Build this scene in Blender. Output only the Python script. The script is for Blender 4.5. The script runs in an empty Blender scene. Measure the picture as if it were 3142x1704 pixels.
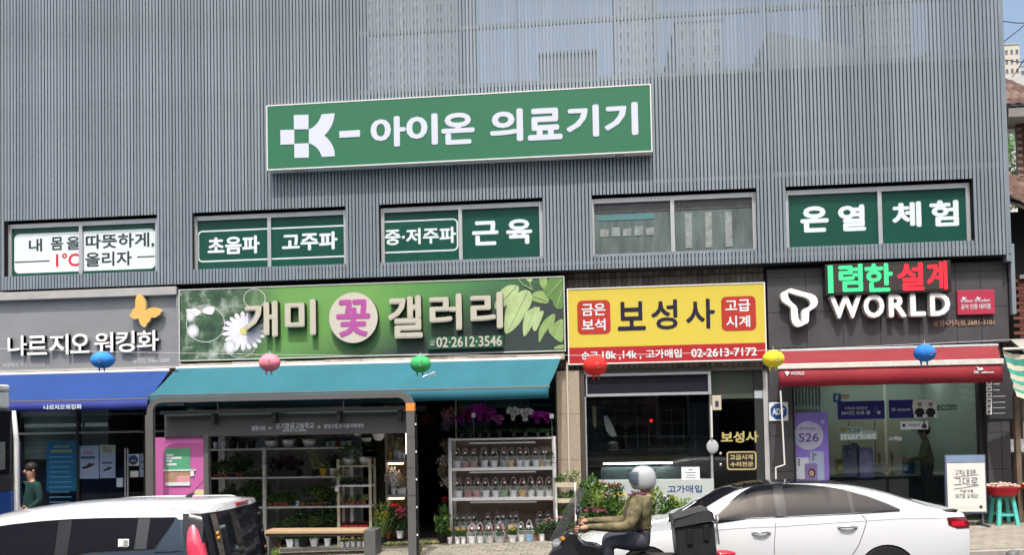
import bpy, bmesh, math, random
from mathutils import Vector, Matrix
from mathutils.geometry import tessellate_polygon
random.seed(7)
S = bpy.context.scene
COL = S.collection
# ------------------------------------------------------------------ camera, sky, sun
F = 2500.0; YAW = math.radians(5.3); PITCH = math.radians(1.6); ROLL = math.radians(-1.07)
CX, CY = 1571.0, 1230.0; CAM = Vector((0, -15.3, 2.3))
R3 = Matrix.Rotation(YAW, 3, 'Z') @ Matrix.Rotation(math.pi/2+PITCH, 3, 'X') @ Matrix.Rotation(ROLL, 3, 'Z')
cd = bpy.data.cameras.new('camera'); cam = bpy.data.objects.new('camera', cd); COL.objects.link(cam)
cam.matrix_world = Matrix.Translation(CAM) @ R3.to_4x4()
cd.sensor_width = 36; cd.lens = F/3142*36; cd.shift_y = (CY-852)/3142; cd.clip_end = 3000; cd.clip_start = .1
S.camera = cam
w = bpy.data.worlds.new('World'); S.world = w; w.use_nodes = True
nt = w.node_tree; bg = nt.nodes['Background']; sky = nt.nodes.new('ShaderNodeTexSky')
sky.sky_type = 'NISHITA'; sky.sun_disc = False
SUN_EL = math.radians(64)
sky.sun_elevation = SUN_EL; sky.sun_rotation = math.radians(176); sky.air_density = 1.3; sky.dust_density = 7
nt.links.new(sky.outputs[0], bg.inputs[0]); bg.inputs[1].default_value = 0.15
sd = bpy.data.lights.new('sun', 'SUN'); sun = bpy.data.objects.new('sun', sd); COL.objects.link(sun)
sd.energy = 2.5; sd.angle = math.radians(.5); sd.color = (1, .97, .925)
sun.rotation_euler = Vector((.07*math.cos(SUN_EL), math.cos(SUN_EL), -math.sin(SUN_EL))).to_track_quat('-Z', 'Y').to_euler()
sun.location = (0, -20, 30)
S.view_settings.view_transform = 'Standard'; S.view_settings.look = 'None'
S.view_settings.gamma = 1; S.view_settings.use_curve_mapping = False
S.view_settings.exposure = 0.7
S.cycles.max_bounces = 7; S.cycles.transparent_max_bounces = 24; S.cycles.caustics_reflective = False
S.cycles.caustics_refractive = False; S.cycles.sample_clamp_indirect = 4

# ------------------------------------------------------------------ measuring: photo point + depth plane -> world point
def P(u, v, Y):
    d = R3 @ Vector(((u-CX)/F, -(v-CY)/F, -1))
    return CAM + d*((Y-CAM.y)/d.y)
CR = dict(A=(0,0,1.6438), B=(1050,0,1.6438), C=(2100,0,1.6439), D=(0,850,3.105), E=(0,1250,3.0775), F=(500,820,3.105),
          G=(600,1250,3.077), H=(1200,820,3.2486), I=(1200,1220,2.8857), J=(1700,820,3.2486), K=(1650,1250,3.0773),
          L=(2300,780,2.9727), M=(2300,1200,2.772), N=(0,1480,3.22), O=(1640,1380,4.312), Q=(0,1160,3.328), Z=(0,0,1))
def T(c, x, y, Y):
    o = CR[c]; return P(o[0]+x/o[2], o[1]+y/o[2], Y)
def rect(c, x0, y0, x1, y1, Y):
    """world x0,z0,x1,z1 of an upright rectangle; y0,y1 measured at its middle"""
    ym = (y0+y1)/2; xm = (x0+x1)/2
    return T(c,x0,ym,Y).x, T(c,xm,y1,Y).z, T(c,x1,ym,Y).x, T(c,xm,y0,Y).z

# ------------------------------------------------------------------ materials
MT = {}
def lin(c):
    return tuple((x/255/12.92 if x/255 <= .04045 else ((x/255+.055)/1.055)**2.4) for x in c)
def mat(name, col, rough=.6, metal=0, var=.12, scale=4, emis=0, bump=0, island=0, spec=.3, coat=0, trans=None, bscale=60, stretch=None):
    if name in MT: return MT[name]
    m = bpy.data.materials.new(name); m.use_nodes = True; n = m.node_tree.nodes; l = m.node_tree.links
    b = n['Principled BSDF']; b.inputs['Roughness'].default_value = rough; b.inputs['Metallic'].default_value = metal
    b.inputs['Specular IOR Level'].default_value = spec; b.inputs['Coat Weight'].default_value = coat
    c = tuple(col)+(1,)
    if var or island:
        mx = n.new('ShaderNodeMix'); mx.data_type = 'RGBA'; mx.blend_type = 'MULTIPLY'; mx.inputs[0].default_value = 1
        mx.inputs[6].default_value = c
        mr = n.new('ShaderNodeMapRange'); 
        if island:
            g = n.new('ShaderNodeNewGeometry'); l.new(g.outputs['Random Per Island'], mr.inputs[0]); a = island
        else:
            tc = n.new('ShaderNodeTexCoord'); t = n.new('ShaderNodeTexNoise'); t.inputs['Scale'].default_value = scale
            t.inputs['Detail'].default_value = 6; t.inputs['Roughness'].default_value = .65
            if stretch:
                mp = n.new('ShaderNodeMapping'); mp.inputs['Scale'].default_value = stretch
                l.new(tc.outputs['Object'], mp.inputs[0]); l.new(mp.outputs[0], t.inputs['Vector'])
            else: l.new(tc.outputs['Object'], t.inputs['Vector'])
            l.new(t.outputs['Fac'], mr.inputs[0]); a = var
            mr.inputs[1].default_value = .25; mr.inputs[2].default_value = .75
        mr.inputs[3].default_value = 1-a; mr.inputs[4].default_value = 1+a*.6
        cb = n.new('ShaderNodeCombineColor')
        for i in range(3): l.new(mr.outputs[0], cb.inputs[i])
        l.new(cb.outputs[0], mx.inputs[7]); l.new(mx.outputs[2], b.inputs['Base Color'])
    else: b.inputs['Base Color'].default_value = c
    if emis: b.inputs['Emission Color'].default_value = c; b.inputs['Emission Strength'].default_value = emis
    if bump:
        tc = n.new('ShaderNodeTexCoord'); t = n.new('ShaderNodeTexNoise'); t.inputs['Scale'].default_value = bscale
        t.inputs['Detail'].default_value = 4; l.new(tc.outputs['Object'], t.inputs['Vector'])
        bp = n.new('ShaderNodeBump'); bp.inputs['Strength'].default_value = bump; bp.inputs['Distance'].default_value = .01
        l.new(t.outputs['Fac'], bp.inputs['Height']); l.new(bp.outputs[0], b.inputs['Normal'])
    MT[name] = m; return m
def glass(name, tint=(.55,.62,.62), refl=1.0, rough=.0, base=.05):
    if name in MT: return MT[name]
    m = bpy.data.materials.new(name); m.use_nodes = True; n = m.node_tree.nodes; l = m.node_tree.links; n.clear()
    o = n.new('ShaderNodeOutputMaterial'); tr = n.new('ShaderNodeBsdfTransparent'); tr.inputs[0].default_value = tint+(1,)
    gl = n.new('ShaderNodeBsdfGlossy'); gl.inputs['Roughness'].default_value = rough; gl.inputs[0].default_value = (refl,)*3+(1,)
    fr = n.new('ShaderNodeLayerWeight'); fr.inputs[0].default_value = .5
    mr = n.new('ShaderNodeMapRange'); l.new(fr.outputs['Facing'], mr.inputs[0]); mr.inputs[3].default_value = base; mr.inputs[4].default_value = .9
    pw = n.new('ShaderNodeMath'); pw.operation = 'POWER'; pw.inputs[1].default_value = 2.5
    l.new(fr.outputs['Facing'], pw.inputs[0]); l.new(pw.outputs[0], mr.inputs[0])
    mx = n.new('ShaderNodeMixShader'); l.new(mr.outputs[0], mx.inputs[0]); l.new(tr.outputs[0], mx.inputs[1]); l.new(gl.outputs[0], mx.inputs[2])
    l.new(mx.outputs[0], o.inputs[0]); MT[name] = m; return m
def plastic_film(name, col, alpha):
    if name in MT: return MT[name]
    m = mat(name, col, .15, var=0); m.node_tree.nodes['Principled BSDF'].inputs['Alpha'].default_value = alpha; return m

slat_m = mat('slat_paint', (.225,.272,.315), .42, .2, var=.26, scale=1.3, stretch=(5,5,.5))
slat_d = mat('slat_side', (.2,.23,.255), .5, .2, var=.1)
dark = mat('dark_void', (.012,.013,.015), .8, var=.1)
backing = mat('backing_dark', (.03,.033,.036), .7)
alu = mat('aluminium', (.5,.52,.54), .38, .55, var=.08)
white = mat('white_paint', (.72,.73,.73), .45, var=.05)
offwhite = mat('letter_white', (.82,.82,.8), .4, var=.03)
greenboard = mat('sign_green', (.03,.15,.08), .4, var=.03, scale=1)
lavwhite = mat('letter_pale', (.55,.59,.7), .45, var=.02)
film = mat('film_green', (.01,.07,.05), .25, var=.12, scale=2)
filmtxt = mat('film_white', (.62,.69,.72), .5, var=.04)
txtdark = mat('print_dark', (.03,.045,.05), .5, var=.05)
red = mat('print_red', (.55,.02,.04), .45, var=.05)
tile_m = mat('wall_tile', (.2,.17,.135), .55, var=.5, scale=9, bump=.2, stretch=(3,3,.6))
grout = mat('grout', (.035,.03,.026), .9)
cream = mat('letter_cream', (.48,.455,.38), .4, var=.06)
letside = mat('letter_side', (.035,.032,.03), .45, var=.1)
magenta = mat('print_magenta', (.38,.08,.3), .5, var=.04)
yellow = mat('sign_yellow', (.58,.47,.07), .38, var=.04, scale=1)
signred = mat('sign_red', (.38,.025,.03), .4, var=.06)
navytxt = mat('print_navy', (.015,.014,.035), .45, var=.05)
stone = mat('granite', (.36,.3,.235), .65, var=.25, scale=25, bump=.15)
stonegrey = mat('dark_stone', (.07,.07,.074), .5, var=.22, scale=2.5, bump=.05)
shelterm = mat('shelter_grey', (.13,.13,.13), .45, .2, var=.15, scale=2)
shelterd = mat('shelter_dark', (.035,.036,.038), .5, var=.15)
orange = mat('orange_paint', (.7,.27,.06), .5)
wood = mat('bench_wood', (.42,.3,.19), .6, var=.3, scale=6, stretch=(.6,8,8))
teal = mat('awning_teal', (.02,.125,.165), .75, var=.16, scale=1.6, stretch=(1,.4,.4), bump=.9, bscale=2.2)
bluec = mat('awning_blue', (.01,.045,.19), .75, var=.18, scale=1.6, bump=.9, bscale=2.2)
bluev = mat('valance_blue', (.025,.04,.22), .75)
redc = mat('awning_red', (.2,.026,.033), .75, bump=.9, bscale=2.5, var=.2, scale=2, stretch=(.6,3,3))
redv = mat('valance_red', (.24,.018,.03), .7, var=.12)
panelm = mat('brushed_panel', (.3,.315,.33), .38, .35, var=.16, scale=.9, stretch=(.7,1,2.2))
butter = mat('butterfly_yellow', (.68,.42,.12), .45)
goldm = mat('gold_letters', (.5,.45,.18), .4, .2)
terra = mat('terracotta', (.32,.09,.045), .8, var=.25, scale=12)
potw = mat('pot_white', (.82,.84,.86), .4, var=.08, scale=8)
potb = mat('pot_black', (.02,.02,.02), .5)
poty = mat('pot_yellow', (.65,.42,.03), .45)
potp = mat('pot_pink', (.5,.2,.2), .45)
potr = mat('pot_red', (.5,.05,.05), .45)
potg = mat('pot_green', (.16,.4,.14), .45)
potbl = mat('pot_blue', (.15,.4,.75), .45)
potgr = mat('pot_grey', (.35,.36,.38), .45)
leaf1 = mat('leaf_dark', (.04,.09,.026), .5, island=.6)
leaf2 = mat('leaf_mid', (.075,.17,.035), .5, island=.6)
leaf3 = mat('leaf_light', (.18,.28,.06), .5, island=.55)
leaf4 = mat('leaf_purple', (.035,.02,.025), .5, island=.6)
leaf5 = mat('leaf_varieg', (.3,.36,.17), .5, island=.6)
fred = mat('flower_red', (.6,.02,.03), .6, island=.4)
fpink = mat('flower_pink', (.65,.07,.25), .6, island=.4)
flpink = mat('flower_pale_pink', (.7,.35,.42), .6, island=.35)
fyel = mat('flower_yellow', (.75,.55,.05), .6, island=.35)
fwhite = mat('flower_white', (.78,.76,.78), .6, island=.15)
fpurp = mat('flower_purple', (.32,.02,.27), .6, island=.5)
fdry = mat('flower_dried', (.45,.35,.25), .7, island=.5)
paper = mat('paper', (.72,.76,.78), .7, var=.04)
clearm = plastic_film('clear_plastic', (.75,.8,.8), .22)
handle_m = plastic_film('clear_handle', (.6,.6,.6), .55)
woodw = mat('painted_wood', (.5,.46,.33), .6, var=.25, scale=10)
shelfm = mat('shelf_white', (.6,.6,.58), .5, var=.2, scale=5)
rackm = mat('rack_white', (.82,.83,.85), .4, var=.1)
wallin = mat('interior_wall', (.5,.5,.5), .8, var=.25, scale=2)
brownb = mat('rack_back', (.3,.23,.2), .8, var=.2)
asphalt = mat('asphalt', (.05,.05,.052), .9, var=.3, scale=3, bump=.4, bscale=120)
pave = mat('paving_block', (.27,.25,.21), .85, var=.28, scale=3, bump=.2)
kerbm = mat('kerb_stone', (.33,.31,.28), .8, var=.3, scale=6)
carw = mat('car_white', (.68,.71,.74), .2, var=.0, coat=1)
carn = mat('car_slate', (.06,.085,.12), .22, .3, var=0, coat=1)
carglass = mat('car_glass', (.012,.013,.018), .05, var=0, spec=.3)
carblk = mat('car_trim', (.02,.02,.022), .3, var=0)
pillar_m = mat('pillar_black', (.035,.037,.042), .25, var=.1)
chrome = mat('chrome', (.7,.71,.72), .12, .9, var=0)
taill = mat('tail_red', (.5,.01,.03), .12, var=0, coat=1)
taild = mat('tail_dark', (.12,.008,.012), .12, var=0, coat=1)
tailp = mat('tail_pink', (.62,.05,.1), .12, var=0, coat=1)
rubber = mat('rubber', (.015,.015,.015), .8)
skin = mat('skin', (.45,.26,.18), .55, var=.08)
haird = mat('hair_dark', (.012,.01,.009), .6)

# ------------------------------------------------------------------ mesh building
class MB:
    def __init__(s): s.v=[]; s.f=[]; s.m=[]
    def face(s, pts, m=0):
        i=len(s.v); s.v += [tuple(p) for p in pts]; s.f.append(tuple(range(i,i+len(pts)))); s.m.append(m)
    def box(s, x0,y0,z0,x1,y1,z1,m=0):
        x0,x1=min(x0,x1),max(x0,x1); y0,y1=min(y0,y1),max(y0,y1); z0,z1=min(z0,z1),max(z0,z1)
        i=len(s.v); s.v += [(x,y,z) for z in (z0,z1) for y in (y0,y1) for x in (x0,x1)]
        for q in ((0,1,5,4),(1,3,7,5),(3,2,6,7),(2,0,4,6),(4,5,7,6),(0,2,3,1)): s.f.append(tuple(i+k for k in q)); s.m.append(m)
    def hexa(s, a, b, m=0):
        """two quads (lists of 4 points), joined"""
        i=len(s.v); s.v += [tuple(p) for p in a]+[tuple(p) for p in b]
        for q in ((0,1,2,3),(7,6,5,4),(0,4,5,1),(1,5,6,2),(2,6,7,3),(3,7,4,0)): s.f.append(tuple(i+k for k in q)); s.m.append(m)
    def prism(s, pts, y0, y1, m=0, ms=None, holes=()):
        """pts in (x,z); front at y0 (towards the street), back y1"""
        ms = m if ms is None else ms
        loops=[list(pts)]+[list(h) for h in holes]
        tri = tessellate_polygon([[Vector((x,z,0)) for x,z in lp] for lp in loops])
        allp=[p for lp in loops for p in lp]; i=len(s.v); n=len(allp)
        s.v += [(x,y0,z) for x,z in allp]+[(x,y1,z) for x,z in allp]
        for t in tri:
            a,b,c=[Vector((allp[k][0],allp[k][1])) for k in t]
            if (b-a).cross(c-a) < 0: t=(t[0],t[2],t[1])
            s.f.append(tuple(i+k for k in t)); s.m.append(m)
            s.f.append(tuple(i+n+k for k in reversed(t))); s.m.append(ms)
        o=0
        for li,lp in enumerate(loops):
            k=len(lp)
            for j in range(k):
                a=o+j; b=o+(j+1)%k; s.f.append((i+a,i+n+a,i+n+b,i+b)); s.m.append(ms)
            o+=k
    def tube(s, pts, r, n=8, m=0, cap=True):
        pts=[Vector(p) for p in pts]; rr = r if isinstance(r,(list,tuple)) else [r]*len(pts); rings=[]
        up=None
        for k,p in enumerate(pts):
            t=(pts[min(k+1,len(pts)-1)]-pts[max(k-1,0)]).normalized()
            if up is None: up = t.orthogonal().normalized()
            else: up=(up-t*up.dot(t)); up = up.normalized() if up.length>1e-6 else t.orthogonal().normalized()
            b=t.cross(up); i=len(s.v)
            for a in range(n):
                an=2*math.pi*a/n; s.v.append(tuple(p+up*(math.cos(an)*rr[k])+b*(math.sin(an)*rr[k])))
            rings.append(i)
        for k in range(len(rings)-1):
            for a in range(n): s.f.append((rings[k]+a,rings[k]+(a+1)%n,rings[k+1]+(a+1)%n,rings[k+1]+a)); s.m.append(m)
        if cap:
            s.f.append(tuple(rings[0]+a for a in reversed(range(n)))); s.m.append(m)
            s.f.append(tuple(rings[-1]+a for a in range(n))); s.m.append(m)
    def lathe(s, c, prof, n=16, m=0, sx=1, sy=1):
        rings=[]
        for r,z in prof:
            i=len(s.v); rings.append(i)
            for a in range(n):
                an=2*math.pi*a/n; s.v.append((c[0]+math.cos(an)*r*sx,c[1]+math.sin(an)*r*sy,c[2]+z))
        for k in range(len(rings)-1):
            for a in range(n): s.f.append((rings[k]+a,rings[k]+(a+1)%n,rings[k+1]+(a+1)%n,rings[k+1]+a)); s.m.append(m)
        if prof[0][0]>1e-4: s.f.append(tuple(rings[0]+a for a in reversed(range(n)))); s.m.append(m)
        if prof[-1][0]>1e-4: s.f.append(tuple(rings[-1]+a for a in range(n))); s.m.append(m)
    def ell(s, c, rx, ry, rz, n=14, k=8, m=0):
        s.lathe(c, [(math.sin(math.pi*j/k)*1.0 if 0<j<k else 1e-5, -math.cos(math.pi*j/k)*rz) for j in range(k+1)], n, m, rx, ry)
    def mesh(s, name, mats, smooth=False, org=(0,0,0)):
        me=bpy.data.meshes.new(name); ox,oy,oz=org
        me.from_pydata([(x-ox,y-oy,z-oz) for x,y,z in s.v], [], s.f)
        for m in (mats if isinstance(mats,(list,tuple)) else [mats]): me.materials.append(m)
        me.polygons.foreach_set('material_index', s.m)
        if smooth: me.polygons.foreach_set('use_smooth',[True]*len(s.f))
        me.validate(); me.update(); return me
    def build(s, name, mats, parent=None, smooth=False, bevel=0, auto=None):
        me=s.mesh(name, mats, smooth, worg(parent)); o=bpy.data.objects.new(name, me); COL.objects.link(o)
        if parent: o.parent=parent
        if bevel:
            b=o.modifiers.new('bevel','BEVEL'); b.width=bevel; b.segments=2; b.limit_method='ANGLE'; b.angle_limit=.6
        if auto is not None: me.set_sharp_from_angle(angle=auto)
        return o
def worg(o):
    p=Vector((0,0,0))
    while o is not None: p+=o.location; o=o.parent
    return p
def tag(o, label=None, cat=None, group=None, kind=None):
    if label: o['label']=label.replace('from the left','from left')
    if cat: o['category']=cat
    if group: o['group']=group
    if kind: o['kind']=kind
    return o
def thing(name, label, cat, loc=(0,0,0), group=None):
    o=bpy.data.objects.new(name,None); COL.objects.link(o); o.location=loc; o.empty_display_size=.2
    return tag(o,label,cat,group)
def inst(name, me, parent=None, loc=(0,0,0), rot=(0,0,0), sc=(1,1,1)):
    o=bpy.data.objects.new(name, me); COL.objects.link(o); o.parent=parent; o.location=loc; o.rotation_euler=rot; o.scale=sc; return o
def quickbox(name, m, x0,y0,z0,x1,y1,z1, parent=None, bevel=0, kind=None):
    b=MB(); b.box(x0,y0,z0,x1,y1,z1); o=b.build(name,m,parent,bevel=bevel)
    if kind: o['kind']=kind
    return o
# ------------------------------------------------------------------ lettering
_tc={}
def glyphs(s, off, ext, align='LEFT', line=1.0):
    key=(s,off,round(ext,4),line)
    if key in _tc: return _tc[key]
    c=bpy.data.curves.new('lettering','FONT'); c.body=s; c.offset=0; c.extrude=.5; c.resolution_u=3; c.space_line=line; c.align_x='CENTER' if '\n' in s else 'LEFT'
    o=bpy.data.objects.new('tmp',c); COL.objects.link(o)
    me=bpy.data.meshes.new_from_object(o.evaluated_get(bpy.context.evaluated_depsgraph_get()))
    vs=[v.co.copy() for v in me.vertices]; fs=[(tuple(p.vertices), p.normal.z) for p in me.polygons]
    bpy.data.objects.remove(o); bpy.data.curves.remove(c); bpy.data.meshes.remove(me)
    if off>0:
        n0=len(vs); dirs=[(1,1),(-1,1),(1,-1),(-1,-1)] if off<.02 else [(1,0),(.7,.7),(0,1),(-.7,.7),(-1,0),(-.7,-.7),(0,-1),(.7,-.7)]
        V0=list(vs); F0=list(fs)
        for k,(dx,dy) in enumerate(dirs):
            sc=1-.012*(k+1)
            vs+=[Vector((v.x+dx*off,v.y+dy*off,v.z*sc)) for v in V0]; fs+=[(tuple(i+n0*(k+1) for i in f),nz) for f,nz in F0]
    x0=min(v.x for v in vs); x1=max(v.x for v in vs); y0=min(v.y for v in vs); y1=max(v.y for v in vs)
    vs=[((v.x-x0)/(x1-x0), (v.y-y0)/(y1-y0), v.z) for v in vs]
    _tc[key]=(vs,fs); return _tc[key]
def text(name, s, R, Y, m, parent=None, depth=.006, off=.0, side=None, line=1.0):
    """R = x0,z0,x1,z1 world; front face at Y-depth, back at Y"""
    vs,fs=glyphs(s,off,1,line=line); x0,z0,x1,z1=R; ox,oy,oz=worg(parent)
    me=bpy.data.meshes.new(name)
    me.from_pydata([(x0+x*(x1-x0)-ox, Y-depth/2-z*depth-oy, z0+y*(z1-z0)-oz) for x,y,z in vs],[],[f for f,_ in fs])
    me.materials.append(m); me.materials.append(side or m)
    me.polygons.foreach_set('material_index',[0 if nz>.5 else 1 for _,nz in fs]); me.update()
    o=bpy.data.objects.new(name,me); COL.objects.link(o); o.parent=parent; return o
def rrect(x0,z0,x1,z1,r,n=5,corners=(1,1,1,1)):
    """rounded rectangle, corners: bl, br, tr, tl"""
    pts=[]
    for (cx,cz,a0,on) in ((x0+r,z0+r,180,corners[0]),(x1-r,z0+r,270,corners[1]),(x1-r,z1-r,0,corners[2]),(x0+r,z1-r,90,corners[3])):
        if on:
            for k in range(n+1):
                a=math.radians(a0+90*k/n); pts.append((cx+r*math.cos(a),cz+r*math.sin(a)))
        else:
            sx=-1 if cx<(x0+x1)/2 else 1; sz=-1 if cz<(z0+z1)/2 else 1; pts.append((cx+sx*r,cz+sz*r))
    return pts
def poly(c, pts, Y): return [(T(c,x,y,Y).x,T(c,x,y,Y).z) for x,y in pts]
def frame_box(name, m, x0,z0,x1,z1,t,y0,y1,parent):
    b=MB(); b.prism([(x0,z0),(x1,z0),(x1,z1),(x0,z1)],y0,y1,holes=[[(x0+t,z0+t),(x1-t,z0+t),(x1-t,z1-t),(x0+t,z1-t)]])
    return b.build(name,m,parent)

# ------------------------------------------------------------------ ground (rises gently to the right)
def gz(x): return -.0 + .03*(x+1.9)
def sheet(name, m, x0,y0,x1,y1,dz):
    b=MB(); n=24
    for i in range(n):
        a=x0+(x1-x0)*i/n; c=x0+(x1-x0)*(i+1)/n
        b.face([(a,y0,h(a)+dz),(c,y0,h(c)+dz),(c,y1,h(c)+dz),(a,y1,h(a)+dz)])
    return tag(b.build(name,m),kind='structure')
def h(x): return gz(max(-60,min(60,x)))
KY=-3.0
sheet('ground', mat('earth',(.12,.125,.13),.95), -400,-400,400,600,-.3)
sheet('road', asphalt, -60,-12.5,60,KY-.15,-.12)
b=MB()
for i in range(60):
    a=-30+i; b.hexa([(a+.004,KY-.15,gz(a)-.2),(a+.996,KY-.15,gz(a+1)-.2),(a+.996,KY,gz(a+1)-.2),(a+.004,KY,gz(a)-.2)],[(a+.004,KY-.15,gz(a)+.135),(a+.996,KY-.15,gz(a+1)+.135),(a+.996,KY,gz(a+1)+.135),(a+.004,KY,gz(a)+.135)])
kerb=tag(b.build('kerb',kerbm),kind='structure')
side=sheet('sidewalk', grout, -60,KY,60,0.3,.118)
sheet('far_sidewalk', mat('far_paving',(.12,.12,.12),.9), -60,-18.5,60,-12.5,.12)
# paving blocks: the ones in view one by one, the rest joined
pw,pd=.198,.2; zones=[(-4.6,-.2,-2.95,-.05),(6.6,8.3,-2.95,.2)]
bm1=MB(); bm1.box(0,0,0,pw-.008,pd-.008,.03); pm=bm1.mesh('paver',pave)
bm2=MB(); bm2.box(0,0,0,pw-.008,pd-.008,.027); pm2=bm2.mesh('paver',mat('paving_block_b',(.23,.215,.18),.85,var=.3,scale=3,bump=.2))
cnt=0; rest=MB()
x=-14
while x<14:
    j=0; y=KY+.002
    while y<.2:
        xx=x+(j%2)*.1
        inz=any(a<=xx<=c and d<=y<=e for a,c,d,e in zones)
        if inz and cnt<300:
            o=inst('paver', pm if random.random()<.6 else pm2, side,(xx,y,gz(xx)+.118+random.uniform(-.002,.002)),(0,-math.atan(.03),0)); cnt+=1
        else:
            z0=gz(xx)+.118; z1=gz(xx+pw)+.118; t=.03
            rest.hexa([(xx,y,z0),(xx+pw-.008,y,z1),(xx+pw-.008,y+pd-.008,z1),(xx,y+pd-.008,z0)],[(xx,y,z0+t),(xx+pw-.008,y,z1+t),(xx+pw-.008,y+pd-.008,z1+t),(xx,y+pd-.008,z0+t)],0)
        y+=pd; j+=1
    x+=pw
tag(rest.build('paver_field',pave,side),kind='stuff')
SW=lambda x: gz(x)+.148      # top of sidewalk
# ------------------------------------------------------------------ the commercial building
B=thing('commercial_building','grey louvred two-storey commercial building with a row of small shops at street level','building',(-2,0,0))
XL,XR=-11.52,7.47
quickbox('upper_body',backing,XL,.05,3.42,XR,9,8.6,B); quickbox('upper_body_left',backing,XL,.05,8.6,-4.2,.5,12.6,B)
quickbox('rear_wall',mat('deep_wall',(.13,.13,.12),.8),XL,5.0,-.5,XR,5.1,3.42,B)
for a,c in ((-11.55,-11.45),(-7.83,-7.7),(3.22,3.36),(7.36,7.47)): quickbox('party_wall',wallin,a,.05,-.5,c,5,3.42,B)
quickbox('party_wall',wallin,-.62,.35,-.5,-.5,5,3.42,B)
for a,c in ((-11.45,-7.83),(-7.7,-.62),(-.5,3.22),(3.36,7.36)):
    q=MB(); q.hexa([(a,.3,-.5),(c,.3,-.5),(c,5,-.5),(a,5,-.5)],[(a,.3,SW((a+c)/2)+.0),(c,.3,SW((a+c)/2)),(c,5,SW((a+c)/2)),(a,5,SW((a+c)/2))]); q.build('shop_floor',mat('shop_floor',(.12,.11,.1),.5),B)
quickbox('backing_panel',backing,XL+.05,-.2,5.12,XR-.1,-.16,8.6,B); quickbox('roof_coping',mat('coping_grey',(.2,.21,.22),.6),-4.2,-.2,8.6,XR-.1,.3,8.66,B)
quickbox('backing_panel',backing,XL+.05,-.2,8.66,-4.2,-.16,12.6,B)
quickbox('soffit',backing,XL+.02,-.33,5.1,XR-.02,.05,5.12,B)
# tiles on the wall
wr=[]
for z0,z1 in ((4.795,4.99),(5.0,5.095),(3.27,3.36),(3.37,3.47)):
    x=-.42
    while x<3.28: wr.append((x,z0,z1)); x+=.1
quickbox('tile_bed',grout,XL,.02,3.2,XR,.05,5.1,B)
tms={}
for x,z0,z1 in wr:
    k=(round(z1-z0,3),random.randint(0,3))
    if k not in tms:
        q=MB(); q.box(0,0,0,.09,.022,z1-z0-.008); mm=[tile_m,mat('wall_tile_b',(.15,.125,.1),.55,var=.5,scale=9,bump=.2),mat('wall_tile_c',(.24,.205,.165),.55,var=.5,scale=9,bump=.2),tile_m][k[1]]
        tms[k]=q.mesh('tile',mm)
    inst('tile',tms[k],B,(x+2,-.002+random.uniform(-.002,.002),z0))
q=MB()
x=XL+.1
while x<XR-.1:
    if not -.45<x<3.28:
        for z0,z1 in ((4.99,5.09),(4.79,4.98),(3.3,3.5),(3.51,3.7)): q.box(x,-.002,z0,x+.09,.02,z1)
    x+=.1
tag(q.build('tile_rows',tile_m,B),kind='stuff')
# windows of the upper floor (opening x0,x1)
WIN=[(-11.36,-8.25),(-7.52,-4.49),(-3.83,-.76),(.13,3.12),(3.63,6.83)]
WZ0,WZ1=5.37,6.47
# louvre slats
pitch=.0655; n=int((XR-.12-XL)/pitch); meshes={}
def slatmesh(z0,z1,v):
    k=(z0,z1,v)
    if k not in meshes:
        q=MB(); w_=.0485; a=.005
        i=len(q.v); pr=[(0,-.016),(0,-.037),(a,-.04),(w_-a,-.04),(w_,-.037),(w_,-.016)]
        q.v+=[(x,y,z0) for x,y in pr]+[(x,y,z1) for x,y in pr]
        for j in range(6):
            q.f.append((j,(j+1)%6,6+(j+1)%6,6+j)); q.m.append(0 if j==2 else 1)
        q.f.append(tuple(reversed(range(6)))); q.m.append(0); q.f.append(tuple(range(6,12))); q.m.append(0)
        mm=[slat_m,mat('slat_paint_b',(.205,.25,.292),.42,.2,var=.26,scale=1.3,stretch=(5,5,.5)),mat('slat_paint_c',(.245,.292,.34),.42,.2,var=.26,scale=1.3,stretch=(5,5,.5))][v]
        meshes[k]=q.mesh('slat',[mm,slat_d])
    return meshes[k]
short=MB()
for i in range(n):
    x=XL+.03+i*pitch; win=any(a-.02<x and x+.047<c+.02 for a,c in WIN)
    v=((i//13)*7%5*2+i//13)%3 if random.random()<.7 else random.choice((0,1,2)); yy=-.31+random.uniform(-.003,.003)
    inst('slat',slatmesh(WZ1+random.uniform(-.004,.004) if False else (WZ1 if win else 5.1),12.6,v),B,(x+2,yy,0))
    if win: short.box(x,-.35,5.1,x+.047,-.31,WZ0)
tag(short.build('slat_row',slat_m,B),kind='stuff')
for z in (9.72,8.62,6.66,5.2):
    quickbox('rail',slat_d,3.38,-.325,z,XR-.14,-.26,z+.085,B)
quickbox('rail',slat_d,-4.2,-.325,9.72,3.3,-.26,9.8,B); quickbox('rail',slat_d,-4.2,-.325,8.6,3.3,-.26,8.68,B)
quickbox('rail',slat_d,.0,-.305,6.66,3.3,-.26,6.72,B); quickbox('rail',slat_d,XL+.05,-.305,5.2,3.3,-.26,5.26,B)
for x in (-4.22,-2.25,-1.15,1.35,3.33,5.05,6.95):
    quickbox('mullion',mat('mullion_dark',(.06,.068,.075),.4),x,-.3,8.5,x+.05,-.24,12.6,B)
[quickbox('corner_post',slat_m,XR-.105+k*.04,-.355+k*.03,4.98,XR-.07+k*.04,-.2,12.6,B,bevel=.006) for k in range(3)]
quickbox('down_pipe',slat_m,XR-.0,-.27,4.05,XR+.07,-.18,5.3,B,bevel=.01)
quickbox('corner_post',slat_m,XL-.06,-.36,5.1,XL+.02,-.1,12.6,B,bevel=.01)
q=MB()
for k in range(20): q.box(XR-.03,-.17+k*.155,5.1,XR+.01,-.17+k*.155+.1,12.6)
tag(q.build('side_slats',slat_m,B),kind='stuff')
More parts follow.
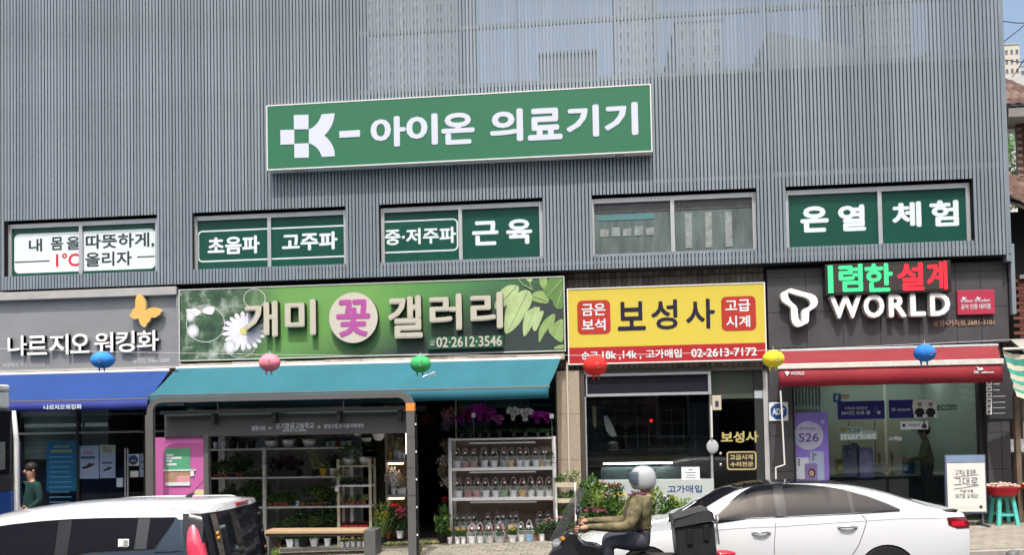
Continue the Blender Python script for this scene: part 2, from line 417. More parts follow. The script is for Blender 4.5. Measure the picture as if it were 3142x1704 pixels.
# window units
wins=[]
def window(a,c,xm):
    W=MB(); t=.065
    W.prism([(a,WZ0-.02),(c,WZ0-.02),(c,6.425),(a,6.425)],-.24,-.19,holes=[[(a+t,WZ0+.015),(c-t,WZ0+.015),(c-t,6.34),(a+t,6.34)]])
    o=W.build('window',alu,B)
    quickbox('mullion',alu,xm-.035,-.25,WZ0+.015,xm+.035,-.2,6.34,o)
    quickbox('window_hood',dark,a-.01,-.2,6.425,c+.01,-.19,WZ1+.1,o)  # near-black strip painted for the shade under the window head
    return o
def px(c,x,Y=-.2): return T(c,x,700,Y).x
films=[film]*5
xm=[P(252,770,-.2).x,P(829,735,-.2).x,P(1414,710,-.2).x,1.62,P(2697,650,-.2).x]
W=[]
for i,(a,c) in enumerate(WIN):
    o=window(a,c,xm[i]); W.append(o)
    fm=film if i!=3 else mat('frosted_film',(.11,.145,.14),.4,var=.5,scale=2.2,stretch=(3,1,.6))
    for p,q_ in ((a+.065,xm[i]-.035),(xm[i]+.035,c-.065)): quickbox('pane',fm,p,-.205,WZ0+.015,q_,-.2,6.34,o)
def wt(i,s,c,x0,y0,x1,y1,m=filmtxt,off=.02,nm='lettering'):
    R=rect(c,x0,y0,x1,y1,-.21); return text(nm,s,R,-.206,m,W[i],.004,off)
R=rect('A',72,1168,783,1368,-.21)
q=MB(); q.prism(rrect(R[0],R[1]+0,xm[0]-.04,R[3],.1,corners=(1,0,0,1)),-.2085,-.206); q.prism(rrect(xm[0]+.04,R[1],R[2],R[3],.1,corners=(0,1,1,0)),-.2085,-.206)
q.build('white_print',filmtxt,W[0])
def wt0(s,x0,y0,x1,y1,m=txtdark,off=.02): R=rect('A',x0,y0,x1,y1,-.212); return text('lettering',s,R,-.209,m,W[0],.003,off)
wt0('내',145,1205,212,1270); wt0('몸',256,1196,318,1262); wt0('을',335,1193,403,1260); wt0('따뜻하게,',432,1178,778,1254)
wt0('1°C',282,1277,400,1345,red,.02); wt0('올리자',430,1270,665,1343)
q=MB()
for a,c_,y in ((74,250,1320),(692,780,1295)): R=rect('A',a,y-3,c_,y+3,-.212); q.box(R[0],-.2115,R[1],R[2],-.2088,R[3])
q.build('printed_line',txtdark,W[0])
def ring(i,R,r,corners,holes=True,t=.028,cut=None):
    q=MB(); o=rrect(*R,r,corners=corners); k=rrect(R[0]+(t if corners[0] else -.0),R[1]+t,R[2]-(t if corners[1] else -.0),R[3]-t,max(r-t,.01),corners=corners)
    q.prism(o,-.2085,-.2055,holes=[k] if False else []) if False else None
    # build the outline as a strip
    n_=len(o)
    for j in range(n_):
        a,b2=o[j],o[(j+1)%n_]; c2,d=k[(j+1)%n_],k[j]
        if abs(a[0]-b2[0])<1e-6 and ((not corners[0] and abs(a[0]-R[0])<1e-6) or (not corners[1] and abs(a[0]-R[2])<1e-6)): continue
        q.face([(a[0],-.207,a[1]),(b2[0],-.207,b2[1]),(c2[0],-.207,c2[1]),(d[0],-.207,d[1])])
    q.build('printed_line',filmtxt,W[i])
R=rect('A',997,1158,1355,1318,-.207); R2=rect('B',0,1120,22,1288,-.207)
ring(1,(R[0],R[1],xm[1]-.036,R[3]),.1,(1,0,0,1)); ring(1,(xm[1]+.036,R[1],WIN[1][1]-.066,R[3]),.02,(0,0,0,0))
wt(1,'초음파','A',1047,1192,1310,1283,off=.035); wt(1,'고주파','A',1422,1172,1703,1263,off=.035)
R=rect('B',212,1108,588,1272,-.207); ring(2,(WIN[2][0]+.066,R[1],xm[2]-.05,R[3]),.1,(0,1,1,0))
wt(2,'중·저주파','B',214,1150,575,1232,off=.03); wt(2,'근','B',655,1115,788,1238,off=.035); wt(2,'육','B',827,1105,958,1232,off=.035)
wt(4,'온','C',585,1040,728,1172,off=.045); wt(4,'열','C',775,1033,915,1166,off=.04); wt(4,'체','C',1047,1018,1195,1147,off=.035); wt(4,'험','C',1237,1010,1384,1142,off=.035)
# fourth window: frosted panes with a teal band and pale print
q=MB(); q.box(.25,-.212,6.02,1.3,-.207,6.12); q.build('teal_band',mat('teal_print',(.08,.2,.21),.5),W[3])
q=MB(); q.box(.2,-.2125,6.16,3.05,-.208,6.33); q.build('dark_band',mat('band_dark',(.07,.075,.08),.5,var=.3),W[3])
q=MB()
for k in range(5): q.box(.3+k*.21,-.213,5.72,.3+k*.21+.15,-.208,5.86+.03*(k%2))
q.build('pale_print',MT.get('pp') or mat('pale_print',(.25,.28,.27),.5,var=.5,scale=9),W[3]); q=MB()
for k in range(3): q.box(1.85+k*.36,-.213,5.45,1.97+k*.36,-.208,6.1)
q.build('pale_strip',mat('pale_print',(.34,.36,.35),.5,var=.5,scale=9),W[3])

# ------------------------------------------------------------------ big green sign
def sign_root(name,label,R,Y): return thing(name,label,'sign',((R[0]+R[2])/2,Y,R[1]))
R=(-5.92,7.15,1.26,8.39)
g=sign_root('fascia_sign','long green lightbox sign with white cross logo and Korean lettering, high on the grey louvres',R,-.4)
quickbox('board',greenboard,R[0]+.02,-.57,R[1]+.02,R[2]-.02,-.36,R[3]-.02,g)
frame_box('frame',white,*R,.02,-.575,-.36,g)
for u in (-5.4,.6): quickbox('bracket',alu,u,-.5,R[1]-.03,u+.14,-.4,R[1]-.001,g)
def gt(s,c,x0,y0,x1,y1,off=.035): return text('letter',s,rect(c,x0,y0,x1,y1,-.575),-.5705,lavwhite,g,.008,off)
gt('아','B',143,588,320,742); gt('이','B',322,575,482,733); gt('온','B',500,568,668,728)
gt('의','B',745,550,912,715); gt('료','B',935,545,1110,706); gt('기','B',1130,530,1295,692); gt('기','B',1322,518,1492,684)
R=rect('B',0,658,90,692,-.575); R0=rect('A',1712,662,1726,690,-.575)
quickbox('dash',lavwhite,R0[0],-.578,R[1],R[2],-.5705,R[3],g)
for pts in (((1482,580),(1556,578),(1556,651),(1483,653)),((1414,656),(1484,654),(1485,728),(1415,730)),((1484,725),(1557,722),(1558,795),(1485,797))):
    q=MB(); q.prism(list(reversed(poly('A',pts,-.575))),-.578,-.5705); q.build('logo_square',lavwhite,g)
def qb(a,b_,c,n=8): return [((1-t)**2*a[0]+2*t*(1-t)*b_[0]+t*t*c[0],(1-t)**2*a[1]+2*t*(1-t)*b_[1]+t*t*c[1]) for t in [k/n for k in range(n+1)]]
pts=qb((1558,652),(1606,634),(1622,576))+qb((1688,571),(1684,640),(1636,683))+qb((1636,683),(1690,730),(1689,788))+qb((1624,792),(1608,738),(1558,722))
q=MB(); q.prism(list(reversed(poly('A',pts,-.575))),-.578,-.5705); q.build('logo_arm',lavwhite,g)

# ------------------------------------------------------------------ shoe shop fascia
R=(-11.9,3.55,-7.87,5.0)
g=sign_root('fascia_sign','brushed grey metal fascia with raised white Korean letters and a yellow butterfly, far left shop',R,-.1)
quickbox('panel',panelm,-12.2,-.22,3.53,R[2],.0,4.9,g); quickbox('cap',mat('fascia_cap',(.36,.36,.35),.5,var=.15),-12.2,-.34,4.9,R[2]+.03,.0,5.06,g,bevel=.01)
quickbox('bottom_trim',mat('fascia_trim',(.42,.41,.38),.5),-12.2,-.25,3.49,R[2]+.01,-.0,3.53,g)
quickbox('side_return',panelm,R[2]+.005,-.3,3.53,R[2]+.09,-.0,4.9,g)
for s,x0,y0,x1,y1 in (('나',75,562,258,755),('르',262,562,450,745),('지',470,548,655,742),('오',672,543,855,728),('워',898,530,1080,722),('킹',1105,518,1285,718),('화',1305,510,1515,708)):
    text('letter',s,rect('D',x0,y0,x1,y1,-.3),-.235,offwhite,g,.075,.014,side=mat('letter_edge',(.3,.3,.3),.4))
pts=[(1325,165),(1350,172),(1372,200),(1388,240),(1392,285),(1385,322),(1420,300),(1470,292),(1510,298),(1545,328),(1520,365),(1480,388),(1438,392),(1430,420),(1400,448),(1396,470),(1380,482),(1362,476),(1335,450),(1328,420),(1322,400),(1290,404),(1262,395),(1240,375),(1232,358),(1252,352),(1262,318),(1292,290),(1290,240),(1298,192)]
q=MB(); q.prism(list(reversed(poly('D',pts,-.34))),-.35,-.27,0,1); q.build('butterfly',[butter,mat('butterfly_edge',(.5,.42,.3),.5)],g)
text('small_lettering','세상에서 가장 편한신발',rect('D',25,818,430,858,-.225),-.2205,mat('print_pale',(.5,.51,.52),.5),g,.004,.01)
text('small_lettering','광명점 2060-5600',rect('D',1262,775,1615,822,-.225),-.2205,MT['print_pale'],g,.004,.01)

# ------------------------------------------------------------------ flower shop fascia
R=(-7.81,3.61,-.38,5.0)
g=sign_root('fascia_sign','green flower shop fascia with printed daisies and leaves and a round white disc',R,-.15)
bm_=bpy.data.materials.new('floral_print'); bm_.use_nodes=True; n=bm_.node_tree.nodes; l=bm_.node_tree.links; bs=n['Principled BSDF']; bs.inputs['Roughness'].default_value=.4
tc=n.new('ShaderNodeTexCoord'); sp=n.new('ShaderNodeSeparateXYZ'); l.new(tc.outputs['Generated'],sp.inputs[0])
ns=n.new('ShaderNodeTexNoise'); ns.inputs['Scale'].default_value=3.6; ns.inputs['Detail'].default_value=7; ns.inputs['Roughness'].default_value=.7; mp=n.new('ShaderNodeMapping'); mp.inputs['Scale'].default_value=(5,1,1); l.new(tc.outputs['Generated'],mp.inputs[0]); l.new(mp.outputs[0],ns.inputs['Vector'])
r1=n.new('ShaderNodeValToRGB'); cr=r1.color_ramp; cr.elements[0].position=0; cr.elements[0].color=(.03,.05,.04,1); cr.elements[1].position=1; cr.elements[1].color=(.055,.14,.05,1)
for p,c in ((.14,(.07,.13,.08,1)),(.2,(.1,.2,.08,1)),(.28,(.16,.37,.1,1)),(.5,(.17,.39,.1,1)),(.64,(.1,.3,.08,1)),(.8,(.07,.22,.09,1))):
    e=cr.elements.new(p); e.color=tuple(k*.85 for k in c[:3])+(1,)
l.new(sp.outputs[0],r1.inputs[0])
r2=n.new('ShaderNodeValToRGB'); r2.color_ramp.elements[0].position=.0; r2.color_ramp.elements[0].color=(1,1,1,1); r2.color_ramp.elements[1].position=1; r2.color_ramp.elements[1].color=(.0,.0,.0,1)
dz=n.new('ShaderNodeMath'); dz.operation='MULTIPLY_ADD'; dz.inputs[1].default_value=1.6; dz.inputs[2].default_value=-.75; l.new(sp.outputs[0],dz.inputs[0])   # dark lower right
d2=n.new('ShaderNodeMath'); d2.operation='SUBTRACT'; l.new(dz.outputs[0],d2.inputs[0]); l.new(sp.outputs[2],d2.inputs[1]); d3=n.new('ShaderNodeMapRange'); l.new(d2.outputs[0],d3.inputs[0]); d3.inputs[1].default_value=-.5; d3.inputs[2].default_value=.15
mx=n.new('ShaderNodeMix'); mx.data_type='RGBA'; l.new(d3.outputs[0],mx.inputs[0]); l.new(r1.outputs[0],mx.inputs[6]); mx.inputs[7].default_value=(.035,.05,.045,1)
m2=n.new('ShaderNodeMix'); m2.data_type='RGBA'; m2.blend_type='OVERLAY'; m2.inputs[6].default_value=(0,0,0,1)
lf=n.new('ShaderNodeMapRange'); l.new(sp.outputs[0],lf.inputs[0]); lf.inputs[1].default_value=.26; lf.inputs[2].default_value=.1; lf.inputs[3].default_value=0; lf.inputs[4].default_value=.9; l.new(lf.outputs[0],m2.inputs[0])
m2.blend_type='MIX'; nr=n.new('ShaderNodeValToRGB'); e0=nr.color_ramp.elements; e0[0].position=.36; e0[0].color=(.02,.035,.03,1); e0[1].position=.66; e0[1].color=(.42,.47,.42,1)
e1=nr.color_ramp.elements.new(.5); e1.color=(.05,.11,.055,1); l.new(ns.outputs[0],nr.inputs[0])
l.new(mx.outputs[2],m2.inputs[6]); l.new(nr.outputs[0],m2.inputs[7])
l.new(m2.outputs[2],bs.inputs['Base Color'])
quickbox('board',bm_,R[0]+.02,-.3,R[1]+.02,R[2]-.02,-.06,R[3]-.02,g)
frame_box('frame',mat('sign_frame_pale',(.5,.53,.5),.4),*R,.02,-.31,-.06,g)
soft=plastic_film('print_glow',(.72,.75,.78),.55)
_n=soft.node_tree.nodes; _l=soft.node_tree.links; _t=_n.new('ShaderNodeTexCoord'); _m=_n.new('ShaderNodeMapping'); _m.inputs['Location'].default_value=(-1,-1,-1); _m.inputs['Scale'].default_value=(2,2,2); _g=_n.new('ShaderNodeTexGradient'); _g.gradient_type='SPHERICAL'
_m.inputs['Scale'].default_value=(2,0,2); _m.inputs['Location'].default_value=(-1,0,-1); _l.new(_t.outputs['Generated'],_m.inputs[0]); _l.new(_m.outputs[0],_g.inputs[0]); _r=_n.new('ShaderNodeMapRange'); _r.inputs[2].default_value=.6; _r.inputs[4].default_value=.95; _l.new(_g.outputs[1],_r.inputs[0]); _l.new(_r.outputs[0],_n['Principled BSDF'].inputs['Alpha'])
pet=mat('petal_print',(.68,.68,.76),.5,var=.12,scale=6); petc=mat('petal_core',(.6,.55,.22),.5)
def petalset(c,cx,cy,r0,r1,wd,angs,Y,sq=1.0):
    q=MB(); 
    for a,s in angs:
        a=math.radians(a); dx,dy=math.cos(a),-math.sin(a); nx,ny=-dy,dx; L=r1*s
        pts=[(cx+dx*r0-nx*wd*.3,cy+sq*(dy*r0-ny*wd*.3)),(cx+dx*L*.55-nx*wd,cy+sq*(dy*L*.55-ny*wd)),(cx+dx*L*.88-nx*wd*.85,cy+sq*(dy*L*.88-ny*wd*.85)),(cx+dx*L,cy+sq*dy*L),(cx+dx*L*.88+nx*wd*.85,cy+sq*(dy*L*.88+ny*wd*.85)),(cx+dx*L*.55+nx*wd,cy+sq*(dy*L*.55+ny*wd)),(cx+dx*r0+nx*wd*.3,cy+sq*(dy*r0+ny*wd*.3))]
        w_=[T(c,x,y,Y) for x,y in pts]; q.face([(p.x,Y-random.uniform(0,.002),p.z) for p in w_])
    return q
q=petalset('F',775,610,20,235,24,[(a,random.uniform(.85,1.02)) for a in range(0,360,19)],-.303,.9); q.build('printed_daisy',pet,g)
q=MB(); q.prism([( T('F',775+42*math.cos(t),610-38*math.sin(t),-.3).x, T('F',775+42*math.cos(t),610-38*math.sin(t),-.3).z) for t in [k*math.pi/8 for k in range(16)]],-.309,-.306); q.build('daisy_core',petc,g)
q=petalset('F',370,430,10,150,26,[(a,random.uniform(.7,1.1)) for a in (20,35,50,8,150,165,180,200,215,-12)],-.303,.55); q.build('printed_daisy',pet,g)
def blob(cx,cy,rx,ry,m,nm,Y=-.3025):
    q=MB(); q.prism([(T('F',cx+rx*math.cos(t),cy-ry*math.sin(t),Y).x,T('F',cx+rx*math.cos(t),cy-ry*math.sin(t),Y).z) for t in [k*math.pi/12 for k in range(24)]],Y-.002,Y); q.build(nm,m,g)
blob(285,610,65,70,soft,'printed_glow'); blob(640,760,65,80,soft,'printed_glow',-.3045); blob(262,470,45,60,soft,'printed_glow',-.3065)
def circ(cx,cy,rx,ry,t,m=pet,Y=-.305,c='F',a0=0,a1=360):
    q=MB(); n_=28
    for k in range(n_):
        q_=[]
        for kk,rr in ((k,0),(k+1,0),(k+1,-t),(k,-t)):
            a=math.radians(a0+(a1-a0)*kk/n_); p=T(c,cx+(rx+rr)*math.cos(a),cy-(ry+rr)*math.sin(a),Y); q_.append((p.x,Y,p.z))
        q.face(q_)
    q.build('printed_bubble',m,g)
circ(405,540,185,178,5); circ(872,300,105,92,5); circ(735,740,150,125,4,a0=180,a1=360)
lp=[mat('printed_leaf_a',(.38,.5,.24),.5,var=.25,scale=5),mat('printed_leaf_b',(.24,.36,.13),.5,var=.3,scale=5),mat('printed_leaf_c',(.12,.23,.07),.5,var=.3,scale=5)]
LV=[([(1010,430),(1080,240),(1170,175),(1280,185),(1270,260),(1140,400)],0),([(1120,680),(1140,380),(1270,250),(1340,225),(1400,250),(1410,350),(1300,540),(1210,640)],0),
    ([(1320,720),(1310,560),(1350,440),(1440,400),(1500,400),(1400,600)],0),([(1440,660),(1400,600),(1450,450),(1530,430),(1500,520)],0),([(1470,785),(1470,620),(1530,520),(1640,450),(1630,560),(1540,640)],1),
    ([(1550,640),(1620,560),(1730,500),(1725,700),(1695,770)],1),([(1400,330),(1410,250),(1520,230),(1580,330),(1560,370),(1450,350)],1),([(1500,230),(1570,110),(1720,95),(1725,220),(1660,330),(1580,330)],2),
    ([(1600,340),(1690,200),(1725,190),(1725,420),(1640,420)],2),([(1480,100),(1560,100),(1550,190),(1510,220),(1475,160)],1),([(1330,105),(1420,100),(1400,150),(1370,150)],0),([(1610,820),(1650,785),(1728,770),(1728,820)],1),([(1430,380),(1470,440),(1440,480)],0)]
def chaikin(p):
    o=[]
    for a,b2 in zip(p,p[1:]+p[:1]): o+=[(a[0]*.78+b2[0]*.22,a[1]*.78+b2[1]*.22),(a[0]*.22+b2[0]*.78,a[1]*.22+b2[1]*.78)]
    return o
for i,(pts,k) in enumerate(LV):
    pts=chaikin(chaikin(pts)); cxm=sum(p[0] for p in pts)/len(pts); cym=sum(p[1] for p in pts)/len(pts)
    far=max(pts,key=lambda p:(p[0]-cxm)**2+(p[1]-cym)**2); ve=[(far[0]*.9+cxm*.1,far[1]*.9+cym*.1),(cxm,cym),(2*cxm-far[0]*.75-cxm*.25,2*cym-far[1]*.75-cym*.25)]
    if i not in (9,10,12):
        q=MB(); q.tube([(max(min(T('H',x,y,-.3).x,-.415),-9),-.3115,max(min(T('H',x,y,-.3).z,4.96),3.65)) for x,y in ve],.004,4); q.build('printed_vein',mat('vein_pale',(.5,.6,.36),.5),g)
    q=MB(); q.prism(list(reversed([(min(a,-.415),max(min(b_,4.97),3.64)) for a,b_ in poly('H',pts,-.3)])) ,-.3035-.0012*(i%6),-.301); q.build('printed_leaf',lp[k],g)
q=MB(); q.tube([tuple(T('H',1260,110,-.306)),tuple(T('H',1310,170,-.306)),tuple(T('H',1420,232,-.306))],.01,4); q.tube([tuple(T('H',1380,150,-.306)),tuple(T('H',1400,215,-.306))],.008,4); q.build('printed_twig',lp[0],g)
for s,c,x0,y0,x1,y1 in (('개','F',775,330,1100,672),('미','F',1168,312,1462,655),('갤','H',-5,288,318,712),('러','H',385,270,708,635),('리','H',793,255,1115,620)):
    if s=='갤':
        a=rect('F',2147,275,2483,680,-.4); b2=rect('H',0,288,318,712,-.4); RR=(a[0],b2[1],b2[2],b2[3])
    else: RR=rect(c,x0,y0,x1,y1,-.4)
    text('letter',s,RR,-.31,cream,g,.13,.03,side=letside)
c0=T('F',1818,485,-.4); rr_=T('F',2050,485,-.4).x-c0.x
q=MB(); q.prism([(c0.x+rr_*math.cos(t),c0.z+rr_*1.02*math.sin(t)) for t in [k*math.pi/24 for k in range(48)]],-.43,-.31,0,1); d=q.build('disc',[mat('disc_cream',(.52,.49,.43),.4,var=.03),letside],g)
text('disc_letter','꽃',rect('F',1652,310,1975,665,-.43),-.4305,magenta,d,.006,.03)
R=rect('H',365,690,1120,812,-.36); d=quickbox('phone_plate',mat('plate_green',(.02,.09,.05),.45),R[0],-.38,R[1],R[2],-.311,R[3],g)
text('phone_number','02·2612·3546',rect('H',452,692,1105,797,-.385),-.3805,cream,d,.012,.02)
text('phone_symbol','☎',rect('H',380,728,440,785,-.385),-.3805,cream,d,.01,0)
# eave strip under it
e=thing('cornice','weathered stone strip between the flower shop fascia and its teal awning','cornice',(-4,0,3.5))
x=-7.8; pale=[mat('cornice_a',(.42,.38,.31),.7,var=.35,scale=8),mat('cornice_b',(.3,.24,.18),.7,var=.45,scale=8),mat('cornice_c',(.5,.48,.42),.7,var=.3,scale=8)]
while x<-.45:
    L=random.uniform(.35,1.1); L=min(L,-.4-x); quickbox('stone_strip',random.choice(pale),x,-.33-random.uniform(0,.01),3.465,x+L-.006,.02,3.57-random.uniform(0,.015),e); x+=L

# ------------------------------------------------------------------ jeweller fascia
R=(-.34,3.36,3.25,4.78)
g=sign_root('fascia_sign','yellow jeweller sign with dark Korean letters, two red tablets and a red bottom band',R,-.1)
zb=T('J',1130,780,-.2).z
quickbox('board',yellow,R[0]+.02,-.2,zb,R[2]-.02,.0,R[3]-.02,g); quickbox('red_band',signred,R[0]+.02,-.2,R[1]+.02,R[2]-.02,.0,zb,g)
frame_box('frame',white,*R,.02,-.21,.0,g)
for x0,y0,x1,y1,a,b_ in ((232,332,562,670,'금은','보석'),(1668,292,2012,634,'고급','시계')):
    R=rect('J',x0,y0,x1,y1,-.2); q=MB(); q.prism(rrect(*R,.09),-.2045,-.2005); t=q.build('tablet',mat('tablet_red',(.4,.04,.03),.4),g)
    if a=='금은':
        text('lettering',a,rect('J',275,365,513,485,-.205),-.205,filmtxt,t,.004,.02); text('lettering',b_,rect('J',278,517,513,635,-.205),-.205,filmtxt,t,.004,.02)
    else:
        text('lettering',a,rect('J',1706,325,1955,443,-.205),-.205,filmtxt,t,.004,.02); text('lettering',b_,rect('J',1715,485,1955,602,-.205),-.205,filmtxt,t,.004,.02)
for s,x0,y0,x1,y1 in (('보',633,345,913,632),('성',968,325,1230,622),('사',1315,318,1602,615)): text('letter',s,rect('J',x0,y0,x1,y1,-.2),-.2005,navytxt,g,.006,.02)
for s,x0,y0,x1,y1 in (('순금',272,845,440,922),('18k ,14k ,',480,835,870,925),('고가매입',915,820,1272,908),('02-2613-7172',1368,810,2020,892)): text('lettering',s,rect('J',x0,y0,x1,y1,-.2),-.2005,filmtxt,g,.005,.018)

# ------------------------------------------------------------------ phone shop fascia
R=(3.3,3.57,7.46,5.02)
g=sign_root('fascia_sign','dark stone fascia with white ribbon emblem and big raised WORLD letters, right-hand shop',R,-.1)
quickbox('bed',dark,R[0]+.01,-.12,R[1]+.01,R[2]-.01,.0,R[3]-.01,g)
xs=[3.3,3.98,4.62,5.27,5.92,6.58,7.0,7.46]; zs=[3.57,4.22,4.86,5.02]
for j in range(3):
    for i in range(7): quickbox('stone_panel',stonegrey,xs[i]+.004,-.15-random.uniform(0,.002),zs[j]+.004,xs[i+1]-.004,-.11,zs[j+1]-.004,g)
wl=mat('channel_white',(.84,.84,.82),.35,var=.04)
out=[(322,338),(350,322),(378,313),(470,340),(560,362),(598,382),(616,408),(622,440),(612,472),(590,495),(560,512),(543,528),(540,580),(540,615),(528,632),(505,640),(497,648),(470,660),(438,668),(412,656),(392,632),(381,600),(378,545),(376,490),(355,472),(318,450),(294,428),(283,395),(284,368),(300,348)]
hole=[(348,350),(430,375),(505,395),(538,415),(554,445),(552,470),(530,486),(500,498),(480,518),(473,550),(472,600),(476,636),(468,618),(445,590),(440,545),(436,500),(422,470),(390,445),(366,420),(352,390)]
q=MB(); q.prism(list(reversed(poly('L',out,-.3))),-.31,-.17,0,1,holes=[poly('L',hole,-.3)]); q.build('emblem',[wl,mat('channel_side',(.55,.55,.53),.5)],g)
for s,x0,y0,x1,y1 in (('W',733,378,1020,590),('O',1040,367,1228,585),('R',1268,364,1430,578),('L',1465,357,1605,570),('D',1645,350,1828,566)):
    text('letter',s,rect('L',x0,y0,x1,y1,-.3),-.17,wl,g,.14,.035,side=MT['channel_side'])
text('small_lettering','광명4거리점 2681-3101',rect('L',1672,598,2232,655,-.16),-.152,mat('copper_letters',(.42,.27,.2),.5),g,.015,.012)
R=rect('L',1892,330,2232,553,-.2)
p=sign_root('plaque','small rose red plaque with white Korean lettering beside the WORLD letters',R,-.16); quickbox('board',mat('plaque_red',(.4,.04,.08),.4,var=.05),R[0],-.22,R[1],R[2],-.155,R[3],p,bevel=.006)
text('lettering','공식 인증 대리점',rect('L',1928,455,2195,503,-.22),-.2205,filmtxt,p,.004,.01)
text('lettering','SK telecom',rect('L',1925,412,2035,440,-.22),-.2205,filmtxt,p,.004,.005); text('lettering','SK broadband',rect('L',2052,408,2190,436,-.22),-.2205,filmtxt,p,.004,.005)
q=MB()
for cx in (1955,2085): q.prism(list(reversed(poly('L',[(cx-18,405),(cx-8,388),(cx+8,402),(cx+22,392),(cx+14,412),(cx-4,420)],-.22))),-.2245,-.2205)
q.build('butterfly_mark',filmtxt,p)
R=rect('L',690,75,1840,362,-.345)
p=sign_root('led_sign','black framed scrolling LED sign with green and red Korean characters, above the WORLD letters',R,-.3)
quickbox('case',mat('led_case',(.02,.022,.02),.5),R[0],-.345,R[1],R[2],-.153,R[3],p,bevel=.01)
quickbox('screen',mat('led_screen',(.045,.035,.035),.6,var=.2,scale=30),R[0]+.06,-.351,R[1]+.05,R[2]-.06,-.3451,R[3]-.05,p)
def ledmat(name,c,c2,st):
    m=mat(name,c,.5,var=0,emis=st); n=m.node_tree.nodes; l=m.node_tree.links; b=n['Principled BSDF']
    if c2:
        tc=n.new('ShaderNodeTexCoord'); wv=n.new('ShaderNodeTexWave'); wv.bands_direction='DIAGONAL'; wv.inputs['Scale'].default_value=9; wv.inputs['Distortion'].default_value=3; l.new(tc.outputs['Object'],wv.inputs[0])
        r=n.new('ShaderNodeValToRGB'); r.color_ramp.elements[0].color=c2+(1,); r.color_ramp.elements[1].color=c+(1,); r.color_ramp.elements[0].position=.2; l.new(wv.outputs[0],r.inputs[0]); l.new(r.outputs[0],b.inputs['Emission Color'])
    return m
ledg=ledmat('led_green',(.05,.62,.2),(.0,.1,.08),.75); ledr=ledmat('led_red',(.7,.02,.035),None,.45)
R=rect('L',715,105,762,358,-.351); quickbox('led_bar',ledg,R[0],-.3545,R[1],R[2],-.3512,R[3],p)
for s,x0,y0,x1,y1,m in (('렴',812,92,1032,345,ledg),('한',1050,85,1305,345,ledg),('설',1345,80,1590,335,ledr),('계',1615,65,1802,328,ledr)): text('led_character',s,rect('L',x0,y0,x1,y1,-.351),-.3515,m,p,.004,.03)
ORD=['first','second','third','fourth','fifth','sixth','seventh','eighth','ninth','tenth','eleventh','twelfth','thirteenth','fourteenth','fifteenth','sixteenth','seventeenth','eighteenth','nineteenth','twentieth','twenty-first','twenty-second','twenty-third','twenty-fourth']
# ------------------------------------------------------------------ awnings
def cloth(a,b_,c,d,nx=16,ny=6,sag=.02,th=.012,m=0,q=None,rip=.004):
    """a,b = top left/right, c,d = front left/right"""
    q=q or MB(); pts=[]
    for j in range(ny+1):
        row=[]
        for i in range(nx+1):
            s=i/nx; t=j/ny; p=(a.lerp(b_,s)).lerp(c.lerp(d,s),t)
            row.append(Vector((p.x,p.y,p.z-sag*4*t*(1-t)+rip*math.sin(i*1.7+j)*t)))
        pts.append(row)
    i0=len(q.v)
    for off in (0,-th):
        for r in pts:
            for p in r: q.v.append((p.x,p.y,p.z+off))
    N=(nx+1)*(ny+1)
    for j in range(ny):
        for i in range(nx):
            k=i0+j*(nx+1)+i
            q.f.append((k,k+nx+1,k+nx+2,k+1)); q.m.append(m)
            q.f.append((N+k,N+k+1,N+k+nx+2,N+k+nx+1)); q.m.append(m)
    for i in range(nx):
        for k in (i0+i,i0+ny*(nx+1)+i): q.f.append((k,k+1,k+1+N,k+N)); q.m.append(m)
    for j in range(ny):
        for k in (i0+j*(nx+1),i0+j*(nx+1)+nx): q.f.append((k,k+nx+1,k+nx+1+N,k+N)); q.m.append(m)
    return q
def valance(m,c,d,hh,parent,wave=.003,n=60):
    q=MB(); 
    for i in range(n+1):
        p=c.lerp(d,i/n); y0=wave*3*math.sin(i*.3)
        q.v+=[(p.x,p.y,p.z),(p.x,p.y-y0*.5-.003,p.z-hh*.5),(p.x,p.y-y0-.005,p.z-hh+.004*math.sin(i*.45))]
    for i in range(n):
        for k in (0,1): a=i*3+k; q.f.append((a,a+3,a+4,a+1)); q.m.append(0)
    o=q.build('valance',m,parent,smooth=True); s=o.modifiers.new('t','SOLIDIFY'); s.thickness=.006; return o
def awning(label,ma,mv,a,b_,c,d,vh,bar=None):
    t=thing('awning',label,'awning',((a.x+b_.x)/2,a.y,c.z))
    cloth(a,b_,c,d).build('canopy',ma,t,smooth=True,auto=.7)
    v=valance(mv,c+Vector((0,-.012,-.02)),d+Vector((0,-.012,-.02)),vh,t)
    q=MB(); q.tube([a+Vector((-.0,.0,.0)),b_],.035,10); q.build('roller',alu if bar else white,t)
    q=MB(); q.tube([c+Vector((-.02,0,-.015)),d+Vector((.02,0,-.015))],.022,8); q.build('front_bar',bar or mat('bar_brown',(.1,.085,.08),.5),t)
    for s in (.06,.94):
        p=a.lerp(b_,s)+Vector((0,0,-.1)); r=c.lerp(d,s)+Vector((0,0,-.03)); mid=(p+r)/2+Vector((.25 if s<.5 else -.25,0,-.03))
        q=MB(); q.tube([p,mid,r],.018,6); q.build('folding_arm',alu,t)
    return t,v
a=P(-60,1152,-.3); b_=T('D',1615,893,-.3); c=P(-60,1236,-1.2); d=T('D',1410,1160,-1.2); c.z=d.z
a.z=b_.z
t,v=awning('bright blue fabric awning with a dark blue lettered valance, above the left shoe shop',bluec,bluev,a,b_,c,d,.18)
text('lettering','나르지오워킹화',rect('D',415,1218,778,1266,-1.24),-1.235,filmtxt,v,.004,.02)
a=T('F',130,992,-.34); b_=T('H',1688,884,-.34); c=P(460,1227,-1.55); d=P(1683,1172,-1.55); m=(a.z+b_.z)/2; a.z=b_.z=m; m=(c.z+d.z)/2; c.z=d.z=m
